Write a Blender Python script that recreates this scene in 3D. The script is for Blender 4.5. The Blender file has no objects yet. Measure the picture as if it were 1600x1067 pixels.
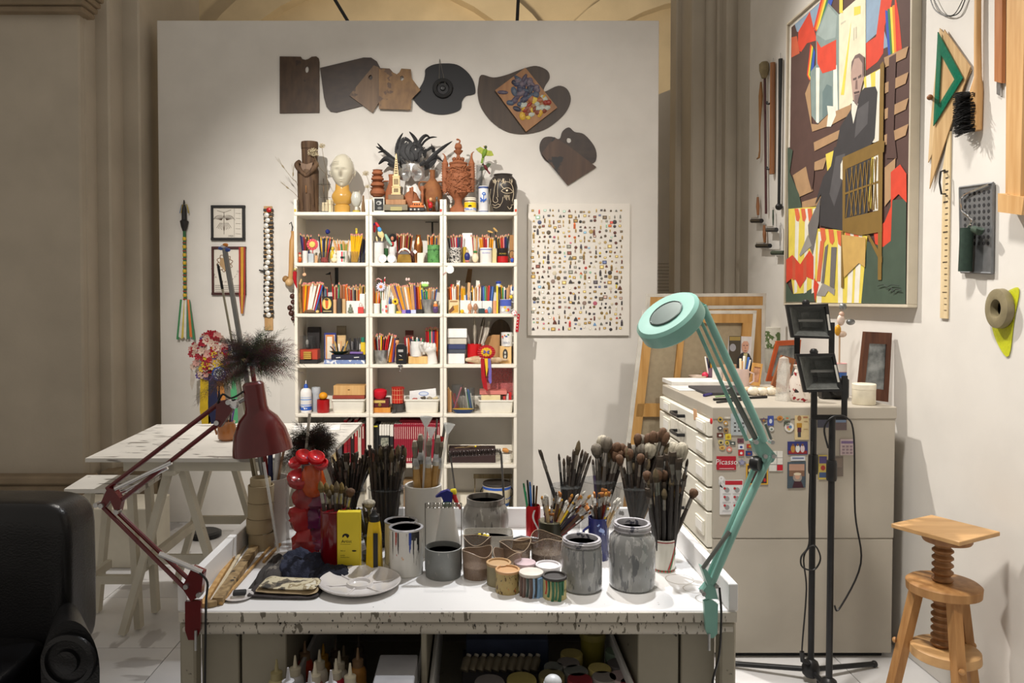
import bpy,math,random
from mathutils import Vector,Matrix
R=math.radians
rnd=random.Random(7)
V,co,si,PI,ru=Vector,math.cos,math.sin,math.pi,rnd.uniform
scene=bpy.context.scene
col=scene.collection
#  camera
F=1200.0
CX,CY=740.0,501.0
PITCH=R(1.5)
CAM=V((0,0,1.6))
cd=bpy.data.cameras.new('camera')
cd.sensor_width=36.0
cd.lens=36.0*F/1600.0
cd.shift_x=(800-CX)/1600.0
cd.shift_y=-(533.5-CY)/1600.0
cd.clip_start=0.05
cd.clip_end=60
cam=bpy.data.objects.new('camera',cd)
cam.location=CAM
cam.rotation_euler=(PI/2-PITCH,0,0)
col.objects.link(cam)
scene.camera=cam
#  world, lights, exposure
w=bpy.data.worlds.new('world')
w.use_nodes=True
w.node_tree.nodes['Background'].inputs[0].default_value=(1.0,0.91,0.8,1)
w.node_tree.nodes['Background'].inputs[1].default_value=0.36
scene.world=w
vs=scene.view_settings
vs.view_transform='Standard'
vs.look='None'
vs.exposure=0.15
vs.gamma=1.0
vs.use_curve_mapping=False
def spot(name,loc,target,power,size,blend=0.6,rad=0.06,colr=(1,0.945,0.88)):
 l=bpy.data.lights.new(name,'SPOT')
 l.energy=power
 l.spot_size=R(size)
 l.spot_blend=blend
 l.shadow_soft_size=rad
 l.color=colr
 o=bpy.data.objects.new(name,l)
 o.location=loc
 d=V(target)-V(loc)
 o.rotation_euler=d.to_track_quat('-Z','Y').to_euler()
 col.objects.link(o)
 return o
spot('track_spot_shelves',(-1.5,1.3,4.1),(-0.55,5.4,1.5),860,47,1.0,0.05)
spot('track_spot_board',(1.2,1.2,4.2),(0.5,5.4,1.8),270,52,1.0,0.06)
spot('track_spot_wall',(-0.3,4.9,5.0),(1.9,3.2,1.2),720,66,1.0,0.06)
spot('track_spot_table',(0.9,4.0,4.6),(0.05,2.45,0.7),520,46,0.9,0.06,(0.97,0.98,1.0))
spot('track_spot_trestle',(-1.3,5.0,4.6),(-1.3,3.9,0.8),330,44,0.9,0.06)
spot('track_spot_chest',(0.2,1.9,4.6),(1.6,3.2,0.4),560,52,1.0,0.2)
spot('hall_fill_light',(0.2,6.4,3.2),(0.2,9.0,4.6),260,130,1.0,0.2,(1,0.86,0.64))  # unseen fill light added behind the partition to brighten the far wall
#  pixel -> place
_cp,_sp=co(PITCH),si(PITCH)
def ray(x,y):
 dx,dy=(x-CX)/F,-(y-CY)/F
 return V((dx,_cp+dy*_sp,dy*_cp-_sp))
def P(x,y,Y):
 d=ray(x,y)
 return CAM+d*(Y/d.y)
def PZ(x,y,Z):
 d=ray(x,y)
 return CAM+d*((Z-CAM.z)/d.z)
def PX(x,y,X):
 d=ray(x,y)
 return CAM+d*(X/d.x)
def lin(c):
 return tuple((v/12.92 if v<=0.04045 else((v+0.055)/1.055)**2.4)for v in(k/255.0 for k in c))
_mats={}
def pm(c=(200,200,200),rough=.5,metal=0.0,var=.1,scale=14,bump=0.0,c2=None,stretch=(1,1,1),speck=None,vc=False,coat=0.0,trans=0.0,alpha=1.0,ior=1.45,ramp=None,name=None,emit=0,bscale=None):
 key=(c,rough,metal,var,scale,bump,c2,stretch,speck,vc,coat,trans,alpha,ior,ramp,emit,bscale)
 if key in _mats:
  return _mats[key]
 m=bpy.data.materials.new(name or 'material')
 m.use_nodes=True
 nt=m.node_tree
 N,L=nt.nodes,nt.links
 b=N['Principled BSDF']
 tc=N.new('ShaderNodeTexCoord')
 mp=N.new('ShaderNodeMapping')
 mp.inputs['Scale'].default_value=stretch
 L.new(tc.outputs['Object'],mp.inputs[0])
 nz=N.new('ShaderNodeTexNoise')
 nz.inputs['Scale'].default_value=scale
 nz.inputs['Detail'].default_value=5
 L.new(mp.outputs[0],nz.inputs['Vector'])
 l1=lin(c)
 if vc:
  at=N.new('ShaderNodeAttribute')
  at.attribute_name='Col'
  mr=N.new('ShaderNodeMapRange')
  mr.inputs[1].default_value,mr.inputs[2].default_value=.3,.7
  mr.inputs[3].default_value,mr.inputs[4].default_value=1-var,1+var*.6
  L.new(nz.outputs['Fac'],mr.inputs[0])
  vm=N.new('ShaderNodeVectorMath')
  vm.operation='SCALE'
  L.new(at.outputs['Color'],vm.inputs[0])
  L.new(mr.outputs[0],vm.inputs['Scale'])
  out=vm.outputs[0]
 elif ramp:
  cr=N.new('ShaderNodeValToRGB')
  cr.color_ramp.interpolation='LINEAR' if ramp[0]=='linear' else 'CONSTANT'
  el=cr.color_ramp.elements
  st=ramp[1:]
  el[0].position,el[0].color=st[0][0],(*lin(st[0][1]),1)
  el[1].position,el[1].color=st[1][0],(*lin(st[1][1]),1)
  for p_,c_ in st[2:]:
   e=el.new(p_)
   e.color=(*lin(c_),1)
  L.new(nz.outputs['Fac'],cr.inputs[0])
  out=cr.outputs[0]
 else:
  mx=N.new('ShaderNodeMix')
  mx.data_type='RGBA'
  mr=N.new('ShaderNodeMapRange')
  mr.inputs[1].default_value,mr.inputs[2].default_value=.35,.65
  L.new(nz.outputs['Fac'],mr.inputs[0])
  L.new(mr.outputs[0],mx.inputs[0])
  la=tuple(v*(1-var)for v in l1)if c2 is None else l1
  lb=tuple(min(1,v*(1+var))for v in l1)if c2 is None else lin(c2)
  mx.inputs[6].default_value=(*la,1)
  mx.inputs[7].default_value=(*lb,1)
  out=mx.outputs[2]
 if speck:
  specks=speck if isinstance(speck[0],tuple)and isinstance(speck[0][0],tuple)else(speck,)
  for i,(sc_,ss,th,*st)in enumerate(specks):
   n2=N.new('ShaderNodeTexNoise')
   n2.noise_dimensions='4D'
   n2.inputs['W'].default_value=3.7*i+1.3
   n2.inputs['Scale'].default_value=ss
   n2.inputs['Detail'].default_value=3
   m2=N.new('ShaderNodeMapping')
   m2.inputs['Scale'].default_value=st[0]if st else(1,1,1)
   L.new(tc.outputs['Object'],m2.inputs[0])
   L.new(m2.outputs[0],n2.inputs['Vector'])
   r2=N.new('ShaderNodeMapRange')
   r2.inputs[1].default_value,r2.inputs[2].default_value=th,th+.03
   L.new(n2.outputs['Fac'],r2.inputs[0])
   x2=N.new('ShaderNodeMix')
   x2.data_type='RGBA'
   L.new(r2.outputs[0],x2.inputs[0])
   L.new(out,x2.inputs[6])
   x2.inputs[7].default_value=(*lin(sc_),1)
   out=x2.outputs[2]
 L.new(out,b.inputs['Base Color'])
 b.inputs['Roughness'].default_value=rough
 b.inputs['Metallic'].default_value=metal
 b.inputs['IOR'].default_value=ior
 b.inputs['Coat Weight'].default_value=coat
 b.inputs['Transmission Weight'].default_value=trans
 b.inputs['Alpha'].default_value=alpha
 if bump:
  bp=N.new('ShaderNodeBump')
  bp.inputs['Strength'].default_value=bump
  bp.inputs['Distance'].default_value=.01
  if bscale:
   n3=N.new('ShaderNodeTexNoise')
   n3.inputs['Scale'].default_value=bscale
   L.new(mp.outputs[0],n3.inputs['Vector'])
   L.new(n3.outputs['Fac'],bp.inputs['Height'])
  else:
   L.new(nz.outputs['Fac'],bp.inputs['Height'])
  L.new(bp.outputs[0],b.inputs['Normal'])
 if emit:
  L.new(out,b.inputs['Emission Color'])
  b.inputs['Emission Strength'].default_value=emit
 _mats[key]=m
 return m
def thin_glass(c=(245,250,250),a=.16,rough=.06,name='thin_glass'):
 key=('tg',c,a,rough)
 if key in _mats:
  return _mats[key]
 m=bpy.data.materials.new(name)
 m.use_nodes=True
 nt=m.node_tree
 N,L=nt.nodes,nt.links
 b=N['Principled BSDF']
 b.inputs['Roughness'].default_value=rough
 lw=N.new('ShaderNodeLayerWeight')
 lw.inputs[0].default_value=.25
 nz=N.new('ShaderNodeTexNoise')
 nz.inputs['Scale'].default_value=25
 mr=N.new('ShaderNodeMapRange')
 mr.inputs[3].default_value,mr.inputs[4].default_value=a*.7,min(1,a*1.3)
 L.new(nz.outputs['Fac'],mr.inputs[0])
 ad=N.new('ShaderNodeMath')
 ad.operation='MULTIPLY_ADD'
 L.new(lw.outputs['Facing'],ad.inputs[0])
 ad.inputs[1].default_value=.22
 L.new(mr.outputs[0],ad.inputs[2])
 ad.use_clamp=True
 b.inputs['Base Color'].default_value=(*[v*(.12 if a<.3 else 1)for v in lin(c)],1)
 L.new(ad.outputs[0],b.inputs['Alpha'])
 _mats[key]=m
 return m
def wood(c,c2,scale=6,rough=.5,st=(1,1,.08),bump=.08,coat=0,speck=None):
 return pm(c,rough,0,0,scale*8,bump,c2,st,speck,coat=coat,name='wood')
VC=pm((255,255,255),.45,var=.06,vc=True,name='painted')
VCM=pm((255,255,255),.7,var=.1,vc=True,name='printed')
VCG=pm((255,255,255),.18,var=.04,vc=True,coat=.4,name='glazed')
#  mesh building
def basis(d):
 d=V(d).normalized()
 a=V((0,0,1))if abs(d.z)<.95 else V((1,0,0))
 u=a.cross(d).normalized()
 return u,d.cross(u),d
class MB:
 def __init__(s):
  s.v,s.f,s.c,s.s=[],[],[],[]
  s.m=None
 def add(s,vs_,fs,c=None,sm=False):
  o=len(s.v)
  if s.m is not None:
   vs_=[s.m@V(v)for v in vs_]
  s.v.extend(tuple(v)for v in vs_)
  for i,f in enumerate(fs):
   s.f.append(tuple(k+o for k in f))
   s.c.append(c[i]if isinstance(c,list)else c)
   s.s.append(sm)
  return s
 def box(s,lo,hi,c=None,b=0.0,rot=None):
  lo,hi=V(lo),V(hi)
  ce,h=(lo+hi)/2,(hi-lo)/2
  h=V((abs(h.x),abs(h.y),abs(h.z)))
  b=min(b,.45*min(h))
  if b<=0:
   vs_=[V((x*h.x,y*h.y,z*h.z))for x in(-1,1)for y in(-1,1)for z in(-1,1)]
   fs=[(0,1,3,2),(4,6,7,5),(0,4,5,1),(2,3,7,6),(0,2,6,4),(1,5,7,3)]
  else:
   vs_,idx=[],{}
   for x in(-1,1):
    for y in(-1,1):
     for z in(-1,1):
      for a in range(3):
       q=[h.x-b,h.y-b,h.z-b]
       q[a]+=b
       idx[(x,y,z,a)]=len(vs_)
       vs_.append(V((x*q[0],y*q[1],z*q[2])))
   I=lambda x,y,z,a:idx[(x,y,z,a)]
   fs=[]
   for q in(-1,1):
    fs.append((I(q,-1,-1,0),I(q,1,-1,0),I(q,1,1,0),I(q,-1,1,0))[::q])
    fs.append((I(-1,q,-1,1),I(-1,q,1,1),I(1,q,1,1),I(1,q,-1,1))[::q])
    fs.append((I(-1,-1,q,2),I(1,-1,q,2),I(1,1,q,2),I(-1,1,q,2))[::q])
   for p in(-1,1):
    for q in(-1,1):
     fs.append((I(p,q,-1,0),I(p,q,1,0),I(p,q,1,1),I(p,q,-1,1))[::-p*q])
     fs.append((I(p,-1,q,0),I(p,1,q,0),I(p,1,q,2),I(p,-1,q,2))[::p*q])
     fs.append((I(-1,p,q,1),I(1,p,q,1),I(1,p,q,2),I(-1,p,q,2))[::-p*q])
     for z in(-1,1):
      fs.append((I(p,q,z,0),I(p,q,z,1),I(p,q,z,2))[::p*q*z])
  if rot is not None:
   vs_=[rot@v for v in vs_]
  return s.add([v+ce for v in vs_],fs,c)
 def tu(s,pts,r,n=8,c=None,caps=True,sm=True):
  pts=[V(p)for p in pts]
  k=len(pts)
  rs=list(r)if isinstance(r,(list,tuple))else[r]*k
  ds=[(pts[min(i+1,k-1)]-pts[max(i-1,0)])for i in range(k)]
  u,v,d=basis(ds[0])
  vs_,fs,cs=[],[],[]
  for i in range(k):
   nd=ds[i].normalized()if ds[i].length>1e-9 else d
   ax=d.cross(nd)
   if ax.length>1e-6:
    q=Matrix.Rotation(d.angle(nd),3,ax.normalized())
    u,v=q@u,q@v
   d=nd
   for j in range(n):
    a=2*PI*j/n
    vs_.append(pts[i]+(u*co(a)+v*si(a))*rs[i])
  for i in range(k-1):
   for j in range(n):
    fs.append((i*n+j,i*n+(j+1)%n,(i+1)*n+(j+1)%n,(i+1)*n+j))
    cs.append(c[i]if isinstance(c,list)else c)
  s.add(vs_,fs,cs,sm)
  if caps:
   s.add(vs_[:n],[tuple(range(n))[::-1]],[c[0]if isinstance(c,list)else c])
   s.add(vs_[-n:],[tuple(range(n))],[c[-1]if isinstance(c,list)else c])
  return s
 def la(s,prof,at=(0,0,0),n=20,c=None,ax=(0,0,1),sm=True,sx=1.0,sy=1.0,rot=0):
  at=V(at)
  if tuple(ax)==(0,0,1):
   u,v,d=V((1,0,0)),V((0,1,0)),V((0,0,1))
  else:
   u,v,d=basis(ax)
  vs_,fs,cs=[],[],[]
  k=len(prof)
  for r,z in prof:
   for j in range(n):
    a=2*PI*j/n+rot
    vs_.append(at+u*(co(a)*r*sx)+v*(si(a)*r*sy)+d*z)
  for i in range(k-1):
   for j in range(n):
    q=(i*n+j,i*n+(j+1)%n,(i+1)*n+(j+1)%n,(i+1)*n+j)
    fs.append(q)
    cs.append(c[i]if isinstance(c,list)else c)
  s.add(vs_,fs,cs,sm)
  if prof[0][0]>1e-6:
   s.add(vs_[:n],[tuple(range(n))[::-1]],[c[0]if isinstance(c,list)else c])
  if prof[-1][0]>1e-6:
   s.add(vs_[-n:],[tuple(range(n))],[c[-1]if isinstance(c,list)else c])
  return s
 def bl(s,at,r,n=12,c=None,sm=True,rot=None):
  r=(r,r,r)if not isinstance(r,(tuple,list,V))else r
  at=V(at)
  k=max(4,n//2+1)
  vs_,fs=[],[]
  for i in range(k+1):
   t=-PI/2+PI*i/k
   for j in range(n):
    a=2*PI*j/n
    q=V((co(t)*co(a)*r[0],co(t)*si(a)*r[1],si(t)*r[2]))
    vs_.append(at+(rot@q if rot is not None else q))
  for i in range(k):
   for j in range(n):
    fs.append((i*n+j,i*n+(j+1)%n,(i+1)*n+(j+1)%n,(i+1)*n+j))
  return s.add(vs_,fs,c,sm)
 def sl(s,front,off,c=None,cs=None):
  off=V(off)
  fr=[V(p)for p in front]
  n=len(fr)
  vs_=fr+[p+off for p in fr]
  fs=[tuple(range(n)),tuple(range(2*n-1,n-1,-1))]+[(i,i+n,(i+1)%n+n,(i+1)%n)for i in range(n)]
  cc=[c,cs or c]+[cs or c]*n
  return s.add(vs_,fs,cc)
 def poly(s,pts,c=None):
  return s.add(pts,[tuple(range(len(pts)))],c)
 def grid(s,fn,nu,nv,c=None,sm=True,thick=None):
  vs_=[V(fn(i/nu,j/nv))for i in range(nu+1)for j in range(nv+1)]
  fs=[(i*(nv+1)+j,(i+1)*(nv+1)+j,(i+1)*(nv+1)+j+1,i*(nv+1)+j+1)for i in range(nu)for j in range(nv)]
  cs=[c((i+.5)/nu,(j+.5)/nv)for i in range(nu)for j in range(nv)]if callable(c)else c
  return s.add(vs_,fs,cs,sm)
 def mesh(s,name,mat,org=V((0,0,0))):
  me=bpy.data.meshes.new(name)
  me.from_pydata([(v[0]-org.x,v[1]-org.y,v[2]-org.z)for v in s.v],[],s.f)
  me.polygons.foreach_set('use_smooth',s.s)
  if any(c is not None for c in s.c):
   at=me.color_attributes.new('Col','FLOAT_COLOR','CORNER')
   buf=[]
   for f,c in zip(s.f,s.c):
    q=(*lin(c),1.0)if c is not None else(.6,.6,.6,1)
    buf.extend(q*len(f))
   at.data.foreach_set('color',buf)
  for mt in(mat if isinstance(mat,(list,tuple))else[mat]):
   me.materials.append(mt)
  me.update()
  if any(s.s):
   try:
    me.set_sharp_from_angle(angle=R(42))
   except Exception:
    pass
  return me
 def bd(s,name,mat,parent=None):
  xs,ys,zs=zip(*s.v)
  org=V(((min(xs)+max(xs))/2,(min(ys)+max(ys))/2,min(zs)))
  o=bpy.data.objects.new(name,s.mesh(name,mat,org))
  col.objects.link(o)
  if parent is not None:
   o.parent=parent
   o.location=org-wloc(parent)
  else:
   o.location=org
  return o
def wloc(o):
 p=V(o.location)
 return p+wloc(o.parent)if o.parent else p
SHELF={a+b:' '.join((c,d,'shelf'))for a,c in zip('123456',('upper','second','third','fourth','fifth','lowest'))for b,d in zip('lmr',('left','middle','right'))}
def full(s_):
# ~1l and the like stand for the name of a shelf
 for k,v in SHELF.items():
  s_=s_.replace('~'+k,v)
 return s_
def tag(o,label,cat,group=None):
 label,group=full(label),group and full(group)
 o['label']=label
 o['category']=cat
 if group:
  o['group']=group
 return o
def struct(o):
 o['kind']='structure'
 return o
def tg(name,label,cat,loc=(0,0,0),group=None):
 o=bpy.data.objects.new(name,None)
 o.empty_display_size=.05
 o.location=loc
 col.objects.link(o)
 return tag(o,label,cat,group)
def so(name,mb,mat,label,cat,group=None):
 return tag(mb.bd(name,mat),label,cat,group)
def proto(name,parts):
 return name,[(pn,mb.mesh(pn if len(parts)>1 else name,mt))for pn,mb,mt in parts]
def plc(pr,loc,rot=(0,0,0),scale=(1,1,1),label='',cat='',group=None):
 name,parts=pr
 if len(parts)==1:
  o=bpy.data.objects.new(name,parts[0][1])
  col.objects.link(o)
 else:
  o=bpy.data.objects.new(name,None)
  o.empty_display_size=.02
  col.objects.link(o)
  for pn,me in parts:
   c_=bpy.data.objects.new(pn,me)
   col.objects.link(c_)
   c_.parent=o
 o.location=loc
 o.rotation_euler=rot
 o.scale=scale
 return tag(o,label,cat,group)
def aim(d,roll=0.0):
 q=V(d).to_track_quat('Z','Y')
 return(q.to_matrix()@Matrix.Rotation(roll,3,'Z')).to_euler()
def text_verts(s_,size=1.0,ax=V((1,0,0)),ay=V((0,0,1)),at=V((0,0,0)),align='CENTER',shear=0.0):
 cu=bpy.data.curves.new('t','FONT')
 cu.body=s_
 cu.size=size
 cu.align_x=align
 cu.align_y='CENTER'
 cu.shear=shear
 cu.resolution_u=2
 o=bpy.data.objects.new('t',cu)
 col.objects.link(o)
 me=o.to_mesh()
 vs_=[at+ax*v.co.x+ay*v.co.y for v in me.vertices]
 fs=[tuple(p.vertices)for p in me.polygons]
 o.to_mesh_clear()
 bpy.data.objects.remove(o)
 bpy.data.curves.remove(cu)
 return vs_,fs
def wrap_text(s_,size,center,radius,z,ang,align='CENTER',shear=0.0,lift=.0006):
 vs_,fs=text_verts(s_,size,V((1,0,0)),V((0,0,1)),V((0,0,0)),align,shear)
 out=[]
 for v in vs_:
  a=ang+v.x/radius
  out.append(V((center[0]+co(a)*(radius+lift),center[1]+si(a)*(radius+lift),z+v.z)))
 return out,fs
def arc(cx,cy,r,a0,a1,n,ry=None):
 ry=r if ry is None else ry
 return[(cx+r*co(R(a0+(a1-a0)*i/n)),cy+ry*si(R(a0+(a1-a0)*i/n)))for i in range(n+1)]
def spl(pts,n=8,closed=False):
 pts=[V(p)for p in pts]
 k=len(pts)
 out=[]
 for i in range(k if closed else k-1):
  g=(lambda j:pts[j%k])if closed else(lambda j:pts[min(max(j,0),k-1)])
  p0,p1,p2,p3=g(i-1),g(i),g(i+1),g(i+2)
  for j in range(n):
   t=j/n
   out.append(.5*((2*p1)+(p2-p0)*t+(2*p0-5*p1+4*p2-p3)*t*t+(3*p1-p0-3*p2+p3)*t**3))
 if not closed:
  out.append(pts[-1])
 return out
def helix(p0,p1,r,turns,n=10):
 p0,p1=V(p0),V(p1)
 u,v,d=basis(p1-p0)
 k=int(turns*n)
 return[p0+(p1-p0)*(i/k)+(u*co(2*PI*i/n)+v*si(2*PI*i/n))*r for i in range(k+1)]
STEEL=pm((190,190,190),.28,.9,.15,30,name='steel')
CHROME=pm((215,215,215),.12,1.0,.08,20,name='chrome')
BLACKM=pm((28,28,29),.45,.2,.2,30,name='black_metal')
BLACKP=pm((22,22,23),.4,0,.2,25,name='black_plastic')
# === setting
WALLW=pm((214,210,203),.75,0,.03,5,.02,name='white_wall_paint',bscale=220)
CREAM=pm((196,178,146),.8,0,.08,2.5,.12,name='cream_stucco',bscale=60)
GREYST=pm((178,168,152),.8,0,.07,2.5,.10,name='grey_stone_render',bscale=60)
DARKST=pm((136,120,98),.8,0,.12,6,.2,name='base_stone',bscale=50)
TILE=pm((226,225,224),.32,0,.08,1.7,0,(204,204,206),(1,1,1),((176,174,174),2.2,.6,(1.0,3.5,1)),name='veined_marble')
JOINT=pm((120,118,114),.8,0,.1,20,name='grout')
YB=5.5
XR=1.95
fl=struct(MB().box((-6,-1,-.06),(3.2,9.5,-.004)).bd('floor',JOINT))
TS=.6
tile_me=MB().box((-TS/2+.002,-TS/2+.002,-.006),(TS/2-.002,TS/2-.002,0),b=.001).mesh('floor_tile',TILE)
for i in range(-6,4):
 for j in range(2,11):
  o=bpy.data.objects.new('floor_tile',tile_me)
  col.objects.link(o)
  o.parent=fl
  o.location=V((i*TS+.12,j*TS+.2,0))-V(fl.location)
  o.rotation_euler=(0,0,rnd.randrange(4)*PI/2)
tl,tr=P(245,32,YB),P(1030,32,YB)
struct(MB().box((tl.x,YB,0),(tr.x,YB+.22,tl.z),b=.004).bd('wall_back',WALLW))
struct(MB().box((XR,-1,0),(XR+.14,5.47,5.2),b=.004).bd('wall_right',WALLW))
# the hall behind: far wall with arch ribs, piers and pilasters
hall=MB().box((-7,9.0,0),(6,9.3,7.5))
struct(hall.bd('wall_far',CREAM))
for xc,rw in((-1.1,2.5),(2.7,2.3)):
 a=MB()
 pts=[V((xc+x,8.82,z))for x,z in arc(0,3.0,rw,0,180,24,rw*1.05)]
 inn=[V((xc+x,8.82,z))for x,z in arc(0,3.0,rw-.3,0,180,24,(rw-.3)*1.02)]
 for q in range(24):
  a.sl([pts[q],pts[q+1],inn[q+1],inn[q]],(0,.2,0))
 struct(a.bd('trim_%d'%(1 if xc<0 else 2),CREAM))
def pier(name,spec,mat):
 m=MB()
 for x0,x1,yf in spec:
  m.box((x0,yf,0),(x1,6.6,6.5),b=.012)
 return struct(m.bd(name,mat))
X_=lambda px,Y:P(px,470,Y).x
pl=pier('wall_left',[(-6.5,X_(129,5.0),5.0),(X_(129,5.0)-.02,X_(138,5.06),5.06),(X_(138,5.2)-.05,X_(175,5.2),5.2),(X_(175,5.4)-.05,X_(222,5.4),5.4),(X_(222,5.9)-.08,X_(262,5.9),5.9)],GREYST)
bs=MB()
zt,zb=P(60,742,4.95).z,0
for dx,y0,z1 in((0,4.93,zt-.06),(.02,4.9,zt)):
 bs.box((-6.5,y0,0 if dx==0 else zt-.055),(X_(133,4.9)+dx,5.02,z1),b=.012)
bs.box((X_(133,4.9)-.02,5.1,0),(X_(178,5.1),5.25,zt-.01),b=.012)
bs.box((X_(178,5.1)-.02,5.3,0),(X_(226,5.3),5.5,zt-.02),b=.012)
struct(bs.bd('baseboard_left',DARKST))
cn=MB()
zc=P(60,14,4.9).z
for k in range(4):
 cn.box((-6.5,4.93-.03*k,zc+.035*k),(X_(128,4.9)+.012+.02*k,5.1,zc+.035*(k+1)),b=.008)
struct(cn.bd('trim_3',DARKST))
rp=pier('wall_right_hall',[(X_(1054,6.4),X_(1086,6.4),6.4),(X_(1084,6.0),X_(1122,6.0),6.1),(X_(1118,6.0),X_(1136,6.0),6.0),(X_(1132,5.9),3.2,5.9)],GREYST)
half=MB()
half.la([(.05,0),(.05,6.4)],(X_(1114,6.0),6.08,0),16)
half.la([(.06,0),(.06,6.4)],(X_(1166,5.8),5.86,0),16)
struct(half.bd('trim_4',GREYST))
# lit far wall with text, as a white slab cut at the shadow edge
tp=MB().sl([P(1022,150,7.2),P(1053,138,7.2),V((P(1053,640,7.2).x,7.2,0)),V((P(1022,640,7.2).x,7.2,0))],(0,.05,0))
panel=so('lit_wall_slab',tp,WALLW,'lit part of the far wall, put in as a white slab glimpsed in the gap beside the partition, with small lines of text','panel')
for k in range(9):
 MB().box(P(1022,412+k*5.2,7.198)-V((0,0,.002)),P(1034+ru(10,17),412+k*5.2,7.197)+V((0,0,.002))).bd('text_line',pm((150,144,132),.8),panel)
for k,(xa,ya,xb,yb_)in enumerate(((520,-6,544,34),(810,-6,808,34))):
 so('suspension_rod',MB().tu([P(xa,ya,5.6),P(xb,yb_,5.6)],.012),BLACKM,('black suspension rod slanting up from the partition edge, above the dark palettes','black upright suspension rod on the partition edge, above the round black palette')[k],'rod','suspension rods of the partition')
SHELFW=pm((232,226,212),.38,0,.03,8,name='cream_lacquer')
YS=5.2
SZ=[P(630,y,YS).z for y in(331,410.5,490,569.3,646.5,726,804)]
UX=[(P(a,470,YS).x,P(b,470,YS).x)for a,b in((459.5,576.2),(576.8,692.2),(692.8,808))]
for(xa,xb),nm in zip(UX,('left, nearest the feather duster','middle, standing between the two others','right, next to the pin board')):
 t=tg('bookcase','tall cream open bookcase on the '+nm,'bookcase',((xa+xb)/2,5.34,0),'three matching bookcases')
 for x0 in(xa,xb-.021):
  MB().box((x0,YS+.006,0),(x0+.021,5.485,SZ[0]+.085),b=.002).bd('side_panel',SHELFW,t)
 for z in SZ:
  MB().box((xa+.003,YS,z-.024),(xb-.003,5.47,z),b=.004).bd('shelf',SHELFW,t)
  MB().box((xa+.021,5.472,z-.024),(xb-.021,5.484,z+.085),b=.002).bd('back_rail',SHELFW,t)
 MB().box((xa+.021,YS+.03,0),(xb-.021,YS+.045,SZ[-1]-.026),b=.002).bd('plinth',SHELFW,t)
CHY,CHT=3.39,None
n1,n2=P(1115,640,CHY),P(1400,640,CHY)
CX0,CX1=n1.x,min(n2.x,XR-.08)
CHZ=P(1115,635.5,CHY).z
CY1=CX0*F/(1037-CX)
GREYP=pm((172,165,152),.5,0,.05,4,.02,name='grey_enamel',bscale=300)
CREAMP=pm((226,222,208),.42,0,.03,5,name='cream_enamel')
DRZ=[CHZ-.018]+[P(1114.5,y,CHY).z for y in(684,723,763,801,858,912)]
ch=tg('plan_chest','grey steel plan chest with cream drawers, stuck with magnets, beside the light stands','cabinet',((CX0+CX1)/2,(CHY+CY1)/2,0))
zs=P(1250,842,CHY).z
MB().box((CX0,CHY,zs+.002),(CX1,CY1,CHZ-.05),b=.004).bd('upper_body',GREYP,ch)
MB().box((CX0+.002,CHY+.002,.025),(CX1-.002,CY1-.002,zs),b=.004).bd('lower_body',GREYP,ch)
MB().box((CX0-.004,CHY-.004,CHZ-.055),(CX1+.004,CY1+.004,CHZ),b=.004).bd('top_panel',GREYP,ch)
MB().box((CX0+.03,CHY+.03,.0),(CX1-.03,CY1-.03,.025),b=.003).bd('base_frame',BLACKM,ch)
LABELH=pm((210,200,176),.35,.5,.1,40,name='brass_label_holder')
PAPER=pm((232,230,224),.8,0,.03,20,name='paper')
zl=[CHZ-.06]+DRZ[1:]
for k in range(6):
 z1,z0=zl[k]-.004,zl[k+1]+.004
 d=MB().box((CX0-.022,CHY+.012,z0),(CX0+.01,CY1-.012,z1),b=.004).bd('drawer',CREAMP,ch)
 zc,hh=(z0+z1)/2,min(.034,(z1-z0)*.36)
 yl=[CHY+(CY1-CHY)*q for q in(.12,.5,.8)]
 for q,yy in enumerate((yl[0],yl[2])):
  MB().box((CX0-.030,yy-.065,zc-hh),(CX0-.021,yy+.065,zc+hh),b=.004).bd('label_holder',CREAMP,d)
  MB().box((CX0-.0315,yy-.048,zc-hh*.68),(CX0-.029,yy+.048,zc+hh*.68)).bd('label_card',PAPER,d)
 MB().tu([(CX0-.02,yl[1]-.07,zc),(CX0-.055,yl[1]-.068,zc),(CX0-.06,yl[1],zc),(CX0-.055,yl[1]+.068,zc),(CX0-.02,yl[1]+.07,zc)],.0085,8).bd('handle',BLACKP,d)
so('paper_tag',MB().sl([PX(x,y,CX0-.0232)for x,y in((1083,638),(1088,640),(1089,655),(1084,656))],(.002,0,0)),pm((205,160,120),.7),'tan paper tag stuck on the top drawer of the plan chest','tag')
so('red_button_magnet',MB().la([(.013,0),(.013,.004),(.008,.006)],PX(1112,658,CX0-.0215),14,ax=(-1,0,0)),pm((190,30,36),.4),'red oval button stuck at the near end of the top drawer','magnet')
# === work table
TZ=.722
TY0,TY1=2.15,2.965
TX0,TX1=-.833,.744
TABW=pm((222,221,220),.5,0,.04,3,.02,speck=(((70,66,62),60,.73),((150,120,96),18,.74),((120,116,112),30,.70)),name='stained_white_paint')
EDGEW=pm((196,190,178),.55,0,.1,8,.04,speck=(((40,38,36),110,.64,(1,1,.4)),((150,40,36),40,.72),((60,62,90),60,.70),((110,104,92),70,.6,(1,1,.3))),name='paint_stained_edge')
METC=pm((150,144,128),.5,.1,.08,5,.03,speck=((60,56,50),35,.68),name='cream_grey_steel')
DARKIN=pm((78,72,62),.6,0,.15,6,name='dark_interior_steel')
wt=tg('work_table','wide white paint-stained work table with raised edges and open steel drawers below','table',((TX0+TX1)/2,(TY0+TY1)/2,0))
MB().box((TX0,TY0,TZ-.028),(TX1,TY1,TZ),b=.003).bd('table_top',TABW,wt)
MB().box((TX0,TY0-.006,TZ-.030),(TX1,TY0,TZ-.002),b=.002).bd('front_edge',EDGEW,wt)
RH=.077
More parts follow.
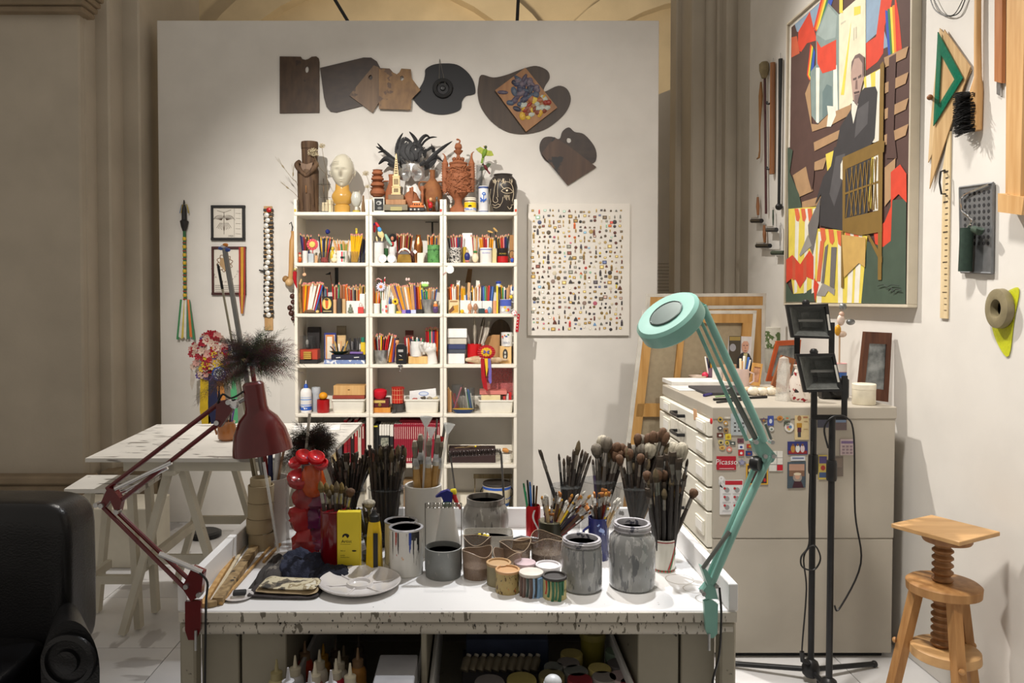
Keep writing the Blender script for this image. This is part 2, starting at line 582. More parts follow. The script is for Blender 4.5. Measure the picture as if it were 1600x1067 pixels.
for x0,x1 in((TX0-.004,TX0+.022),(TX1-.022,TX1+.004)):
 MB().box((x0,TY0+.0,TZ),(x1,TY1,TZ+RH),b=.002).bd('side_rail',TABW,wt)
MB().box((TX0+.022,TY1-.022,TZ),(TX1-.022,TY1,TZ+RH),b=.002).bd('back_rail',TABW,wt)
fr=MB()
fr.tu([(TX0+.01,TY0+.018,TZ-.052),(TX1-.01,TY0+.018,TZ-.052)],.02,12)
fr.bd('front_tube',EDGEW,wt)
for x0,x1 in((TX0,TX0+.045),(TX1-.045,TX1)):
 MB().box((x0,TY0+.0,0),(x1,TY0+.05,TZ-.032),b=.006).bd('leg',METC,wt)
 MB().box((x0,TY1-.05,0),(x1,TY1,TZ-.032),b=.006).bd('leg',METC,wt)
xp0=P(455,1000,TY0+.1).x
for x0,x1 in((TX0+.045,P(376,1000,TY0+.06).x),(P(379,1000,TY0+.06).x,xp0)):
 MB().box((x0,TY0+.05,.05),(x1-.002,TY1-.06,TZ-.04),b=.003).bd('pedestal',METC,wt)
xq0=P(990,1000,TY0+.1).x
for x0,x1 in((xq0,P(1059,1000,TY0+.06).x),(P(1062,1000,TY0+.06).x,TX1-.045)):
 MB().box((x0+.002,TY0+.05,.05),(x1,TY1-.06,TZ-.04),b=.003).bd('pedestal',METC,wt)
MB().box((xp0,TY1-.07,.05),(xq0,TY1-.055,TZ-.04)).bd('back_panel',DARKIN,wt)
xm=P(665,1000,TY0+.1).x
MB().box((xm-.008,TY0+.02,.05),(xm+.008,TY1-.08,TZ-.06),b=.003).bd('divider',METC,wt)
# two pulled-out drawers
DRB=.30
for x0,x1 in((xp0+.012,xm-.014),(xm+.014,xq0-.012)):
 t_=MB().box((x0,1.80,DRB),(x1,TY1-.09,DRB+.01),b=.002).bd('drawer_tray',METC,wt)
 for xx in(x0,x1-.012):
  MB().box((xx,1.80,DRB+.01),(xx+.012,TY1-.09,.50),b=.004).bd('drawer_side',TABW,t_)
 MB().box((x0+.012,1.80,DRB+.01),(x1-.012,1.812,.44),b=.004).bd('drawer_front',TABW,t_)
for cx_,cy_,r_ in((1085,920,.035),(1062,905,.045),(1108,936,.04)):
 q=PZ(cx_,cy_,TZ)
 m=MB()
 for k in range(28):
  a0,a1=2*PI*k/30,2*PI*(k+1)/30
  m.poly([q+V((co(a)*rr,si(a)*rr,.0004))for a,rr in((a0,r_),(a1,r_),(a1,r_-.003),(a0,r_-.003))])
 m.bd('ring_stain',pm((176,170,160),.6,var=.1),wt)
TRW=pm((214,211,204),.55,0,.05,5,.03,speck=(((60,56,52),40,.64,(.25,1,1)),((130,124,116),16,.6,(.2,1,1))),name='scuffed_white_paint')
TRL=pm((200,194,178),.6,0,.06,6,speck=((80,70,60),40,.72),name='old_white_paint')
ZT2=.88
A=PZ(133,716,ZT2)
B_=PZ(245,663,ZT2)
D_=PZ(566,660,ZT2)
C_=PZ(508,716,ZT2)
tt=tg('trestle_table','white scuffed table top on wooden trestles, with the brown pot on it','table',((A.x+C_.x)/2,(A.y+B_.y)/2,0))
MB().sl([A,C_,D_,B_],(0,0,-.018)).bd('table_top',TRW,tt)
def bar(p0,p1,w_=.04,d_=.025,up=None):
 m=MB()
 u,v,d=basis(V(p1)-V(p0))
 p0,p1=V(p0),V(p1)
 ring=lambda p:[p+u*a*w_/2+v*b*d_/2 for a,b in((-1,-1),(1,-1),(1,1),(-1,1))]
 vs_=ring(p0)+ring(p1)
 m.add(vs_,[(0,3,2,1),(4,5,6,7),(0,1,5,4),(1,2,6,5),(2,3,7,6),(3,0,4,7)])
 return m
def trestle(par,xc,y0,y1,zt,nm='leg',spread=.26):
 MB().box((xc-.03,y0-.03,zt-.075),(xc+.03,y1+.03,zt-.001),b=.004).bd('cross_beam',TRL,par)
 for yy in(y0+.06,y1-.06):
  for sx in(-1,1):
   bar((xc+sx*spread,yy,.012),(xc+sx*.02,yy,zt-.02),.05,.03).bd(nm,TRL,par)
  bar((xc-spread*.55,yy+.02,zt*.42),(xc+spread*.55,yy+.02,zt*.42),.022,.045).bd('stretcher',TRL,par)
 for sx in(-1,1):
  bar((xc+sx*spread*.6,y0+.08,zt*.4),(xc+sx*spread*.6,y1-.08,zt*.4),.03,.045).bd('stretcher',TRL,par)
trestle(tt,A.x+.36,A.y+.08,B_.y-.1,ZT2-.018)
trestle(tt,C_.x-.22,A.y+.08,B_.y-.1,ZT2-.018)
MB().box((A.x+.15,A.y+.05,ZT2-.07),(C_.x-.05,A.y+.075,ZT2-.0195),b=.002).bd('apron',TRL,tt)
ZB2=.70
A2,B2=PZ(100,764,ZB2),PZ(136,742,ZB2)
bn=tg('low_bench','low white bench with splayed legs behind the trestle table','bench',(A2.x+.25,(A2.y+B2.y)/2,0))
MB().sl([A2,A2+V((.36,0,0)),B2+V((.38,0,0)),B2],(0,0,-.02)).bd('bench_top',TRW,bn)
for sx in(.1,.3):
 for yy in(A2.y+.05,B2.y-.05):
  bar((A2.x+sx+(-.07 if sx<.2 else .03),yy,.01),(A2.x+sx,yy,ZB2-.025),.045,.03).bd('leg',TRL,bn)
 bar((A2.x+sx,A2.y+.06,.26),(A2.x+sx,B2.y-.06,.26),.025,.04).bd('stretcher',TRL,bn)
bar((A2.x+.12,A2.y+.07,.24),(A2.x+.3,A2.y+.07,.24),.03,.04).bd('stretcher',TRL,bn)
# white box on the floor by the pier and the dark round pad
so('white_plinth',MB().box((-2.5,4.55,0),(-1.95,4.9,.36),b=.005),TRL,'low white plinth block on the floor under the bench','plinth')
so('black_floor_pad',MB().la([(.10,0),(.11,.008),(.11,.03),(.09,.04)],PZ(320,838,0),20),BLACKP,'black round pad lying on the floor behind the trestle legs','pad')
# === black leather armchair
LEA=pm((17,17,19),.27,0,.25,6,.12,name='black_leather',bscale=160)
ac=tg('armchair','black leather armchair with rolled arm at the lower left corner','armchair',(-1.6,2.5,0))
bx1=P(113,800,2.6).x
zb1=P(60,783,2.6).z
def cushion(lo,hi,b=.05,n=6):
 m=MB()
 lo,hi=V(lo),V(hi)
 ce,h=(lo+hi)/2,(hi-lo)/2
 def sup(a,t):
  e=.28
  f=lambda q:math.copysign(abs(q)**e,q)
  return V((ce.x+h.x*f(co(t))*f(co(a)),ce.y+h.y*f(co(t))*f(si(a)),ce.z+h.z*f(si(t))))
 m.grid(lambda u,v:sup(2*PI*u,-PI/2+PI*v),40,20)
 return m
cushion((-2.1,2.56,.34),(bx1,2.8,zb1)).bd('backrest',LEA,ac)
cushion((-2.05,2.1,.26),(bx1-.06,2.6,.47)).bd('seat_cushion',LEA,ac)
arm=MB()
xa_=P(60,1000,2.0).x
ax0,ax1=P(66,1000,2.15).x,P(158,1000,2.15).x
xc_,rr_=(ax0+ax1)/2,(ax1-ax0)/2
zc_=.56
def armpt(u,v):
 yy=2.14+.46*v
 a=2*PI*u
 r1=rr_*(1-.25*v)
 zz=zc_-.13*v+si(a)*.14
 if si(a)<0:
  zz=zc_-.13*v+si(a)*.5
  return(xc_-.25*v+co(a)*r1,yy,max(.12,zz))
 return(xc_-.25*v+co(a)*r1,yy,zz)
arm.grid(armpt,32,14)
fv=[V(armpt(i/32,0))for i in range(32)]
arm.add(fv,[tuple(range(32))])
arm_o=arm.bd('arm',LEA,ac)
scr=MB().la([(rr_*.93,-.004),(rr_*.9,.014),(rr_*.74,.018),(rr_*.7,.008),(rr_*.42,.010),(rr_*.38,.022),(rr_*.12,.026),(.0,.026)],(xc_,2.138,zc_+.03),28,ax=(0,-1,0))
scr.bd('arm_scroll',LEA,arm_o)
lf=MB()
for x_,y_ in((-2.0,2.2),(xc_-.02,2.2),(-2.0,2.7),(xc_-.24,2.6)):
 MB().la([(.018,0),(.026,.12)],(x_,y_,0),10).bd('foot',pm((40,26,18),.4),ac)
MB().box((-2.05,2.14,.12),(xc_-.2,2.72,.28),b=.02).bd('seat_base',LEA,ac)
# === sculptor's stool
OAK=wood((148,104,58),(174,130,80),4,.5)
OAKD=wood((128,88,52),(156,112,70),4,.55)
PLY=wood((178,138,90),(196,156,106),3,.5,(.15,1,1))
SY=2.8
sc_=P(1476,822,SY)
st=tg('modelling_stool','wooden screw stool with a square turntable top by the white wall','stool',(sc_.x,SY,0))
sx_,sy_,szp=sc_.x,SY,P(1476,824,SY).z
rotm=Matrix.Rotation(R(28),3,'Z')
MB().box((sx_-.125,sy_-.125,szp-.016),(sx_+.125,sy_+.125,szp),b=.002,rot=rotm).bd('top_board',PLY,st)
MB().la([(.078,szp-.052),(.082,szp-.045),(.082,szp-.0165)],(sx_+.01,sy_,0),28).bd('turntable_block',OAKD,st)
zs1,zs2=P(1469,908,SY).z,P(1467,1010,SY).z
prof=[]
z=.30
while z<szp-.053:
 prof+=[(.026,z),(.036,z+.009),(.036,z+.014),(.026,z+.023)]
 z+=.0265
MB().la(prof,(sx_-.005,sy_,0),18).bd('screw',OAKD,st)
MB().la([(.105,zs1-.045),(.122,zs1-.038),(.124,zs1-.008),(.114,zs1),(.03,zs1)],(sx_,sy_,0),36).bd('seat_disc',OAK,st)
MB().la([(.108,zs2-.042),(.116,zs2-.036),(.114,zs2-.006),(.106,zs2),(.03,zs2)],(sx_+.01,sy_,0),32).bd('lower_disc',PLY,st)
for k,a in enumerate((-100,20,140)):
 ca,sa=co(R(a)),si(R(a))
 l_=bar((sx_+ca*.185,sy_+sa*.185,.0),(sx_+ca*.085,sy_+sa*.085,zs1-.04),.045,.03).bd('leg',OAK,st)
 rr=.128
 MB().la([(.011,0),(.011,.006),(.006,.011),(0,.012)],(sx_+ca*.155,sy_+sa*.155,zs2-.02),12,ax=(ca,sa,0)).bd('peg',OAK,l_)
q=PZ(355,688,ZT2)
t=tg('glazed_pot','small round brown glazed pot on the trestle table, holding dark pens','pot',q)
k=q.y/F
BG=pm((140,84,36),.2,0,.2,12,coat=.5)
MB().la([(10*k,.0006),(14*k,.012),(15*k,.05),(13*k,.08),(11.5*k,.09),(12.5*k,.1),(10.5*k,.1),(10*k,.06),(0,.02)],q,28).bd('body',BG,t)
MB().tu([q+V((-14*k,0,.07)),q+V((-19*k,0,.06)),q+V((-16*k,0,.03))],.006,8).bd('handle',BG,t)
for i in range(5):
 so('dark_pen',MB().tu([q+V((.006*(i-2),.004*(i%2),.022)),q+V((.018*(i-2),.01*(i%2),.15+.01*(i%3)))],.0045,8),pm(((30,30,34),(90,60,130),(60,56,54))[i%3],.4),('leftmost','second','middle','fourth','rightmost')[i]+' pen in the brown glazed pot','pen')
q=PZ(505,668,ZT2)
so('paper_sheet',MB().box(q+V((-.16,-.12,.0006)),q+V((.1,.06,.006)),b=.001,rot=Matrix.Rotation(.15,3,'Z')),pm((226,224,220),.7),'white papers lying on the far right of the trestle table','paper')
# === things on the work table
from mathutils import noise as mn
def cyl(xl,xr,yb,yt,Z=None):
 Z=TZ if Z is None else Z
 yf=PZ((xl+xr)/2,yb,Z).y
 r=.5*(xr-xl)*yf/F
 for _ in range(3):
  yc=yf+r
  r=.5*(xr-xl)*yc/F
 c=P((xl+xr)/2,600,yc)
 zt=P((xl+xr)/2,yt,yc-r).z
 return V((c.x,yc,Z)),r,zt-Z
def brush_proto(hc,bc,kind,fc=(176,176,172),fr=.0042,bl=.03,bw=.006,L=.3,band=None):
 h=MB()
 hl=L-bl-.038
 cc=[hc,hc,hc,band or hc]
 h.tu([(0,0,0),(0,0,hl*.35),(0,0,hl*.72),(0,0,hl*.9),(0,0,hl)],[fr*.45,fr*.8,fr*1.25,fr*1.05,fr*.95],7,cc)
 f=MB()
 if kind=='flat':
  f.la([(fr,hl),(fr*1.05,hl+.014)],(0,0,0),8)
  f.add([(x*a,y*b,z)for z,a,b in((hl+.012,fr,fr),(hl+.038,bw,fr*.55))for x,y in((-1,-1),(1,-1),(1,1),(-1,1))],[(0,1,5,4),(1,2,6,5),(2,3,7,6),(3,0,4,7),(4,5,6,7)])
 else:
  f.la([(fr,hl-.001),(fr*1.08,hl+.004),(fr*1.0,hl+.016),(fr*1.12,hl+.02),(fr*.96,hl+.038)],(0,0,0),8)
 b=MB()
 z0=hl+.036
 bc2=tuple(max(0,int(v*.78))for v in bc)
 if kind=='flat':
  n=5
  vs_,fs=[],[]
  for z,wx,wy in((z0,bw,fr*.5),(z0+bl*.7,bw*1.12,fr*.8),(z0+bl,bw*1.05,fr*.5)):
   for k in range(n):
    vs_.append((-wx+2*wx*k/(n-1),-wy,z+(ru(-.002,.002)if z>z0+bl*.8 else 0)))
   for k in range(n-1,-1,-1):
    vs_.append((-wx+2*wx*k/(n-1),wy,z+(ru(-.002,.002)if z>z0+bl*.8 else 0)))
  m=2*n
  for i in range(2):
   for k in range(m):
    fs.append((i*m+k,i*m+(k+1)%m,(i+1)*m+(k+1)%m,(i+1)*m+k))
  fs.append(tuple(range(2*m,3*m)))
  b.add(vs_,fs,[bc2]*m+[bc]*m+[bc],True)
 elif kind=='mop':
  b.la([(fr*.9,z0),(bw*.8,z0+bl*.3),(bw,z0+bl*.62),(bw*.8,z0+bl*.88),(bw*.3,z0+bl),(0,z0+bl*1.01)],(0,0,0),10,[bc2,bc,bc,bc,bc])
 else:
  b.la([(fr*.9,z0),(bw*.9,z0+bl*.4),(bw*.55,z0+bl*.8),(0,z0+bl)],(0,0,0),8,[bc2,bc,bc])
 return proto('paint_brush',[('handle',h,pm((255,255,255),.35,var=.25,vc=True,scale=40,name='lacquered_handle')),('ferrule',f,pm(fc,.3,.85,.25,60,name='ferrule_metal')),('bristles',b,pm((255,255,255),.85,var=.35,vc=True,scale=160,stretch=(1,1,.15),bump=.5,name='bristles'))])
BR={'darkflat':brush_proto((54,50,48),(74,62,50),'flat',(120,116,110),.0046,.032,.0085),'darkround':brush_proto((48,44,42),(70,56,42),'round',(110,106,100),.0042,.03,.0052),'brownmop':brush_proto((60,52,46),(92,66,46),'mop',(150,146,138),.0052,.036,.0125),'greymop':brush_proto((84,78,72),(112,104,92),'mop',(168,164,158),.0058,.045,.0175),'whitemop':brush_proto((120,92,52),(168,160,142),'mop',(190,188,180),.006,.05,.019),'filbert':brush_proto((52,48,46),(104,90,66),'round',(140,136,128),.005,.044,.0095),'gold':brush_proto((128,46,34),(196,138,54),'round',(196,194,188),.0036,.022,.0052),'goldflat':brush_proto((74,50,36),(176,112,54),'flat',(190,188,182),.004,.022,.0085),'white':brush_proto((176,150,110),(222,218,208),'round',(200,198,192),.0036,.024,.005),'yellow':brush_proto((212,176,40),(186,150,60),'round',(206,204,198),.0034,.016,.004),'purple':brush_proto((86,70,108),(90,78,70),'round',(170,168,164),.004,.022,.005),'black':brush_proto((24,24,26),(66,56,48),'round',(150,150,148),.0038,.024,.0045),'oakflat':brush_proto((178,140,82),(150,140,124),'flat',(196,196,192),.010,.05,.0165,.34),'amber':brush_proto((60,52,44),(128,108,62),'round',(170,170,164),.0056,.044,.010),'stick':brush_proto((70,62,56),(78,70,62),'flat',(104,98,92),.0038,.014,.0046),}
BADJ=dict(zip(BR,('flat-tipped','round-tipped','brown mop-headed','grey mop-headed','white mop-headed','pointed','gold-haired','gold flat-tipped','white-haired','yellow-handled','purple-handled','black-handled','broad-headed','amber-haired','blunt')))
BLEN={k:.3 for k in BR}
BLEN['oakflat']=.34
def brush(kind,base,top,label,group,roll=None):
 base,top=V(base),V(top)
 d=top-base
 k=d.length/BLEN[kind]
 rl=ru(-.5,.5)if roll is None else roll
 q=d.to_track_quat('Z','Y').to_matrix()
 return plc(BR[kind],base,(q@Matrix.Rotation(rl,3,'Z')).to_euler(),(1.22,1.22,k),BADJ[kind]+' '+label,'brush',group)
def bunch(c,rb,zr,rr,tops,kinds,n,label,group,jitter=.5):
 x0,x1,y0,y1=tops
 for i in range(n):
  f=(i+.5)/n
  px=x0+(x1-x0)*((f*7.13)%1.0 if n>8 else f)+ru(-2,2)
  py=y0+(y1-y0)*rnd.random()
  dy=ru(-1,1)
  top=P(px,py,c.y+dy*rr*.75)
  t_=(c.z+zr-(c.z+.006))/(top.z-(c.z+.006))
  mx=c.x+max(-.8,min(.8,(top.x-c.x)/max(.03,abs(x1-x0)*.5*c.y/F)))*rr*.86
  bx=(mx-top.x*t_)/(1-t_)
  bx=max(c.x-rb*.85,min(c.x+rb*.85,bx))
  base=V((bx,c.y+dy*rb*.55,c.z+.006))
  brush(kinds[i%len(kinds)],base,top,label,group)
GLASS=thin_glass(a=.1)
def tumbler(name,c,r,h,label,cat='jar',mat=None,flare=1.0,group=None,water=None):
 t=tg(name,label,cat,c,group)
 m=MB().la([(r*.96/flare,.001),(r/flare,.004),(r,h),(r-.0022,h),(r/flare-.0026,.006),(0,.006)],c,32)
 m.bd('glass_wall',mat or GLASS,t)
 MB().la([(r,h-.003),(r+.0012,h-.0012),(r,h+.0006),(r-.0022,h)],c,32).bd('rim',thin_glass((235,240,240),.24),t)
 if water:
  MB().la([(r/flare-.003,.0065),(r/flare-.003,h*.3),(0,h*.3)],c,24).bd('residue',water,t)
 return t
KRAFT=pm((158,142,112),.8,0,.08,12,name='kraft_cardboard')
KRIN=pm((112,98,76),.85,0,.1,12)
c,r,h=cyl(385,425,862,760)
zk=TZ
hs=(.058,.052,.056,.06)
for k in range(4):
 cc=V((c.x+(.004,-.003,.002,.004)[k],c.y,zk))
 m=MB().la([(r,.0006),(r,hs[k]-.001),(r-.004,hs[k]-.001),(r-.004,.0006),(r,.0006)],cc,30)
 so('cardboard_ring',m,KRAFT,('beige cardboard ring at the very bottom of the stack','second lowest beige cardboard ring of the stack','second highest beige cardboard ring of the stack','topmost wide beige cardboard ring of the stack')[k],'ring','stacked cardboard rings')
 zk+=hs[k]
so('narrow_cardboard_ring',MB().la([(r*.8,-.02),(r*.8,.022),(r*.8-.003,.026),(r*.8-.003,-.02),(r*.8,-.02)],V((c.x+.002,c.y,zk)),30),KRAFT,'narrower cardboard ring poking out of the top of the stack','ring')
WTUBE=pm((206,203,196),.35,0,.05,6,speck=((80,74,68),45,.74),name='white_ceramic')
c,r,h=cyl(391,450,850,752)
wtube=tg('white_tube_holder','tall plain white tube holding rulers and sticks behind the cardboard rings','holder',c)
MB().la([(r,0),(r,h),(r-.005,h),(r-.005,.01),(0,.01)],c,36).bd('tube_wall',WTUBE,wtube)
# sticks in it: (name, label, top px, tip y offset, radius, material)
GREYROD=pm((150,148,140),.4,.5,.1,30)
for nm,lb,ct,tx,ty,rr,mt,bx in(('mahl_stick','long grey steel mahl stick with a ribbon tip rising behind the red lamp','stick',351,388,.0095,pm((140,140,138),.3,.7,.1,12),.012),('thin_rod','thin pale rod with a black tip beside the long steel mahl stick','rod',341,416,.0042,pm((176,168,146),.5,0,.1,20),-.004),('flat_ruler','brown wooden ruler leaning in the white tube behind the red lamp','ruler',446,690,.009,wood((124,88,56),(146,108,70)),-.01),('white_rod','white plastic rod leaning in the white tube','rod',437,684,.011,pm((205,205,204),.35),.0),('navy_tube','navy blue tube standing in the white tube','tube',422,690,.009,pm((30,36,74),.4),.008),('olive_stick','olive brown stick at the left of the white tube','stick',391,700,.009,pm((96,84,60),.6),-.02),('grey_stick','grey wooden stick in the middle of the white tube','stick',410,696,.007,pm((120,114,104),.6),-.005),('black_pen','short black pen in the right of the white tube','pen',432,712,.005,BLACKP,.012)):
 top=P(tx,ty,c.y+(.0 if nm!='mahl_stick' else-.012))
 base=V((c.x+bx,c.y+ru(-.015,.015),TZ+.011))
 t=tg(nm,lb,ct,base)
 if nm=='flat_ruler':
  bar(base,top,.03,.004).bd('blade',mt,t)
  MB().bl(top,.003).bd('hang_hole_ring',STEEL,t)
 else:
  MB().tu([base,top],rr,10).bd('shaft',mt,t)
  d=(top-base).normalized()
  tipm={'mahl_stick':pm((90,110,170),.5),'thin_rod':BLACKP}.get(nm,mt)
  MB().tu([top,top+d*.008],[rr,rr*.6],10).bd('tip',tipm,t)
  if nm=='mahl_stick':
   kn=MB()
   for cl_,dx,dz in(((84,110,180),-.012,.0),((224,140,60),.004,.012),((232,232,236),-.004,.006),((70,96,170),.012,-.006)):
    kn.bl(top+V((dx,-.004,dz)),(.011,.008,.007),8,cl_)
   kn.bd('ribbon_knot',VCM,t)
  if nm=='thin_rod':
   MB().tu([top-d*.085,top],.0052,8).bd('black_grip',BLACKP,t)
so('clear_rod',MB().tu([P(435,862,2.60),P(412,722,2.66)],.005,8),thin_glass((220,222,220),.4),'clear plastic rod leaning across the white tube','rod')
# ---- feather dusters
def duster(name,top,base,n,spread,L,label,handle_mat,cc,Yr=1.0):
 d=(top-base).normalized()
 t=tg(name,label,'duster',base)
 MB().tu([base,base+(top-base)*.5,top],[.006,.008,.009],10).bd('handle',handle_mat,t)
 m=MB()
 u,v,w_=basis(d)
 for i in range(n):
  a=ru(0,2*PI)
  el=ru(-.35,1.2)
  q=(u*co(a)*spread[0]+v*si(a)*Yr)*co(el)+V((0,0,1))*si(el)*spread[1]
  ln=L*ru(.6,1.05)
  p0=top-d*ru(0,.05)
  pts=[]
  for k in range(5):
   s_=k/4
   pts.append(p0+q*ln*s_+V((ru(-1,1)*.008*s_,ru(-1,1)*.008*s_,-.3*ln*s_*s_+.02*s_)))
  side=q.cross(V((ru(-.4,.4),1,ru(-.4,.4)))).normalized()
  cq=tuple(int(k_*ru(.7,1.3))for k_ in cc)
  for k in range(22):
   s_=.15+.85*k/21
   i0=min(3,int(s_*4))
   f=s_*4-i0
   pq=pts[i0].lerp(pts[i0+1],f)
   dr=(pts[i0+1]-pts[i0]).normalized()
   wd=.026*si(PI*min(1,.25+s_*.8))+.006
   for sg in(-1,1):
    tip=pq+side*sg*wd*ru(.7,1.1)+dr*.022+V((ru(-1,1),ru(-1,1),ru(-1.4,.6)))*.006
    m.add([pq,pq+dr*.0026,tip],[(0,1,2)],cq)
 m.bd('feathers',pm((255,255,255),.9,var=.3,vc=True,scale=60,name='ostrich_feather'),t)
 return t
REDW=pm((120,20,22),.35,0,.1,10,coat=.3,name='red_lacquer')
duster('feather_duster',P(392,560,2.80),V((wtube.location.x+.018,wtube.location.y+.01,TZ+.011)),230,(1.7,1.0),.175,'large dark ostrich feather duster with a red handle above the red lamp',REDW,(98,88,78))
c2,r2,h2=cyl(470,520,840,760)
duster('feather_duster',P(487,690,2.93-.06),V((c2.x-.0,2.86,TZ+.003)),120,(1.3,.9),.125,'smaller dark feather duster behind the jar of red plastic',REDW,(52,42,34))
so('pale_rod',MB().tu([P(484,646,2.84),P(474,745,2.80),(P(470,800,2.78).x,2.775,TZ+.003)],.0055,8),pm((186,180,168),.4),'pale straight rod standing in front of the smaller feather duster','rod')
# ---- jar of red plastic
c,r,h=cyl(446,519,872,728)
rj=tg('plastic_jar','tall ribbed clear plastic jar stuffed with red plastic pieces','jar',c)
pr=[(r*.9,.001),(r*.97,.01)]
for k in range(6):
 z_=h*(.06+.155*k)
 pr+=[(r,z_+.006),(r,z_+h*.115),(r*.955,z_+h*.135),(r*.955,z_+h*.145)]
pr+=[(r,h*.985),(r*.99,h)]
MB().la(pr,c,40).bd('jar_wall',thin_glass((250,240,240),.13,.05),rj)
for k,(fx,fz,rr,cl_,nm,lb)in enumerate(((-.1,.12,.046,(186,16,20),'red_plastic_scrap','crimson'),(.35,.14,.04,(150,60,90),'plastic_bag_scrap','mauve'),(-.35,.38,.045,(190,20,26),'red_plastic_scrap',''),(.3,.38,.042,(110,16,80),'purple_plastic_scrap',''),(-.2,.58,.04,(160,18,26),'red_plastic_scrap',''),(.35,.56,.036,(120,50,80),'purple_plastic_scrap',''),(-.5,.80,.036,(176,20,26),'red_plastic_round',''),(.25,.80,.05,(206,84,18),'orange_plastic_cup',''),(-.15,.84,.02,(26,30,30),'black_plastic_strip',''),(-.62,1.0,.026,(196,16,26),'red_plastic_round',''),(-.2,1.06,.03,(190,12,20),'red_plastic_round',''),(.45,1.05,.03,(200,18,30),'red_plastic_round',''),(.72,.98,.026,(186,14,26),'red_plastic_round',''),(.25,1.04,.02,(110,116,190),'blue_plastic_round',''))):
 rr*=1.18 if fz<.9 else 1
 q=V((c.x+fx*r*.8,c.y-r*(.12 if fz<.9 else .35),TZ+fz*h))
 m=MB()
 mt=pm(cl_,.25,0,.2,22,coat=.4)
 if 'round' in nm:
  m.la([(rr*.75,-rr*.4),(rr,-rr*.1),(rr,rr*.35),(rr*.8,rr*.5),(rr*.55,rr*.25),(0,rr*.2)],q,16,ax=(ru(-.5,.5),-.5,.8))
 elif 'cup' in nm:
  m.la([(rr*.45,-rr*.9),(rr*.62,-rr*.5),(rr*.75,.4*rr),(rr*.62,.8*rr),(rr*.35,rr)],q,18,ax=(.15,-.1,-1))
 elif 'strip' in nm:
  m.box(q-V((.013,.012,.045)),q+V((.013,.006,.045)),b=.005)
 else:
  m.bl(q,(rr*.95,rr*.7,rr*.85),16)
  m.v=[tuple(V(v)+(V(v)-q)*.55*mn.noise(V(v)*34))for v in m.v]
 desc={'red_plastic_scrap':'crumpled red plastic scrap inside the clear jar, '+('at the bottom','at the bottom','at a third of its height','','halfway up')[min(k,4)],'plastic_bag_scrap':'mauve crumpled plastic bag in the bottom of the clear jar','purple_plastic_scrap':('dark purple' if k==3 else 'dusky purple')+' plastic scrap in the right side of the clear jar','orange_plastic_cup':'orange plastic cup near the top of the clear jar','black_plastic_strip':'black plastic strip near the top of the clear jar','blue_plastic_round':'pale blue cap among the red caps topping the jar','red_plastic_round':{6:'red cap inside the clear jar just under its mouth',9:'leftmost red cap heaped on top of the jar',10:'red cap left of the pale blue cap on the jar',11:'red cap behind the pale blue cap on the jar',12:'rightmost red cap heaped on top of the jar'}.get(k,'')}[nm]
 so(nm,m,mt,desc,'plastic scrap')
c,r,h=cyl(574,632,858,768)
tumbler('brush_glass',c,r,h,'clear glass of dark worn brushes beside the white ceramic cylinder',flare=1.12,water=pm((44,42,42),.5))
bunch(c,r*.85,h,r,(574,636,690,724),['darkflat','darkround','stick','darkflat','filbert','stick'],54,'dark worn brush packed in the glass beside the white cylinder','dark brushes in the left glass')
c,r,h=cyl(517,570,850,770)
tumbler('brush_glass',c,r,h,'clear glass of dark brush handles behind the yellow box',water=pm((44,42,42),.5))
bunch(c,r*.85,h,r,(506,584,696,738),['stick','darkround','stick','darkflat'],52,'dark thin brush packed in the glass behind the yellow box','dark sticks in the rear left glass')
# red tin cup with amber brushes
REDT=pm((112,8,20),.22,0,.1,8,coat=.5,speck=((30,8,10),40,.72),name='red_enamel')
c,r,h=cyl(500,546,888,802)
rc=tg('red_cup','tall glossy dark red cup holding soft brushes, partly behind the yellow box','cup',c)
MB().la([(r*.96,0),(r,.004),(r,h),(r-.003,h),(r-.003,.006),(0,.006)],c,32).bd('cup_wall',REDT,rc)
MB().la([(r,h-.003),(r+.0015,h),(r,h+.002),(r-.003,h)],c,32).bd('rim',REDT,rc)
for k,(tx,ty,kd)in enumerate(((500,750,'amber'),(509,752,'amber'),(518,755,'amber'),(526,750,'filbert'),(534,752,'amber'),(541,758,'filbert'),(549,762,'brownmop'),(513,762,'filbert'),(530,764,'amber'))):
 brush(kd,(c.x+(tx-523)*.00045,c.y+(k%3-1)*.016,TZ+.007),P(tx,ty,c.y+(k%3-1)*.02),'soft brush standing in the dark red cup','brushes in the red cup',0)
q0=PZ(527,892,TZ)
q1=PZ(562,894,TZ)
zy=P(545,800,q0.y).z
yb=tg('yellow_carton','upright yellow carton printed with a black lion head emblem','carton',((q0.x+q1.x)/2,q0.y+.03,TZ))
MB().box((q0.x,q0.y,TZ+.0005),(q1.x,q0.y+.028,zy),b=.0015).bd('box',pm((222,200,44),.5,0,.05,10,name='yellow_card'),yb)
pr=MB()
yc_=q0.y-.0006
BK=(26,24,20)
S_=lambda pts,ox,oz,k=1:[V((ox+x*k,yc_,oz+z*k))for x,z in pts]
mx=(q0.x+q1.x)/2
w_=q1.x-q0.x
lx,lz=q0.x+w_*.38,P(545,838,q0.y).z
pr.poly(S_(arc(0,0,.0115,10,190,12,.0095)+[(-.011,-.004),(-.006,-.001),(-.004,.003),(.0,.002),(.002,-.002),(.006,-.006),(.009,-.002)],lx,lz),BK)
pr.add(*text_verts('Artist',.0145,at=V((lx+.002,yc_,lz-.0165))),c=BK)
pr.box((q0.x+w_*.14,yc_,lz-.026),(q0.x+w_*.58,yc_+.0002,lz-.0252),BK)
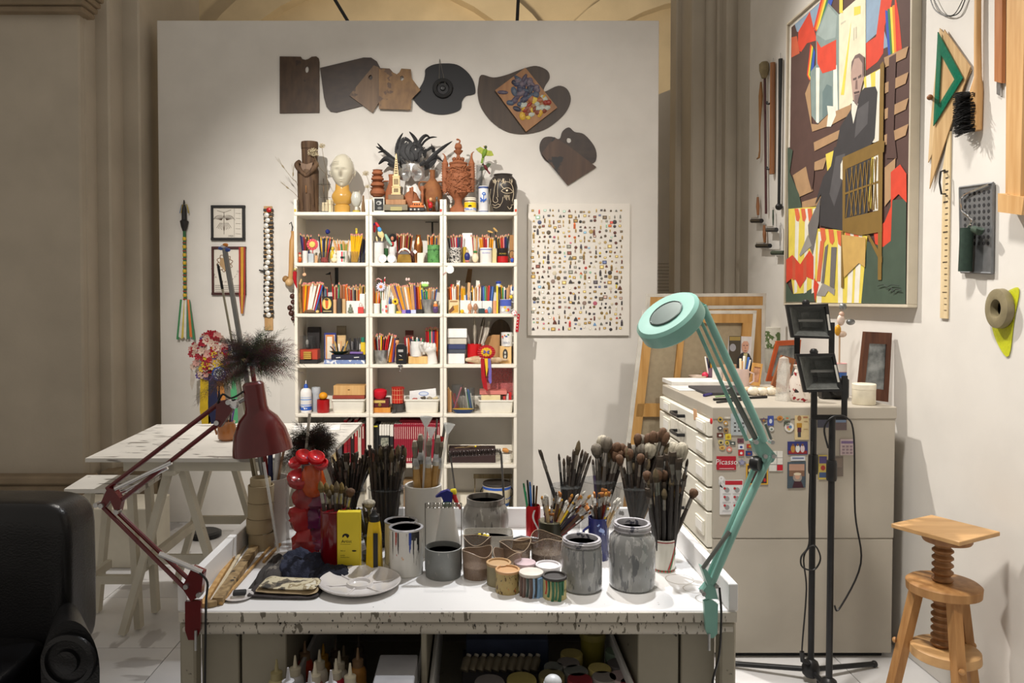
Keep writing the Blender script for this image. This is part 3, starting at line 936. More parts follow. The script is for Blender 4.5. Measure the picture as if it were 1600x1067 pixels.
for kz,wd in((.047,.22),(.062,.2),(.068,.28)):
 pr.add(*text_verts('300 ml' if kz<.05 else('acrylic' if kz<.065 else 'medium fine'),.0058,at=V((q0.x+w_*.14,yc_,lz-kz)),align='LEFT'),c=BK)
pr.poly(S_([(x,z)for x,z in arc(0,0,.0075,0,360,14,.0026)],q0.x+w_*.74,lz-.047),BK)
pr.poly(S_([(-.014,0),(-.01,.014),(.012,.016),(.012,0)],q0.x+w_*.5,TZ+.004),(150,146,120))
pr.bd('print',VCM,yb)
# ---- yellow bottle
c,r,h=cyl(570,598,897,818)
bt=tg('yellow_bottle','small six-sided yellow plastic bottle with black cap','bottle',c)
YEL=pm((224,186,14),.35,0,.06,12,coat=.2)
MB().la([(r*.96,0),(r,.004),(r*.86,h*.72),(r*.7,h*.95),(r*.62,h)],c,6,sm=False,rot=.4).bd('body',YEL,bt)
MB().la([(r*.6,h),(r*.6,h+.018),(r*.35,h+.024),(r*.2,h+.035)],c,14).bd('cap',BLACKP,bt)
MB().box((c.x-.0,c.y-r*.93,TZ+.02),(c.x+r*.5,c.y-r*.80,TZ+h*.8)).bd('label_print',BLACKP,bt)
# a few tools standing behind it
c,r,h=cyl(563,596,880,838)
tumbler('small_glass',c,r,h,'small clear glass of grey brushes behind the yellow bottle',water=pm((44,42,42),.5))
for k,(tx,ty,kd)in enumerate(((560,792,'darkround'),(567,786,'stick'),(576,780,'whitemop'),(586,794,'darkflat'),(571,800,'darkflat'),(592,802,'stick'))):
 brush(kd,(c.x+(tx-578)*.0003,c.y+(k%3-1)*.01,TZ+.008),P(tx,ty,c.y+(k%3-1)*.014),'brush in the small glass behind the yellow bottle','brushes in the small glass')
DRIPW=pm((214,212,206),.4,0,.05,9,speck=(((28,28,30),80,.62,(1,1,.1)),((44,74,150),70,.66,(1,1,.2)),((170,66,40),60,.7,(1,1,.4)),((208,158,110),40,.68,(1,1,.6))),name='dripped_paint')
def paint_can(xl,xr,yb,yt,label,mat,inner,drips=()):
 c,r,h=cyl(xl,xr,yb,yt)
 t=tg('paint_can',label,'paint can',c)
 MB().la([(r*.97,0),(r,.003),(r*.98,.006),(r*.98,h-.006),(r*1.0,h-.003),(r,h)],c,36).bd('body',mat,t)
 MB().la([(r,h),(r*1.01,h+.003),(r*.86,h+.004),(r*.82,h-.003)],c,36).bd('rim',pm((200,200,204),.3,.6,.2,30,speck=((50,50,54),40,.6)),t)
 MB().la([(r*.83,h-.003),(0,h-.0035)],c,30).bd('lid',inner,t)
 for a,z0,ww,cl_ in drips:
  m=MB()
  n=6
  for i in range(n):
   a0,a1=R(a)+ww/r*(i/n-.5),R(a)+ww/r*((i+1)/n-.5)
   zl_=h-.004-z0*(.55+.45*mn.noise(V((i*3.3,a,z0*9))))
   m.add([c+V((co(q)*r*1.004,si(q)*r*1.004,z_))for q,z_ in((a0,h-.002),(a1,h-.002),(a1,zl_),(a0,zl_))],[(0,1,2,3)])
  m.bd('paint_drip',pm(cl_,.35),t)
 return t
paint_can(600,652,886,822,'white paint can with a red and dark lid, behind the dripped can',DRIPW,pm((60,44,44),.5,speck=((150,40,36),30,.58)))
paint_can(607,661,904,832,'white paint can streaked with black, blue and red drips, dark grey inside',DRIPW,pm((62,62,64),.6),((-52,.05,.03,(40,40,42)),(-40,.11,.006,(30,30,32)),(-60,.13,.004,(30,30,32)),(-112,.1,.004,(34,34,36)),(-135,.12,.003,(36,36,38)),(-72,.085,.008,(40,66,150)),(-120,.06,.006,(170,60,44))))
# ---- plate palette
c=PZ(562,917,TZ)
r=65*c.y/F
pl_=tg('palette_plate','round white ceramic palette plate with divided wells, on the table front','plate',(c.x,c.y,TZ))
CER=pm((212,208,206),.14,0,.03,10,coat=.5,speck=((70,60,56),70,.76),name='white_glaze')
c=V((c.x,c.y,TZ))
MB().la([(r*.6,.0005),(r*.66,.001),(r*.95,.016),(r,.021),(r*.985,.024),(r*.93,.021),(r*.7,.01),(r*.34,.008),(r*.30,.016),(r*.26,.016),(r*.22,.009),(0,.008)],c,48).bd('dish',CER,pl_)
for k in range(6):
 a=R(60*k+15)
 d=V((co(a),si(a),0))
 MB().tu([c+d*r*.27+V((0,0,.009)),c+d*r*.6+V((0,0,.009)),c+d*r*.93+V((0,0,.017))],[.004,.003,.002],8).bd('well_divider',CER,pl_)
RAGB=pm((40,44,62),.95,0,.2,14,.35,name='blue_rag',bscale=240)
def heap(x0,x1,y0,y1,hmax,seed,nu=46,nv=34,sh=2.2):
 a,b=PZ(x0,y1,TZ),PZ(x1,y1,TZ)
 yf,yb_=PZ((x0+x1)/2,y1,TZ).y,PZ((x0+x1)/2,y0,TZ).y
 cx_,cy_=(a.x+b.x)/2,(yf+yb_)/2
 hx,hy=(b.x-a.x)/2,(yb_-yf)/2
 def fn(u,v):
  x,y=2*u-1,2*v-1
  px_,py_=cx_+hx*x*(1+.08*mn.noise(V((u*4,v*4,seed)))),cy_+hy*y*(1+.15*mn.noise(V((u*3,v*5,seed+9))))
  e=max(0,1-(abs(x)**sh+abs(y)**sh))**.5
  f=.62+.7*mn.noise(V((u*3.2,v*3,seed)))+.28*abs(mn.noise(V((u*8,v*7+u*4,seed+3))))+.12*mn.noise(V((u*17,v*16,seed)))
  return(px_,py_,TZ+.001+max(0,hmax*e*max(.12,f)))
 return MB().grid(fn,nu,nv)
so('blue_rag',heap(421,500,873,904,.062,3.1),RAGB,'crumpled dark blue rag left of the yellow carton','rag')
so('navy_rag',heap(478,548,890,907,.04,8.4),pm((26,29,42),.95,0,.2,14,.35,bscale=240),'darker navy rag bunched at the foot of the yellow carton','rag')
so('grey_rag',heap(386,428,868,922,.035,5.2),pm((58,54,52),.95,0,.3,10,.3,speck=((110,104,96),14,.6)),'dark grey rag between the sticks and the folded cloth','rag')
# folded cloth stack
q=PZ(452,925,TZ)
CAMO=pm((200,190,160),.9,0,.05,22,.2,ramp=('c',(0,(62,60,56)),(.40,(104,96,82)),(.47,(196,186,158)),(.60,(150,136,106)),(.66,(206,200,182))),name='camouflage_print',bscale=200)
CLD=pm((58,52,52),.95,0,.15,20,.2,bscale=200)
CLT=pm((164,144,112),.95,0,.1,20,.2,bscale=200)
def folded(cx_,cy_,hx,hy,z0,th,ang,seed):
 def fn(u,v):
  a=2*PI*u
  e=.35
  f=lambda k:math.copysign(abs(k)**e,k)
  t_=-PI/2+PI*v
  rr=max(0.0,co(t_))**.5
  x,y=hx*rr*f(co(a)),hy*rr*f(si(a))
  w1=.014*mn.noise(V((x*22,y*22,seed)))
  ca,sa=co(ang),si(ang)
  return(cx_+ca*x-sa*y,cy_+sa*x+ca*y,z0+th/2+th/2*si(t_)+w1*rr*v)
 return MB().grid(fn,36,14)
so('dark_cloth',folded(q.x-.008,q.y,.108,.062,TZ+.001,.009,-.05,2),CLD,'dark grey cloth lying under the folded camouflage cloth','cloth')
so('folded_cloth',folded(q.x,q.y+.002,.094,.052,TZ+.010,.010,-.08,5),CLT,'folded tan cloth between the dark cloth and the camouflage rag','cloth')
so('camouflage_cloth',folded(q.x+.002,q.y+.004,.088,.047,TZ+.020,.009,-.1,7),CAMO,'folded camouflage-patterned cloth on top of the dark cloth','cloth')
# wooden sticks
SW1=wood((170,128,72),(196,158,102),5,.6)
SW2=wood((122,98,64),(168,142,100),5,.65,speck=((52,44,36),40,.62))
for nm,lb,x0,y0,x1,y1,w1,d1,dz,mt in(('wood_strip','honey-coloured wooden strip nearest the red lamp clamp',316,950,378,850,.016,.012,0,SW1),('wood_strip','pale thin wooden strip lying between the two thicker timbers',333,940,386,848,.010,.008,0,pm((196,180,150),.6)),('stained_batten','thick paint-stained wooden batten lying on the left of the table',340,946,402,856,.03,.022,0,SW2),('dowel','thin wooden dowel lying right of the stained batten',350,940,424,856,.007,.007,.004,SW1),('short_dowel','short brown wooden dowel end poking out behind the rags',412,880,438,852,.008,.008,0,SW1)):
 a,b=PZ(x0,y0,TZ),PZ(x1,y1,TZ)
 up=V((0,0,d1/2+.0006+dz))
 mbar=MB()
 u=(b-a).normalized()
 s1=V((u.y,-u.x,0))*w1/2
 zz=V((0,0,d1/2))
 mbar.add([p+s*s1+t_*zz+up for p in(a,b)for s,t_ in((-1,-1),(1,-1),(1,1),(-1,1))],[(0,3,2,1),(4,5,6,7),(0,1,5,4),(1,2,6,5),(2,3,7,6),(3,0,4,7)])
 so(nm,mbar,mt,lb,'wood strip')
q=PZ(330,948,TZ)
so('wood_offcut',MB().box(q+V((-.012,-.008,.0006)),q+V((.014,.012,.018)),b=.002,rot=Matrix.Rotation(.5,3,'Z')),SW2,'little wooden offcut block at the front end of the battens','offcut')
q=PZ(372,936,TZ)
so('white_saucer',MB().la([(.03,.0006),(.044,.006),(.045,.008),(.03,.004),(0,.003)],q+V((-.004,.012,0)),30),CER,'small white saucer lying under the black ink block','saucer')
so('ink_block',MB().box(q+V((-.018,.0,.009)),q+V((.02,.024,.021)),b=.003,rot=Matrix.Rotation(.2,3,'Z')),pm((44,44,46),.6),'small black block resting on the white saucer','block')
so('cork',MB().tu([PZ(345,946,TZ)+V((0,0,.006)),PZ(351,938,TZ)+V((0,0,.006))],.0055,10),SW1,'tiny wooden cork at the table front edge beside the battens','cork')
# ---- white ceramic cylinder with wide flat brushes
c,r,h=cyl(632,690,872,764)
wc=tg('ceramic_cylinder','tall white speckled ceramic cylinder holding wide flat brushes and funnels','holder',c)
MB().la([(r,0),(r,h),(r-.004,h+.002),(r-.008,h),(r-.008,.01),(0,.01)],c,40).bd('cylinder_wall',WTUBE,wc)
for k,(tx,ty,kd,dy)in enumerate(((648,688,'oakflat',-.012),(657,678,'oakflat',.012),(671,685,'oakflat',-.014),(685,681,'oakflat',.0),(690,688,'oakflat',.018),(645,712,'black',.01))):
 brush(kd,(c.x+(tx-664)*.0006,c.y+dy,TZ+.011),P(tx,ty,c.y+dy),('wide brush with a natural wood handle in the white cylinder' if kd=='oakflat' else 'slim brush at the left of the white cylinder'),'flat brushes in the white cylinder' if kd=='oakflat' else None,0)
for k,(tx,ty,bx,rr,mt,lb)in enumerate(((666,651,-.008,.022,thin_glass((215,215,212),.6),'tall grey plastic funnel rising highest from the white cylinder'),(674,668,.004,.017,thin_glass((225,228,228),.4),'small clear funnel in the middle of the white cylinder'),(702,662,.016,.02,thin_glass((230,232,230),.4),'clear funnel leaning to the right of the white cylinder'),(689,682,.01,.011,pm((190,16,24),.35),'little red funnel in the white cylinder'))):
 top=P(tx,ty,c.y-.02+.012*k)
 base=V((c.x+bx,c.y-.02+.012*k,TZ+.011))
 d=(top-base).normalized()
 Ld=(top-base).length
 t=tg('funnel',lb,'funnel',base)
 MB().la([(.0035,0),(.005,Ld-.035)],base,10,ax=d).bd('spout',mt,t)
 MB().la([(.005,Ld-.035),(rr*.95,Ld-.005),(rr,Ld),(rr-.001,Ld),(.0045,Ld-.033)],base,20,ax=d).bd('cone',mt,t)
for tx,ty,lb in((683,655,'thin dark rod beside the red funnel'),(695,664,'thicker grey rod behind the red funnel')):
 so('thin_rod',MB().tu([V((c.x+.01*(1 if tx<690 else 1.6),c.y+.024,TZ+.011)),P(tx,ty,c.y+.026)],.003 if tx<690 else .005,8),pm((110,106,100),.4,.4),lb,'rod')
GREYPOT=pm((126,128,126),.4,.25,.15,9,.05,speck=((150,148,142),90,.62,(1,1,.3)),name='paint_caked_metal')
WATER=pm((52,54,54),.12,0,.1,6,name='murky_water')
c,r,h=cyl(664,721,909,863)
bw=tg('brush_washer','grey metal brush washer pot with thin wire spring above, in front of the spray bottle','pot',c)
MB().la([(r*.96,0),(r*.98,.004),(r,h*.97),(r*1.02,h),(r*.96,h+.001),(r*.94,h-.012),(r*.94,h-.016)],c,40).bd('pot',GREYPOT,bw)
MB().la([(r*.94,h-.016),(0,h-.016)],c,30).bd('dirty_water',WATER,bw)
zt_=P(692,786,c.y).z
fr=MB()
for sx in(-1,1):
 fr.tu([(c.x+sx*r*.99,c.y,TZ+h*.2),(c.x+sx*r*1.0,c.y,zt_)],.0018,6)
fr.tu([(c.x-r,c.y,zt_),(c.x+r,c.y,zt_)],.0014,6)
fr.bd('wire_frame',pm((120,118,112),.4,.8),bw)
MB().tu(helix((c.x-r*.98,c.y,zt_-.008),(c.x+r*.98,c.y,zt_-.008),.009,26,8),.0008,4).bd('spring',pm((150,146,138),.35,.9),bw)
c,r,h=cyl(722,795,851,786)
bw=tg('large_brush_washer','large round-bellied grey brush pot with a coiled spring holder on two rods','pot',c)
rt=35*c.y/F*.92
MB().la([(r*.75,0),(r*.96,.02),(r*1.0,h*.42),(r*.99,h*.62),(r*.93,h*.74),(r*.83,h*.82),(rt*.9,h*.865),(rt*.92,h*.87),(rt*.92,h),(rt*.87,h),(rt*.87,h*.85)],c,44).bd('pot',pm((134,130,124),.32,.2,.2,8,.06,speck=(((160,158,150),70,.6,(1,1,.2)),((96,92,88),60,.58,(1,1,.2))),name='streaked_grey_pot'),bw)
MB().la([(rt*.87,h*.87),(0,h*.87)],c,30).bd('dirty_water',pm((26,25,24),.3),bw)
la,lb_=P(714,788,c.y),P(704,712,c.y)
ra,rb2=P(789,806,c.y),P(783,708,c.y)
fr=MB()
fr.tu([la,lb_,lb_+V((-.006,0,.008))],.0032,8)
fr.tu([ra+V((-.006,0,-.0)),ra,rb2,rb2+V((-.004,0,.008))],.0042,8)
fr.bd('holder_rods',pm((110,108,106),.35,.7),bw)
MB().tu(helix(lb_+V((-.004,0,.006)),rb2+V((0,0,.006)),.0115,40,10),.0012,5).bd('spring',pm((70,62,60),.35,.8),bw)
# ---- spray bottle
c,r,h=cyl(676,722,888,798)
sb=tg('spray_bottle','white spray bottle with blue head, yellow nozzle and red trigger','bottle',c)
MB().la([(r*.95,0),(r,.006),(r*.98,h*.2),(r*.42,h),(r*.3,h+.003)],c,28).bd('body',pm((206,205,200),.4,0,.04,8),sb)
MB().la([(r*.34,h),(r*.34,h+.016),(r*.28,h+.02)],c,18).bd('collar',pm((30,84,60),.4),sb)
hd=MB().sl([c+V((x,-.012,h+z))for x,z in((-.012,.018),(.016,.018),(.018,.05),(.0,.058),(-.022,.05),(-.04,.036),(-.036,.034),(-.02,.036))],(0,.024,0))
hd.bd('spray_head',pm((22,30,110),.35),sb)
MB().la([(.009,0),(.010,.004),(.010,.016),(.007,.018)],c+V((.012,0,h+.05)),14,ax=(1,-.2,.15)).bd('nozzle',pm((224,206,40),.4),sb)
MB().tu([c+V((.018,0,h+.046)),c+V((.024,0,h+.03)),c+V((.034,0,h+.006)),c+V((.044,0,h-.006))],[.009,.008,.006,.004],8).bd('trigger',pm((186,26,32),.4),sb)
# ---- translucent tub
a,b=PZ(724,870,TZ),PZ(803,870,TZ)
zt_=P(760,838,a.y).z
tb=tg('translucent_tub','rounded translucent white plastic tub with a yellow crumb inside','tub',((a.x+b.x)/2,a.y+.07,TZ))
cx_,cy_,hx,hy=(a.x+b.x)/2,a.y+.05,(b.x-a.x)/2,.05
def sq(k,z,e=.35,n=40):
 f=lambda q:math.copysign(abs(q)**e,q)
 return[V((cx_+hx*k*f(co(2*PI*i/n)),cy_+hy*k*f(si(2*PI*i/n)),z))for i in range(n)]
m=MB()
rings=[sq(.9,TZ+.001),sq(.94,TZ+.008),sq(.98,zt_-.03),sq(1.0,zt_),sq(.975,zt_),sq(.95,zt_-.03),sq(.9,TZ+.012)]
m.add([p for rg in rings for p in rg],[(i*40+j,i*40+(j+1)%40,(i+1)*40+(j+1)%40,(i+1)*40+j)for i in range(6)for j in range(40)]+[tuple(range(240,280))],None,True)
m.bd('tub_wall',thin_glass((214,210,200),.62,.35,'translucent_plastic'),tb)
m=MB()
for k in range(7):
 m.bl(V((cx_-.018+ru(-.016,.016),cy_-.01+ru(-.01,.01),zt_-.012+ru(0,.006))),ru(.004,.008),8,(232,206,40)if k<5 else(224,224,220))
m.bd('yellow_crumbs',VC,tb)
MB().la([(hx*.9,0),(0,.0)],(cx_,cy_,zt_-.018),30,sy=hy/hx).bd('contents',pm((150,148,142),.4),tb)
# ---- clear plastic cups coated in taupe paint
def cut_cup(xl,xr,yb,yt,label,mat,fill,amp=.008,ph=0.0,tilt=0):
 c,r,h=cyl(xl,xr,yb,yt)
 t=tg('cut_plastic_cup',label,'cup',c)
 n=40
 def fn(u,v):
  a=2*PI*u
  zt2=h+amp*si(2*a+ph)+.5*amp*si(3*a+1.7*ph)
  rr=r*(.92+.08*v)
  return(c.x+co(a)*rr,c.y+si(a)*rr,TZ+.001+zt2*v)
 MB().grid(fn,n,8).bd('cup_wall',mat,t)
 MB().tu([fn(i/n,1)for i in range(n+1)],.001,5).bd('cut_rim',pm((176,156,132),.4),t)
 MB().la([(r*.92,.0015),(r*.95,h*.45),(0,h*.45)],c,28).bd('paint_residue',fill,t)
 return t
TAUPE=pm((132,114,98),.45,0,.12,9,.05,speck=((80,66,56),20,.66),name='taupe_paint')
TAUPEG=thin_glass((140,118,100),.78,.25,'paint_coated_plastic')
SMOKE=thin_glass((112,96,84),.78,.12,'smoky_plastic')
cut_cup(722,769,909,868,'taupe-coated cut plastic cup right beside the grey brush washer',TAUPEG,TAUPE,.007,.6)
cut_cup(724,768,889,848,'dark smoky cut plastic cup behind the taupe cup',SMOKE,pm((92,78,66),.4),.008,2.0)
cut_cup(780,830,890,857,'smoky cut plastic cup in the middle, before the translucent tub',SMOKE,TAUPE,.01,1.2)
cut_cup(771,816,902,872,'low tan plastic cup with a curled rim behind the two tan tins',TAUPEG,pm((172,144,112),.5),.01,3.0)
cut_cup(829,880,888,848,'shiny brown-tinted plastic cup left of the smaller grey glass jar',SMOKE,pm((150,136,120),.3),.01,4.2)
# pliers lying behind
q=PZ(824,858,TZ)
t=tg('pliers','pair of dark pliers lying among the plastic cups','pliers',q)
MB().tu([q+V((-.05,.02,.03)),q+V((-.02,.028,.034)),q+V((.015,.02,.032))],[.006,.008,.006],8).bd('handle',BLACKP,t)
MB().tu([q+V((-.05,-.005,.03)),q+V((-.02,.004,.034)),q+V((.015,.014,.032))],[.006,.008,.006],8).bd('handle',pm((120,92,62),.5),t)
MB().tu([q+V((.012,.017,.032)),q+V((.03,.016,.03)),q+V((.055,.014,.028))],[.009,.008,.003],8).bd('jaw',STEEL,t)
MB().box(q+V((-.055,-.012,.0006)),q+V((.02,.03,.0235)),b=.003).bd('tool_block',SW2,t)
# ---- little paint tins
def tin(xl,xr,yb,yt,label,body,lid,recess=True,lidh=.008,drips=()):
 c,r,h=cyl(xl,xr,yb,yt)
 t=tg('paint_tin',label,'paint tin',c,'little paint tins')
 MB().la([(r*.95,0),(r*.97,.002),(r*.95,.004),(r*.95,h-lidh)],c,32).bd('body',body,t)
 if recess:
  MB().la([(r,h-lidh),(r*1.01,h-.001),(r*.97,h),(r*.84,h),(r*.8,h-.005),(0,h-.005)],c,32).bd('lid',lid,t)
 else:
  MB().la([(r*.98,h-lidh),(r,h-lidh+.001),(r,h-.001),(r*.97,h+.001),(0,h+.002)],c,32).bd('lid',lid,t)
 for a,ww,ln,cl_ in drips:
  a0=R(a)
  m=MB()
  dz=-(lidh+.001)
  pts=[c+V((co(a0+k*.02*si(k))*r*.96,si(a0+k*.02*si(k))*r*.96,h+dz-ln*h*k/4))for k in range(5)]
  m.tu(pts,[ww,ww*.9,ww*.8,ww*.8,ww*1.1],6)
  m.bd('paint_drip',pm(cl_,.35),t)
 return c,r,h,t
OCH=pm((176,154,100),.45,0,.1,12,speck=(((96,72,44),110,.58,(1,1,.5)),((60,70,60),90,.62,(1,1,.5)),((188,110,60),80,.64,(1,1,.5))),name='splashed_ochre')
TAN=pm((180,146,104),.5,0,.06,12)
tin(760,799,919,884,'little ochre paint tin with a tan lid, left of the splashed one',pm((140,130,100),.5,0,.15,12),TAN)
tin(774,813,931,895,'little ochre tin splashed all over, with a tan ringed lid',OCH,pm((194,150,104),.5,0,.06,12))
tin(803,838,905,884,'little paint tin with a pale pink lid',pm((170,166,160),.45,speck=((100,90,110),24,.6)),pm((190,168,172),.5),False)
tin(837,877,908,888,'little paint tin with a glossy white ringed lid',pm((190,188,186),.45,speck=((80,100,120),24,.62)),pm((216,212,214),.3),True)
tin(811,850,935,900,'little silver tin with a cream lid and brown and blue drips',pm((150,146,140),.35,.5,.1,14),pm((214,206,196),.5),False,drips=((-150,.005,.95,(110,84,74)),(-130,.006,.9,(112,86,76)),(-112,.004,.8,(60,76,70)),(-95,.006,.95,(90,70,62)),(-72,.005,.8,(60,66,70)),(-58,.007,.9,(130,168,204)),(-40,.008,.95,(136,174,208)),(-82,.004,.95,(150,184,214))))
ct,rt_,ht,tt_=tin(848,887,940,905,'little cream tin with a charcoal lid and green drips',pm((196,184,128),.45,0,.08,12),pm((58,54,52),.6),True,drips=((-125,.004,.7,(44,104,70)),(-105,.005,.95,(44,104,70)),(-88,.004,.8,(50,112,76)),(-70,.006,.9,(40,98,68)),(-55,.005,.6,(44,104,70)),(-140,.003,.6,(186,62,36))))
vt,ft=wrap_text('ROYAL',.011,ct,rt_*.97,TZ+ht*.42,R(-40))
m=MB().add([v for v in vt],ft)
m.bd('lettering',BLACKP,tt_)
# ---- big grey glass jars
GJAR=pm((142,143,142),.22,.0,.12,7,.04,coat=.5,speck=(((164,164,162),70,.56,(1,1,.35)),((104,106,108),80,.58,(1,1,.2)),((70,80,150),60,.76)),name='paint_clouded_glass')
GRIM=pm((176,174,178),.3,0,.2,30,.1,speck=((80,80,92),40,.56),name='crusted_rim')
def big_jar(xl,xr,yb,yt,ry0,label):
 c,r,h=cyl(xl,xr,yb,yt)
 k=(ry0-xl*0)*c.y/F
 t=tg('glass_jar',label,'jar',c)
 rn=k
 MB().la([(r*.86,0),(r*.97,.006),(r,.016),(r,h*.70),(r*.96,h*.78),(rn*1.02,h*.845),(rn*.96,h*.86),(rn*.96,h*.88)],c,44).bd('jar_body',GJAR,t)
 MB().la([(rn*.96,h*.88),(rn*1.03,h*.89),(rn*1.03,h*.905),(rn*.97,h*.915),(rn*.97,h*.935),(rn*1.04,h*.945),(rn*1.04,h*.96),(rn,h*.972),(rn*1.0,h*.995),(rn*.95,h),(rn*.86,h*.995),(rn*.84,h*.95),(rn*.84,h*.9)],c,44).bd('screw_rim',GRIM,t)
 MB().la([(rn*.84,h*.9),(0,h*.9)],c,30).bd('dried_paint',pm((60,60,68),.5,0,.3,40,.6,speck=((150,150,160),34,.6)),t)
 return c,r,h
big_jar(878,942,931,850,29.5,'smaller squat glass jar clouded with grey paint')
big_jar(953,1025,929,826,28,'larger tall glass jar clouded with grey paint at the table front')
# ---- white mug with diagonal stripe, holding brushes
c,r,h=cyl(1021,1057,897,846)
mg=tg('striped_mug','white mug with a red and green diagonal band, behind the larger grey jar','mug',c)
WG=pm((214,210,198),.25,0,.04,10,coat=.3)
MB().la([(r*.9,0),(r*.94,.003),(r,h),(r-.003,h),(r*.9,.006),(0,.006)],c,36).bd('mug_wall',WG,mg)
m=MB()
for k in range(18):
 a0,a1=R(-90+(k-9)*9),R(-90+(k-8)*9)
 for zz,hh,cl_ in((h*.93,.0035,(150,40,44)),(.004,.006,(60,110,70)if k%2 else(170,40,44))):
  m.add([c+V((co(a)*(r*(.94+.06*z_/h)+.0008),si(a)*(r*(.94+.06*z_/h)+.0008),z_))for a,z_ in((a0,zz),(a1,zz),(a1,zz+hh),(a0,zz+hh))],[(0,1,2,3)],cl_)
for k in range(10):
 f0,f1=k/10,(k+1)/10
 for da,cl_ in((0,(176,44,46)),(9,(60,124,76))):
  a0,a1=R(-84+46*f0+da),R(-84+46*f1+da)
  z0,z1=.012+(h*.85-.012)*f0,.012+(h*.85-.012)*f1
  m.add([c+V((co(a)*(r*(.94+.06*z_/h)+.0008),si(a)*(r*(.94+.06*z_/h)+.0008),z_))for a,z_ in((a0,z0),(a0+.14,z0),(a1+.14,z1),(a1,z1))],[(0,1,2,3)],cl_)
m.bd('painted_bands',VC,mg)
MB().tu([c+V((r*.7,r*.7,h*.85)),c+V((r*1.2,r*1.2,h*.8)),c+V((r*1.25,r*1.25,h*.35)),c+V((r*.7,r*.7,h*.2))],.005,8).bd('handle',WG,mg)
g_mug='dark brushes in the striped mug'
bunch(c,r*.85,h,r*1.25,(1004,1062,728,770),['darkround','filbert','darkflat','brownmop'],18,'dark brush fanned out of the striped white mug',g_mug)
bunch(c,r*.85,h,r*1.3,(1030,1078,700,745),['darkround','darkflat','stick','black'],16,'dark brush fanned out of the striped white mug',g_mug)
brush('brownmop',c+V((-.01,0,.007)),P(1087,763,c.y),'dark brush leaning farthest right out of the striped mug',None)
brush('whitemop',c+V((.004,.01,.007)),P(1067,690,c.y+.01),'upright brush at the right of the brush clump',None)
# ---- glasses of brushes behind
c1,r1,h1=cyl(861,908,862,764)
tumbler('brush_glass',c1,r1,h1,'wide clear glass of black brushes at the left of the big brush clump')
for tx,ty,kd in((843,702,'darkflat'),(873,707,'black'),(881,714,'darkround'),(889,712,'darkflat'),(897,703,'darkflat'),(905,686,'filbert'),(911,700,'darkround'),(917,706,'darkflat'),(924,710,'darkround'),(893,720,'stick'),(901,716,'black'),(908,722,'stick')):
 dy=ru(-.02,.02)
 brush(kd,(c1.x-(tx-885)*.0004,c1.y+dy,TZ+.007),P(tx,ty,c1.y+dy),'dark brush in the left clear glass of the big clump','black brushes in the left clear glass')
c1,r1,h1=cyl(908,962,858,756)
tumbler('brush_glass',c1,r1,h1,'clear glass in the middle of the big brush clump')
for tx,ty,kd in((932,692,'greymop'),(942,679,'whitemop'),(949,681,'greymop'),(958,692,'brownmop'),(966,690,'brownmop'),(974,692,'brownmop'),(926,716,'purple'),(953,700,'filbert'),(963,703,'brownmop'),(938,712,'stick'),(946,716,'purple'),(970,702,'brownmop'),(980,696,'brownmop')):
 dy=ru(-.025,.025)
 brush(kd,(c1.x-(tx-948)*.0004,c1.y+dy,TZ+.007),P(tx,ty,c1.y+dy),'brush in the middle glass of the big clump','brushes in the middle glass')
c1,r1,h1=cyl(962,1018,862,766)
tumbler('brush_glass',c1,r1,h1,'clear glass of thick mop brushes behind the larger grey jar')
for tx,ty,kd in((997,676,'brownmop'),(1003,678,'greymop'),(1014,676,'brownmop'),(1022,672,'brownmop'),(1030,674,'brownmop'),(1038,667,'brownmop'),(1043,674,'brownmop'),(1018,690,'whitemop'),(1031,690,'whitemop'),(1004,692,'greymop'),(990,694,'greymop'),(1046,690,'filbert'),(1055,690,'whitemop'),(983,700,'brownmop'),(996,706,'darkround'),(1010,704,'brownmop'),(1040,702,'darkflat'),(1049,708,'darkround')):
 dy=ru(-.03,.03)
 brush(kd,(c1.x-(tx-1005)*.0002,c1.y+dy,TZ+.007),P(tx,ty,c1.y+dy),'brush in the glass behind the larger grey jar','mop brushes in the right glass')
bunch(c1,r1*.8,h1,r1,(965,1050,690,730),['brownmop','darkflat','filbert','darkround'],20,'brush in the glass behind the larger grey jar','mop brushes in the right glass')
# blue mug with light brushes
c1,r1,h1=cyl(920,952,878,812)
bm=tg('blue_mug','dark blue patterned mug of pale brushes between the two grey jars','mug',c1)
BLUEM=pm((26,34,96),.25,0,.1,14,coat=.4,speck=((150,170,220),40,.64))
MB().la([(r1*.94,0),(r1,.004),(r1,h1),(r1-.003,h1),(r1*.92,.006),(0,.006)],c1,30).bd('mug_wall',BLUEM,bm)
MB().tu([c1+V((-r1*.9,-.01,h1*.8)),c1+V((-r1*1.5,-.012,h1*.7)),c1+V((-r1*1.5,-.012,h1*.35)),c1+V((-r1*.9,-.01,h1*.2))],.0045,8).bd('handle',BLUEM,bm)
bunch(c1,r1*.8,h1,r1,(922,972,762,800),['white','goldflat','yellow','gold','white','black','goldflat','purple'],30,'fine brush in the dark blue mug','fine brushes in the blue mug')
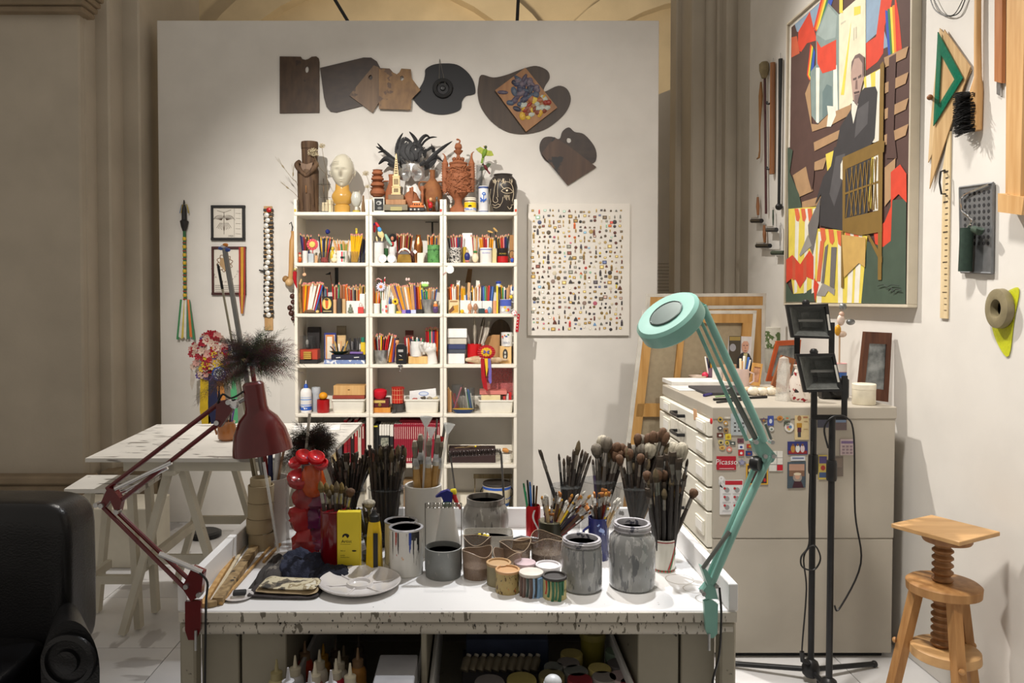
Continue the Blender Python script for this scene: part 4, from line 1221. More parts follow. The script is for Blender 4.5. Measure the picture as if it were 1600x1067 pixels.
# tin of small colourful brushes
c1,r1,h1=cyl(842,880,868,818)
tn=tg('brush_tin','dark food tin lettered Trop, full of small colourful brushes','tin',c1)
TINM=pm((52,50,34),.4,.2,.12,14)
MB().la([(r1*.98,0),(r1,.003),(r1,h1),(r1-.002,h1),(r1-.002,.005),(0,.005)],c1,32).bd('tin_wall',TINM,tn)
for z_ in(.002,h1-.004):
 MB().la([(r1,z_),(r1+.0016,z_+.001),(r1+.0016,z_+.003),(r1,z_+.004)],c1,32).bd('rolled_edge',pm((120,118,100),.35,.7),tn)
vt,ft=wrap_text('Trop',.026,c1,r1,TZ+h1*.55,R(-84),shear=.2)
MB().add(vt,ft).bd('lettering',pm((226,222,206),.5),tn)
bunch(c1,r1*.85,h1,r1*1.1,(846,926,766,806),['gold','goldflat','white','purple','gold','black','yellow','goldflat','white'],54,'small brush in the dark food tin','small brushes in the food tin')
# red drinks can of pens
c1,r1,h1=cyl(822,845,848,792)
dc=tg('drinks_can','red drinks can with a white wave, holding green, blue and black pens','can',c1)
MB().la([(r1*.8,0),(r1,.01),(r1,h1-.008),(r1*.9,h1),(r1*.88,h1),(r1*.9,.012),(0,.012)],c1,28).bd('can_wall',pm((176,14,24),.3,.3,.06,12),dc)
m=MB()
for k in range(14):
 f0,f1=k/14,(k+1)/14
 g=lambda f:R(-78)+.42*si(f*5.2+.6)
 m.add([c1+V((co(a)*r1*1.012,si(a)*r1*1.012,.012+z_*(h1-.024)))for a,z_ in((g(f0),f0),(g(f0)+.24,f0),(g(f1)+.24,f1),(g(f1),f1))],[(0,1,2,3)],(224,220,220))
m.bd('white_wave',VC,dc)
for k,(tx,ty,cl_,nm)in enumerate(((818,755,(40,150,96),'green'),(821,768,(150,156,150),'grey'),(824,750,(24,24,26),'black'),(828,753,(60,120,200),'blue'),(834,758,(26,24,24),'dark'),(839,759,(110,80,50),'brown'))):
 t=tg('pen',nm+' pen sticking out of the red drinks can','pen',c1+V(((tx-830)*.0004,(k%3-1)*.006,.013)))
 top=P(tx,ty,c1.y+(k%3-1)*.008)
 b0=V(t.location)
 MB().tu([b0,b0.lerp(top,.93)],.0036,8).bd('barrel',pm(cl_,.35),t)
 MB().tu([b0.lerp(top,.93),top],[.0036,.003],8).bd('end_cap',pm(tuple(int(v*.7)for v in cl_),.35),t)
PAL={'yellow':(232,176,18),'amber':(222,150,24),'orange':(212,96,24),'red':(186,28,32),'crimson':(140,18,34),'brown':(136,78,36),'tan':(200,150,98),'natural wood':(208,164,112),'navy':(36,40,84),'blue':(54,96,170),'teal':(44,104,118),'green':(40,132,82),'lime':(138,160,60),'black':(34,32,34),'grey':(128,124,122),'white':(232,228,220),'cream':(224,208,172),'pink':(212,122,132),'purple':(92,66,128),'gold':(190,150,60)}
def pencil_proto(c,tip):
 m=MB()
 r=.0042
 if tip=='point':
  m.tu([(0,0,0),(0,0,.90)],r,6,c,sm=False)
  m.la([(r,.90),(r*.32,.975),(0,1.0)],(0,0,0),6,[(216,176,128),tuple(int(v*.6)for v in c)],sm=False)
 elif tip=='eraser':
  m.tu([(0,0,0),(0,0,.92)],r,6,c,sm=False)
  m.tu([(0,0,.92),(0,0,.955)],r*1.04,8,(190,170,110))
  m.tu([(0,0,.955),(0,0,1.0)],r*.95,8,(214,140,130))
 else:
  m.tu([(0,0,0),(0,0,.985),(0,0,1)],[r*1.1,r*1.1,r*.9],8,c)
 return proto('pen' if tip=='pen' else 'pencil',[('x',m,VC)])
_pp={}
def pc(cname,tip,base,top,where,group,fat=1.0):
 k=(cname,tip)
 if k not in _pp:
  _pp[k]=pencil_proto(PAL[cname],tip)
 d=V(top)-V(base)
 plc(_pp[k],base,aim(d,ru(0,6)),(fat,fat,d.length),'%s %s %s'%(cname,'pen' if tip=='pen' else 'pencil',where),'pen' if tip=='pen' else 'pencil',group)
def sf(row,dep,xb,xt,yt,cols,n,where,tips=('eraser','point'),zb=.008,fat=1.0,rows=2):
 cols=cols.split(',')
 n,fat=max(3,round(n*.7)),fat*1.22
 for i in range(n):
  f=(i+.5)/n
  Y=YS+dep+(i%rows)*.011
  b=P(xb[0]+(xb[1]-xb[0])*f,400,Y)
  b.z=SZ[row]+zb
  t=P(xt[0]+(xt[1]-xt[0])*f+ru(-.6,.6),ru(*yt),Y+.004)
  cn=cols[i%len(cols)]if len(cols)>3 else cols[min(len(cols)-1,int(f*len(cols)))]
  pc(cn,tips[i%len(tips)],b,t,where,'pencils '+where,fat)
def spot_on(row,x0,x1,yt,dep):
 Y=YS+dep
 c=P((x0+x1)/2,470,Y)
 c.z=SZ[row]+.0006
 return c,.5*(x1-x0)*Y/F,P(0,yt,Y).z-c.z
def cup(row,x0,x1,yt,dep,name,label,colr,cat='cup',handle=0,mat=None,taper=1.0,bands=(),glass=False):
 c,r,h=spot_on(row,x0,x1,yt,dep)
 t=tg(name,label,cat,c)
 mt=mat or(thin_glass((236,240,240),.2)if glass else pm(colr,.3,0,.05,20,coat=.2))
 MB().la([(r*.94*taper,0),(r*taper,.003),(r,h),(r-.003,h),(r*taper-.003,.004),(0,.004)],c,24).bd('wall',mt,t)
 if handle:
  s=handle
  MB().tu([c+V((s*r*.95,-.002,h*.82)),c+V((s*(r+.022),-.004,h*.76)),c+V((s*(r+.024),-.004,h*.36)),c+V((s*r*.95,-.002,h*.2))],.0042,8).bd('handle',mt,t)
 for z0,z1,cl_ in bands:
  rr=lambda z:r*(taper+(1-taper)*z)+.0007
  MB().la([(rr(z0),h*z0),(rr(z1),h*z1)],c,24).bd('band',pm(cl_,.35),t)
 return c,r,h,t
def cr(row,x0,x1,yt,dep,dp,name,label,colr,cat,zb=0,rough=.5,mat=None,b=.002,yb=None):
 Y=YS+dep
 a,e=P(x0,yt,Y),P(x1,yt,Y)
 z0=SZ[row]+.0006 if yb is None else P(x0,yb,Y).z
 m=MB().box((a.x,Y,z0),(e.x,Y+dp,a.z),b=b)
 return so(name,m,mat or pm(colr,rough,0,.06,16),label,cat)
def fp(par,items,dy=-.0006,mat=None):
 m=MB()
 for k,(cl_,pts,Y)in enumerate(items):
  m.poly([P(x,y,Y+dy-.0001*k)for x,y in pts],cl_)
 return m.bd('print',mat or VCM,par)
def ell(cx_,cy_,rx,ry=None,n=18):
 return arc(cx_,cy_,rx,0,360-360/n,n-1,ry if ry else rx)
def fg(row,x,yt,dep,name,label,parts,cat='figurine'):
 Y=YS+dep
 c=P(x,470,Y)
 t=tg(name,label,cat,(c.x,Y,SZ[row]))
 for pn,cl_,dx,y0,y1,rx in parts:
  a,b=P(x+dx,y0,Y),P(x+dx,y1,Y)
  b.z=max(b.z,SZ[row]+.0006)
  MB().bl(((a.x+b.x)/2,Y,(a.z+b.z)/2),(rx*Y/F,rx*Y/F*.8,(a.z-b.z)/2),12).bd(pn,pm(cl_,.4,0,.08,30),t)
 return t
fg(1,468.5,395,.05,'gnome_figurine','tiny orange figurine in the left corner of the ~1l',(('body',(200,92,30),0,401,410,3.4),('head',(222,186,150),0,396.5,402,2.3),('cap',(176,44,30),0,394,398,2.2)))
cup(1,473,482,392,.07,'white_cup','narrow white cup of dark pencils at the left of the ~1l',(230,228,222))
sf(1,.07,(474,481),(468,487),(364,370),'navy,purple,crimson,brown,black,gold',10,'in the narrow white cup, ~1l')
cr(1,481.5,490,396,.03,.03,'grey_tin_box','small pale grey box with script, ~1l',(176,184,188),'box')
Y=YS+.045
t=tg('paper_rosette','round pink paper rosette with a yellow heart on the ~1l','rosette',(P(488,400,Y).x,Y,SZ[1]))
q=P(488,382,Y)
m=MB()
for k in range(24):
 a0,a1=2*PI*k/24,2*PI*(k+1)/24
 rr=9*Y/F
 m.add([q+V((0,-.004,0)),q+V((co(a0)*rr,.003*(k%2),si(a0)*rr)),q+V((co(a1)*rr,.003*((k+1)%2),si(a1)*rr))],[(0,2,1)],(214,96,100)if k%2 else(196,66,76))
m.bd('pleats',VCM,t)
MB().la([(.021,0),(.018,.004),(0,.006)],q+V((0,-.003,0)),18,ax=(0,-1,0)).bd('heart',pm((224,196,96),.6),t)
MB().tu([(q.x,Y+.006,SZ[1]+.001),(q.x+.002,Y+.006,q.z)],.003,6).bd('stick',pm((180,60,60),.5),t)
cup(1,492,497,399,.05,'peach_bottle','small peach bottle beside the glass of striped pencils',(214,168,124),'bottle',taper=1.0)
cup(1,500,515,394,.07,'glass_jar','round glass with red contents holding striped pencils, ~1l',(0,0,0),'glass',glass=True,taper=1.0)
so('red_marbles',MB().la([(.024,0),(.026,.03),(.0,.036)],spot_on(1,500,515,394,.07)[0]+V((0,0,.006)),16),pm((196,70,60),.5,0,.3,60),'reddish filling in the glass of striped pencils','filling')
sf(1,.07,(502,512),(497,521),(364,371),'black,yellow,navy,black,gold,navy,red,black,cream',12,'in the glass of striped pencils, ~1l')
t=tg('pompom_pencil','pencil topped with a dark blue woollen pompom, ~1l','pencil',(P(508,400,YS+.09).x,YS+.09,SZ[1]+.008))
MB().tu([V(t.location),P(512,368,YS+.09)],.004,6).bd('shaft',pm(PAL['navy'],.4),t)
m=MB().bl(P(512,362,YS+.09),.016,14)
m.v=[tuple(V(v)+V((ru(-1,1),ru(-1,1),ru(-1,1)))*.002)for v in m.v]
m.bd('pompom',pm((34,44,110),.95,0,.3,90),t)
fg(1,519.5,386,.10,'yellow_duck','small yellow toy behind the cream figurine, ~1l',(('body',(222,190,44),0,391,410,4),('head',(206,180,60),.3,385,392,3.2)))
fg(1,522,394,.05,'cream_figurine','small cream seated figurine in the middle of the ~1l',(('body',(226,212,178),0,402,410,5),('chest',(232,222,196),.8,396,405,3),('head',(228,210,180),1.5,392,397.5,2)))
c,r,h,t=cup(1,526,544,392,.07,'white_cup','wide white cup with a pink and black ribbon, ~1l',(234,232,226))
fp(t,((((206,70,80)),[(533,393),(535.5,393),(535.5,409),(533,409)],c.y-r),((24,22,22),[(532,400.5),(539,400.5),(539,404),(532,404)],c.y-r),((60,130,90),[(537,393),(538,393),(538,409),(537,409)],c.y-r)),-.0015)
sf(1,.07,(529,542),(519,547),(372,379),'natural wood,lime,tan,natural wood,orange,tan,green,natural wood,gold',18,'in the wide white ribbon cup, ~1l',('point',))
cup(1,547,561,393,.07,'glass_tumbler','glass tumbler packed with yellow pencils, ~1l',(0,0,0),'glass',glass=True)
sf(1,.066,(549.5,558),(547.5,567),(364.5,367),'yellow',18,'in the glass tumbler, ~1l',('eraser',))
fg(1,557,357,.085,'yellow_topper_pencil','pencil with a yellow rabbit-eared topper above the yellow bunch',(('shaft',PAL['yellow'],0,364,410,.9),('topper',(224,196,60),0,360,366,1.8),('ear',(224,196,60),-1,356,362,.7),('ear',(224,196,60),.8,356.5,362,.7)),'pencil')
cup(1,560,571,396,.13,'clear_glass','dim clear glass of purple pencils in the right corner, ~1l',(0,0,0),'glass',glass=True)
sf(1,.13,(562,569),(562,571),(366,372),'purple,grey,navy',8,'in the right corner of the ~1l')
#  row 1, middle
c,r,h,t=cup(1,584.5,600,379,.075,'tall_white_vase','tall white ceramic vase holding a bright painted parrot, ~1m',(226,224,222),'vase',taper=1.12)
MB().la([(r,h),(r*1.12,h+.001),(r*1.12,h+.006),(r,h+.006)],c,24).bd('dark_rim',pm((120,116,124),.4),t)
Y=YS+.07
t=tg('painted_parrot','red and blue painted wooden bird in the tall white vase','figurine',(c.x,Y,c.z+h))
for pn,cl_,x_,y_,rx,ry,an in(('tail',(178,26,34),585,356,2.3,7.5,0),('wing',(196,34,40),590,352,2.4,6,-35),('blue_patch',(80,160,220),593,358.5,3.2,4.4,-20),('body',(222,198,140),595,366,4.6,7,-30),('tail_tip',(60,50,130),585,351,1.8,2.6,0),('leg',(222,206,160),597,374,1.6,5,8),('leg',(222,206,160),589,374,1.4,5,-10)):
 q=P(x_,y_,Y-(.004 if pn in('blue_patch',)else 0))
 MB().bl(q,(rx*Y/F,.008,ry*Y/F),12,rot=Matrix.Rotation(R(an),3,'Y')).bd(pn,pm(cl_,.5),t)
t=tg('plush_brush','pale green handled scrubbing brush leaning between the two white vases','brush',(P(607,400,YS+.06).x,YS+.06,SZ[1]))
MB().tu([P(602,366,YS+.06),P(606,374,YS+.06),P(612,383,YS+.06)],[.008,.012,.008],10).bd('handle',pm((142,186,166),.5),t)
MB().tu([P(612,383,YS+.065),V((P(609,400,YS+.07).x,YS+.07,SZ[1]+.001))],.004,6).bd('stem',pm((60,90,60),.5),t)
cup(1,600,607,388,.1,'green_bottle','dark green bottle between the white vases, ~1m',(40,84,44),'bottle')
c,r,h,t=cup(1,608,619,386,.075,'white_ribbed_vase','slim white vase with a dark haired doll, ~1m',(220,219,218),'vase',taper=.85)
Y=YS+.075
t=tg('doll_topper','small doll with a mop of black hair standing in the slim white vase','doll',(c.x,Y,c.z+h))
MB().bl(P(613.5,372,Y),(6*Y/F,.02,7*Y/F),14).bd('hair',pm((30,28,28),.9,0,.3,80,.5),t)
MB().bl(P(613,372.5,Y-.014),(2.6*Y/F,.01,3.6*Y/F),12).bd('face',pm((196,128,96),.6),t)
MB().bl(P(613.3,381,Y-.004),(2.6*Y/F,.01,4.6*Y/F),12).bd('dress',pm((178,34,34),.6),t)
for x_ in(597.5,611.5):
 q=P(x_,403,YS+.02)
 q.z=SZ[1]+6.8*q.y/F
 t=tg('roller_disc','round white disc standing on edge at the foot of the '+('tall white vase' if x_<600 else 'slim white vase'),'disc',(q.x,q.y,SZ[1]))
 MB().la([(.0285,-.008),(.03,-.005),(.03,.004),(.027,.007),(.024,.004),(.012,.004),(.010,.007),(0,.007)],q,26,ax=(0,-1,0)).bd('disc',pm((228,226,224),.35),t)
sf(1,.12,(620,640),(620,645),(363,368),'crimson,gold,black,red,brown,pink,cream,crimson,brown,pink',22,'in the row behind the desk bell, ~1m')
cr(1,620,646,392,.10,.05,'pencil_rack','dark wooden rack under the mixed pencils, ~1m',(96,48,38),'rack')
Y=YS+.04
t=tg('brass_letter_scale','brass desk scale with a white arched dial, ~1m','scale',(P(632,400,Y).x,Y,SZ[1]))
m=MB().sl([P(x,y,Y)for x,y in((620,409.9),(622,399),(625,396),(638,396),(641.5,399),(643,409.9))],(0,.02,0))
m.bd('brass_body',pm((150,118,52),.35,.7,.2,30),t)
m=MB().sl([P(x,y,Y-.002)for x,y in arc(631.8,400,8.2,200,340,12,8)[::-1]],(0,.004,0))
m.bd('dark_face',pm((92,90,90),.5),t)
for k in range(12):
 a0,a1=205+130/12*k,205+130/12*(k+1)
 pass
o_,i_=arc(631.8,400,10.4,205,335,14,13),arc(631.8,400,9.4,205,335,14,10)
m=MB()
for k in range(14):
 m.sl([P(*o_[k],Y-.004),P(*o_[k+1],Y-.004),P(*i_[k+1],Y-.004),P(*i_[k],Y-.004)],(0,.006,0))
m.bd('white_dial',pm((230,226,214),.4),t)
t=tg('copper_bottle','shiny copper bottle with a pale base, ~1m','bottle',spot_on(1,647,661,366,.075)[0])
c,r,h=spot_on(1,647,661,367,.075)
COP=pm((178,112,62),.22,.85,.1,12)
MB().la([(r*.96,0),(r,.004),(r,h*.62),(r*.9,h*.74),(r*.52,h*.9),(r*.5,h*.98),(r*.55,h),(0,h)],c,28).bd('body',COP,t)
so('cream_slip_case',MB().box(P(652,395,YS+.034)*1.0,V((P(660.5,0,YS+.034).x,YS+.044,SZ[1]+.0006)),b=.001),pm((226,216,196),.6),'cream card leaning at the foot of the copper bottle','card')
so('diamond_badge',MB().sl([P(x,y,YS+.03)for x,y in((648.5,390),(652,393.4),(648.5,397),(645,393.4))],(0,.004,0)),pm((232,226,222),.5),'tiny white diamond badge beside the copper bottle','badge')
MB().tu([P(648.5,397,YS+.032),V((P(648.6,0,YS+.032).x,YS+.032,SZ[1]+.0008))],.0022,6).bd('stem',pm((150,100,60),.5),bpy.context.scene.objects['diamond_badge'])
GREENM=pm((92,150,84),.5,0,.2,40,speck=((40,90,50),60,.62),name='green_tin')
c,r,h,t=cup(1,668,687,383,.075,'green_basket_tin','green openwork tin of pencils, ~1m',(0,0,0),'tin',mat=GREENM)
for k in range(9):
 a=R(-160+17.5*k)
 q=c+V((co(a)*(r+.0004),si(a)*(r+.0004),h*.72))
 MB().la([(.0035,0),(.0034,.0012),(0,.0014)],q,8,ax=(co(a),si(a),0)).bd('pierced_hole',pm((36,50,30),.8),t)
sf(1,.075,(670,685),(667,688),(364,369),'tan,black,orange,orange,black,gold,navy,tan',13,'in the green openwork tin, ~1m')
t=tg('black_t_bar','black T-shaped metal stand rising at the right of the ~1m','stand',(P(675,400,YS+.2).x,YS+.2,SZ[1]))
MB().tu([V((P(675.5,0,YS+.2).x,YS+.2,SZ[1]+.0008)),P(675.5,347.5,YS+.2)],.0065,8).bd('post',BLACKM,t)
MB().tu([P(664.5,347,YS+.2),P(685,347,YS+.2)],.003,8).bd('crossbar',BLACKM,t)
MB().la([(.03,0),(.03,.004)],(P(675.5,0,YS+.2).x,YS+.2,SZ[1]+.0006),16).bd('foot',BLACKM,t)
#  row 1, right
c,r,h,t=cup(1,702,721,387,.07,'monochrome_mug','mug covered in a black and white print, ~1r',(0,0,0),'mug',handle=-1,mat=pm((226,222,214),.3,0,0,70,ramp=('c',(0,(30,28,28)),(.47,(220,216,208)),(.55,(40,38,38)),(.6,(226,222,214)))))
sf(1,.07,(705,720),(699,723),(364,370),'black,grey,crimson,cream,crimson,white,red,blue',16,'in the black and white mug, ~1r')
cr(1,722,738,364,.12,.012,'white_card','plain white card standing behind the small figurines, ~1r',(230,228,226),'card')
cup(1,723,729,386,.1,'mustard_tin','small mustard yellow tin on the ~1r',(186,158,50),'tin')
fg(1,730,390,.05,'blue_figurine','small dark blue coated figurine on the ~1r',(('coat',(38,44,110),0,394,408,4.6),('base',(196,120,110),0,406,410,4),('head',(206,186,150),0,390,396,2.4)))
fg(1,742.5,391,.05,'cream_bird_figurine','round cream figurine with a green collar, ~1r',(('body',(232,218,186),0,396,410,5.2),('collar',(56,120,60),0,391.5,395.5,3.6),('beak',(196,110,60),0,397,400,1.2)))
sf(1,.11,(739,746),(735,748),(365,370),'white,red,cream,white,tan,white',9,'behind the cream bird figurine, ~1r')
c,r,h,t=cup(1,750,769,387.5,.07,'white_enamel_tin','white tin with blue handwriting and a blue ring, ~1r',(232,230,226),'tin',bands=((.86,.91,(70,86,170)),))
vt,ft=wrap_text('Baedeker',.0155,c,r,c.z+h*.66,R(-90),shear=.25)
MB().add(vt,ft).bd('lettering',pm((90,100,190),.5),t)
sf(1,.07,(752,768),(748,771),(366,371),'amber,amber,amber,orange,crimson,black,red,pink,white,black',18,'in the white lettered tin, ~1r',('point','eraser'))
cr(1,769.5,776,388,.05,.03,'stacked_die_block','little stack of cream cubes beside the white lettered tin',(206,192,140),'blocks')
c,r,h,t=cup(1,777,794,388,.07,'red_black_mug','square red and black mug lettered in gold, ~1r',(34,26,24),'mug',handle=0,bands=((.03,.46,(176,24,26)),))
vt,ft=wrap_text('PICASSO',.0135,c,r,c.z+h*.62,R(-90))
MB().add(vt,ft).bd('lettering',pm((200,170,60),.5),t)
sf(1,.07,(779,793),(774,796),(364,371),'black,yellow,black,gold,red,orange,pink,purple,navy,teal',16,'in the red and black mug, ~1r')
cr(1,796,803,367,.09,.02,'cork_block','tall tan cork block at the right end of the ~1r',(176,130,80),'block')
so('magnifying_ring',MB().tu([P(x,y,YS+.04)for x,y in ell(800,398,4.6,6.6)]+[P(804.6,398,YS+.04)],.0028,6),BLACKP,'black ring leaning at the right end of the ~1r','ring')
fg(1,800,402,.03,'blue_toy','tiny blue and red toy at the right end of the ~1r',(('body',(40,84,180),0,403,410,2.8),('cap',(196,40,50),.6,402,405.5,1.4)),'toy')
for k,(x0,y0,x1,y1)in enumerate(((762,361,770,363.5),(771,356,777,362))):
 b0=P((x0+x1)/2+2,390,YS+.08)
 t=tg('toy_topper_pencil',('pencil with a long tan animal topper','pencil with a slanted tan animal topper, the tallest')[k]+' on the ~1r','pencil',(b0.x,YS+.08,SZ[1]+.008))
 MB().tu([V((b0.x,YS+.08,SZ[1]+.008)),P((x0+x1)/2,y1,YS+.08)],.004,6).bd('shaft',pm(PAL['black'],.4),t)
 MB().tu([P(x0,y0,YS+.08),P((x0+x1)/2,(y0+y1)/2,YS+.078),P(x1,y1,YS+.08)],[.005,.008,.005],8).bd('topper',pm((204,164,96),.5),t)
t=tg('log_stick','rough brown bark stick standing in the left corner of the ~2l','stick',(P(468,480,YS+.05).x,YS+.05,SZ[2]))
MB().tu([V((P(467.5,0,YS+.05).x,YS+.05,SZ[2]+.001)),P(467.5,462,YS+.05),P(468,444,YS+.05)],[.012,.013,.011],10).bd('bark',pm((140,110,66),.9,0,.3,40,.5),t)
MB().tu([P(468,445,YS+.05),P(471,436,YS+.05)],[.006,.005],8).bd('peg',pm((214,190,140),.6),t)
sf(2,.07,(472,480),(472,486),(441,444),'brown,orange,orange,amber,yellow,yellow',14,'in the leaning rainbow row, ~2l',('eraser',),fat=1.25)
sf(2,.07,(480,492),(486,506),(440,444),'white,blue,white,navy,white,blue,white,tan,brown,tan,white,purple,red',22,'in the leaning rainbow row, ~2l',('eraser',),fat=1.25)
sf(2,.10,(501,512),(497,512),(444,450),'red,orange,white,yellow,navy,white,teal',12,'leaning the other way behind the black card, ~2l')
cd_=cr(2,503,520,463,.04,.006,'black_playing_card','black card with a yellow oval picture, ~2l',(26,22,18),'card')
fp(cd_,(((206,172,70),ell(510.7,474.5,7.2,9.2),YS+.04),((232,204,120),ell(510.7,475,6,8),YS+.04),((206,96,40),[(508,468),(513,469),(513,476),(512,482),(509,482),(508.5,476)],YS+.04),((70,50,34),[(506,468),(510,465.5),(514,468),(511,470)],YS+.04),((190,170,120),[(505,485.5),(518,485.5),(518,487),(505,487)],YS+.04)))
fg(2,484,481,.03,'driftwood_carving','small brown carving with pale beads lying in front of the rainbow pencils',(('body',(110,84,60),0,483.5,490,9),('bead',(226,200,140),2.5,481.5,485.5,2),('bead',(222,186,120),12,484.5,489,3)))
sf(2,.09,(520,530),(519,532),(441,448),'red,purple,tan,blue,crimson,white,green',12,'among the mixed middle pencils, ~2l')
sf(2,.09,(532,542),(531,543),(443,448),'brown,brown,orange',12,'in the brown bunch, ~2l',('pen','eraser'),fat=1.3)
for x0,x1,yt,cl_,lb in((520.5,526,468,(214,172,130),'peach lipstick-shaped crayon tube'),(526.5,534,466,(70,66,64),'dark grey tube with a pale window'),(534.5,540.5,467,(206,172,126),'tan wooden tube')):
 cup(2,x0,x1,yt,.05,'crayon_tube',lb+' standing on the ~2l',cl_,'tube')
cr(2,541,562,470,.06,.05,'white_block_holder','low square white holder behind the small buddha, ~2l',(232,230,224),'holder')
cr(2,562,570,459,.06,.05,'white_tall_holder','taller white holder in the right corner, ~2l',(234,232,226),'holder')
sf(2,.075,(543,561),(541,562),(443,450),'tan,navy,orange,white,crimson,tan,grey,white,black,tan',18,'in the square white holder, ~2l',('point','eraser'),.012)
sf(2,.075,(563,569),(562,571),(442,446),'gold,tan,black,gold,lime',6,'in the taller white holder, ~2l')
fg(2,547.5,476,.03,'buddha_figurine','small grey-green seated buddha figurine, ~2l',(('legs',(108,116,100),0,484,490,4.6),('torso',(116,124,106),0,479,487,3.2),('head',(116,124,106),0,475,480,1.8)))
t=cr(2,559,568,479.5,.03,.012,'red_toy_bag','small red handbag charm, ~2l',(196,60,56),'charm',b=.003)
MB().tu([P(561,480,YS+.036),P(561.5,475,YS+.036),P(563.5,473,YS+.036),P(565.5,475,YS+.036),P(566,480,YS+.036)],.0016,6).bd('handle',pm((170,120,90),.5),t)
t=tg('black_bird_stick','black bird silhouette on a thin stick, ~2l','ornament',(P(517,480,YS+.17).x,YS+.17,SZ[2]))
MB().sl([P(x,y,YS+.17)for x,y in((508,428.5),(513,426.5),(516,424.5),(517,427),(515.5,429.2),(510,429.4))],(0,.006,0)).bd('bird',BLACKP,t)
MB().tu([P(516,428,YS+.173),P(518,440,YS+.173),V((P(520,0,YS+.173).x,YS+.173,SZ[2]+.001))],.0025,6).bd('stick',pm((110,60,30),.5),t)
so('black_bar',MB().box(P(523,418,YS+.2),V((P(526.5,0,YS+.2).x,YS+.21,SZ[2]+.0006)),b=.001),BLACKM,'tall thin black bar standing at the back, ~2l','bar')
so('star_charm',MB().bl(P(475.5,429,YS+.02),(.013,.006,.012),6).tu([P(475.3,426,YS+.02),P(474.6,415,YS+.01)],.001,4),pm((224,178,140),.6),'small peach star charm hanging in the ~2l','charm')
#  row 2, middle
for x0,x1,yt,lb in((582,594,474,'low white cup at the far left'),(595,606,469,'tall white cup with red flower prints'),(606.5,619,475,'white cup behind the sunflower')):
 c,r,h,t=cup(2,x0,x1,yt,.065,'white_cup',lb+' of the ~2m',(234,232,228))
 if x0==595:
  fp(t,(((196,56,60),ell(603.5,479,1.8,2.4),c.y-r*.75),((200,90,60),ell(603.5,486,2.2,2.4),c.y-r*.75),((206,150,176),ell(598,484,1.4,2.2),c.y-r*.9)),-.004)
sf(2,.065,(584,592),(583,597),(443,456),'orange,tan,amber,white,orange,red',9,'in the low white cup, ~2m')
sf(2,.065,(597,605),(592,613),(442,450),'white,cream,white,natural wood,white,black,white',15,'in the tall white flowered cup, ~2m',('eraser','pen'))
sf(2,.065,(608,617),(606,622),(462,468),'blue,navy,white,grey',7,'in the white cup behind the sunflower',('pen',))
for pn,x_,y_,rr,cl_,cc_,lb,np in(('daisy_topper',595,448,7,(206,206,226),(224,130,70),'white and violet daisy on a pencil, ~2m',12),('sunflower_topper',617.5,471,5.4,(232,192,40),(70,40,24),'yellow sunflower with a brown heart, ~2m',12)):
 Y=YS+.045
 q=P(x_,y_,Y)
 t=tg(pn,lb,'flower',(q.x,Y,SZ[2]))
 for k in range(np):
  a=2*PI*k/np
  d=V((co(a),0,si(a)))
  MB().bl(q+d*rr*.6*Y/F,(rr*.46*Y/F,.002,rr*.2*Y/F),8,rot=Matrix.Rotation(-a,3,'Y')).bd('petal',pm(cl_,.6),t)
 MB().bl(q+V((0,-.003,0)),(rr*.36*Y/F,.005,rr*.36*Y/F),10).bd('heart',pm(cc_,.8),t)
 MB().tu([q+V((0,.004,0)),V((q.x,Y+.004,SZ[2]+.001))],.0024,6).bd('stem',pm((60,120,60),.5),t)
for k,(x0,y0,lb)in enumerate(((590,437,'red and white striped candy cane hooked left'),(601.5,435,'short red and white striped candy stick'))):
 Y=YS+.1
 pts=[P(586.5,441,Y),P(587.5,437.5,Y),P(591,435.5,Y),P(594.5,437,Y),P(596,442,Y),V((P(598,0,Y).x,Y,SZ[2]+.002))]if k==0 else[P(602,433,Y),P(601,440,Y),V((P(600,0,Y).x,Y,SZ[2]+.002))]
 pts=spl(pts,8)
 so('candy_cane',MB().tu(pts,.0045,8,[((190,26,36)if(i//2)%2 else(232,226,220))for i in range(len(pts))]),VC,lb+', ~2m','candy cane')
sf(2,.06,(624,650),(609,648),(441,447),'tan,cream,tan,white,purple,white,amber,orange,amber,orange,grey,yellow,tan,white,white,red,tan,amber,amber,black',36,'in the big leaning row, ~2m',('eraser','eraser','point'),fat=1.25)
sf(2,.08,(648,658),(645,655),(442,447),'navy,brown,crimson,brown,orange,yellow',9,'left of the metal bucket, ~2m',fat=1.2)
for k,(x0,x1,cl_,lb)in enumerate(((619,627,(206,180,60),'yellow'),(628,634,(150,120,190),'violet'),(634.5,641.5,(40,40,140),'dark blue'),(642,650,(190,196,226),'pale blue'))):
 cr(2,x0,x1,484 if k else 486,.025,.02,'ink_bottle_box','tiny %s box at the foot of the leaning pencils, ~2m'%lb,cl_,'box')
cr(2,650.5,661,483,.035,.02,'black_box','small black box beside the metal bucket, ~2m',(34,32,30),'box')
BUCK=pm((176,176,174),.3,.8,.15,30,name='galvanised')
c,r,h,t=cup(2,657,680,468,.075,'small_metal_bucket','shiny little metal bucket of pencils, ~2m',(0,0,0),'bucket',mat=BUCK,taper=.76)
MB().tu([c+V((co(a)*r,si(a)*r,h))for a in[2*PI*k/24 for k in range(25)]],.0016,6).bd('rim',BUCK,t)
sf(2,.075,(661,678),(657,684),(448,452),'blue,teal,navy,green,green,amber,tan,tan,grey,white,brown',17,'in the little metal bucket, ~2m',('point','eraser'))
sf(2,.09,(655,660),(652,657),(441,444),'amber,yellow',3,'leaning tall beside the metal bucket')
t=tg('frog_topper','green and white plush frog head over the metal bucket','plush',(P(664,480,YS+.09).x,YS+.09,SZ[2]))
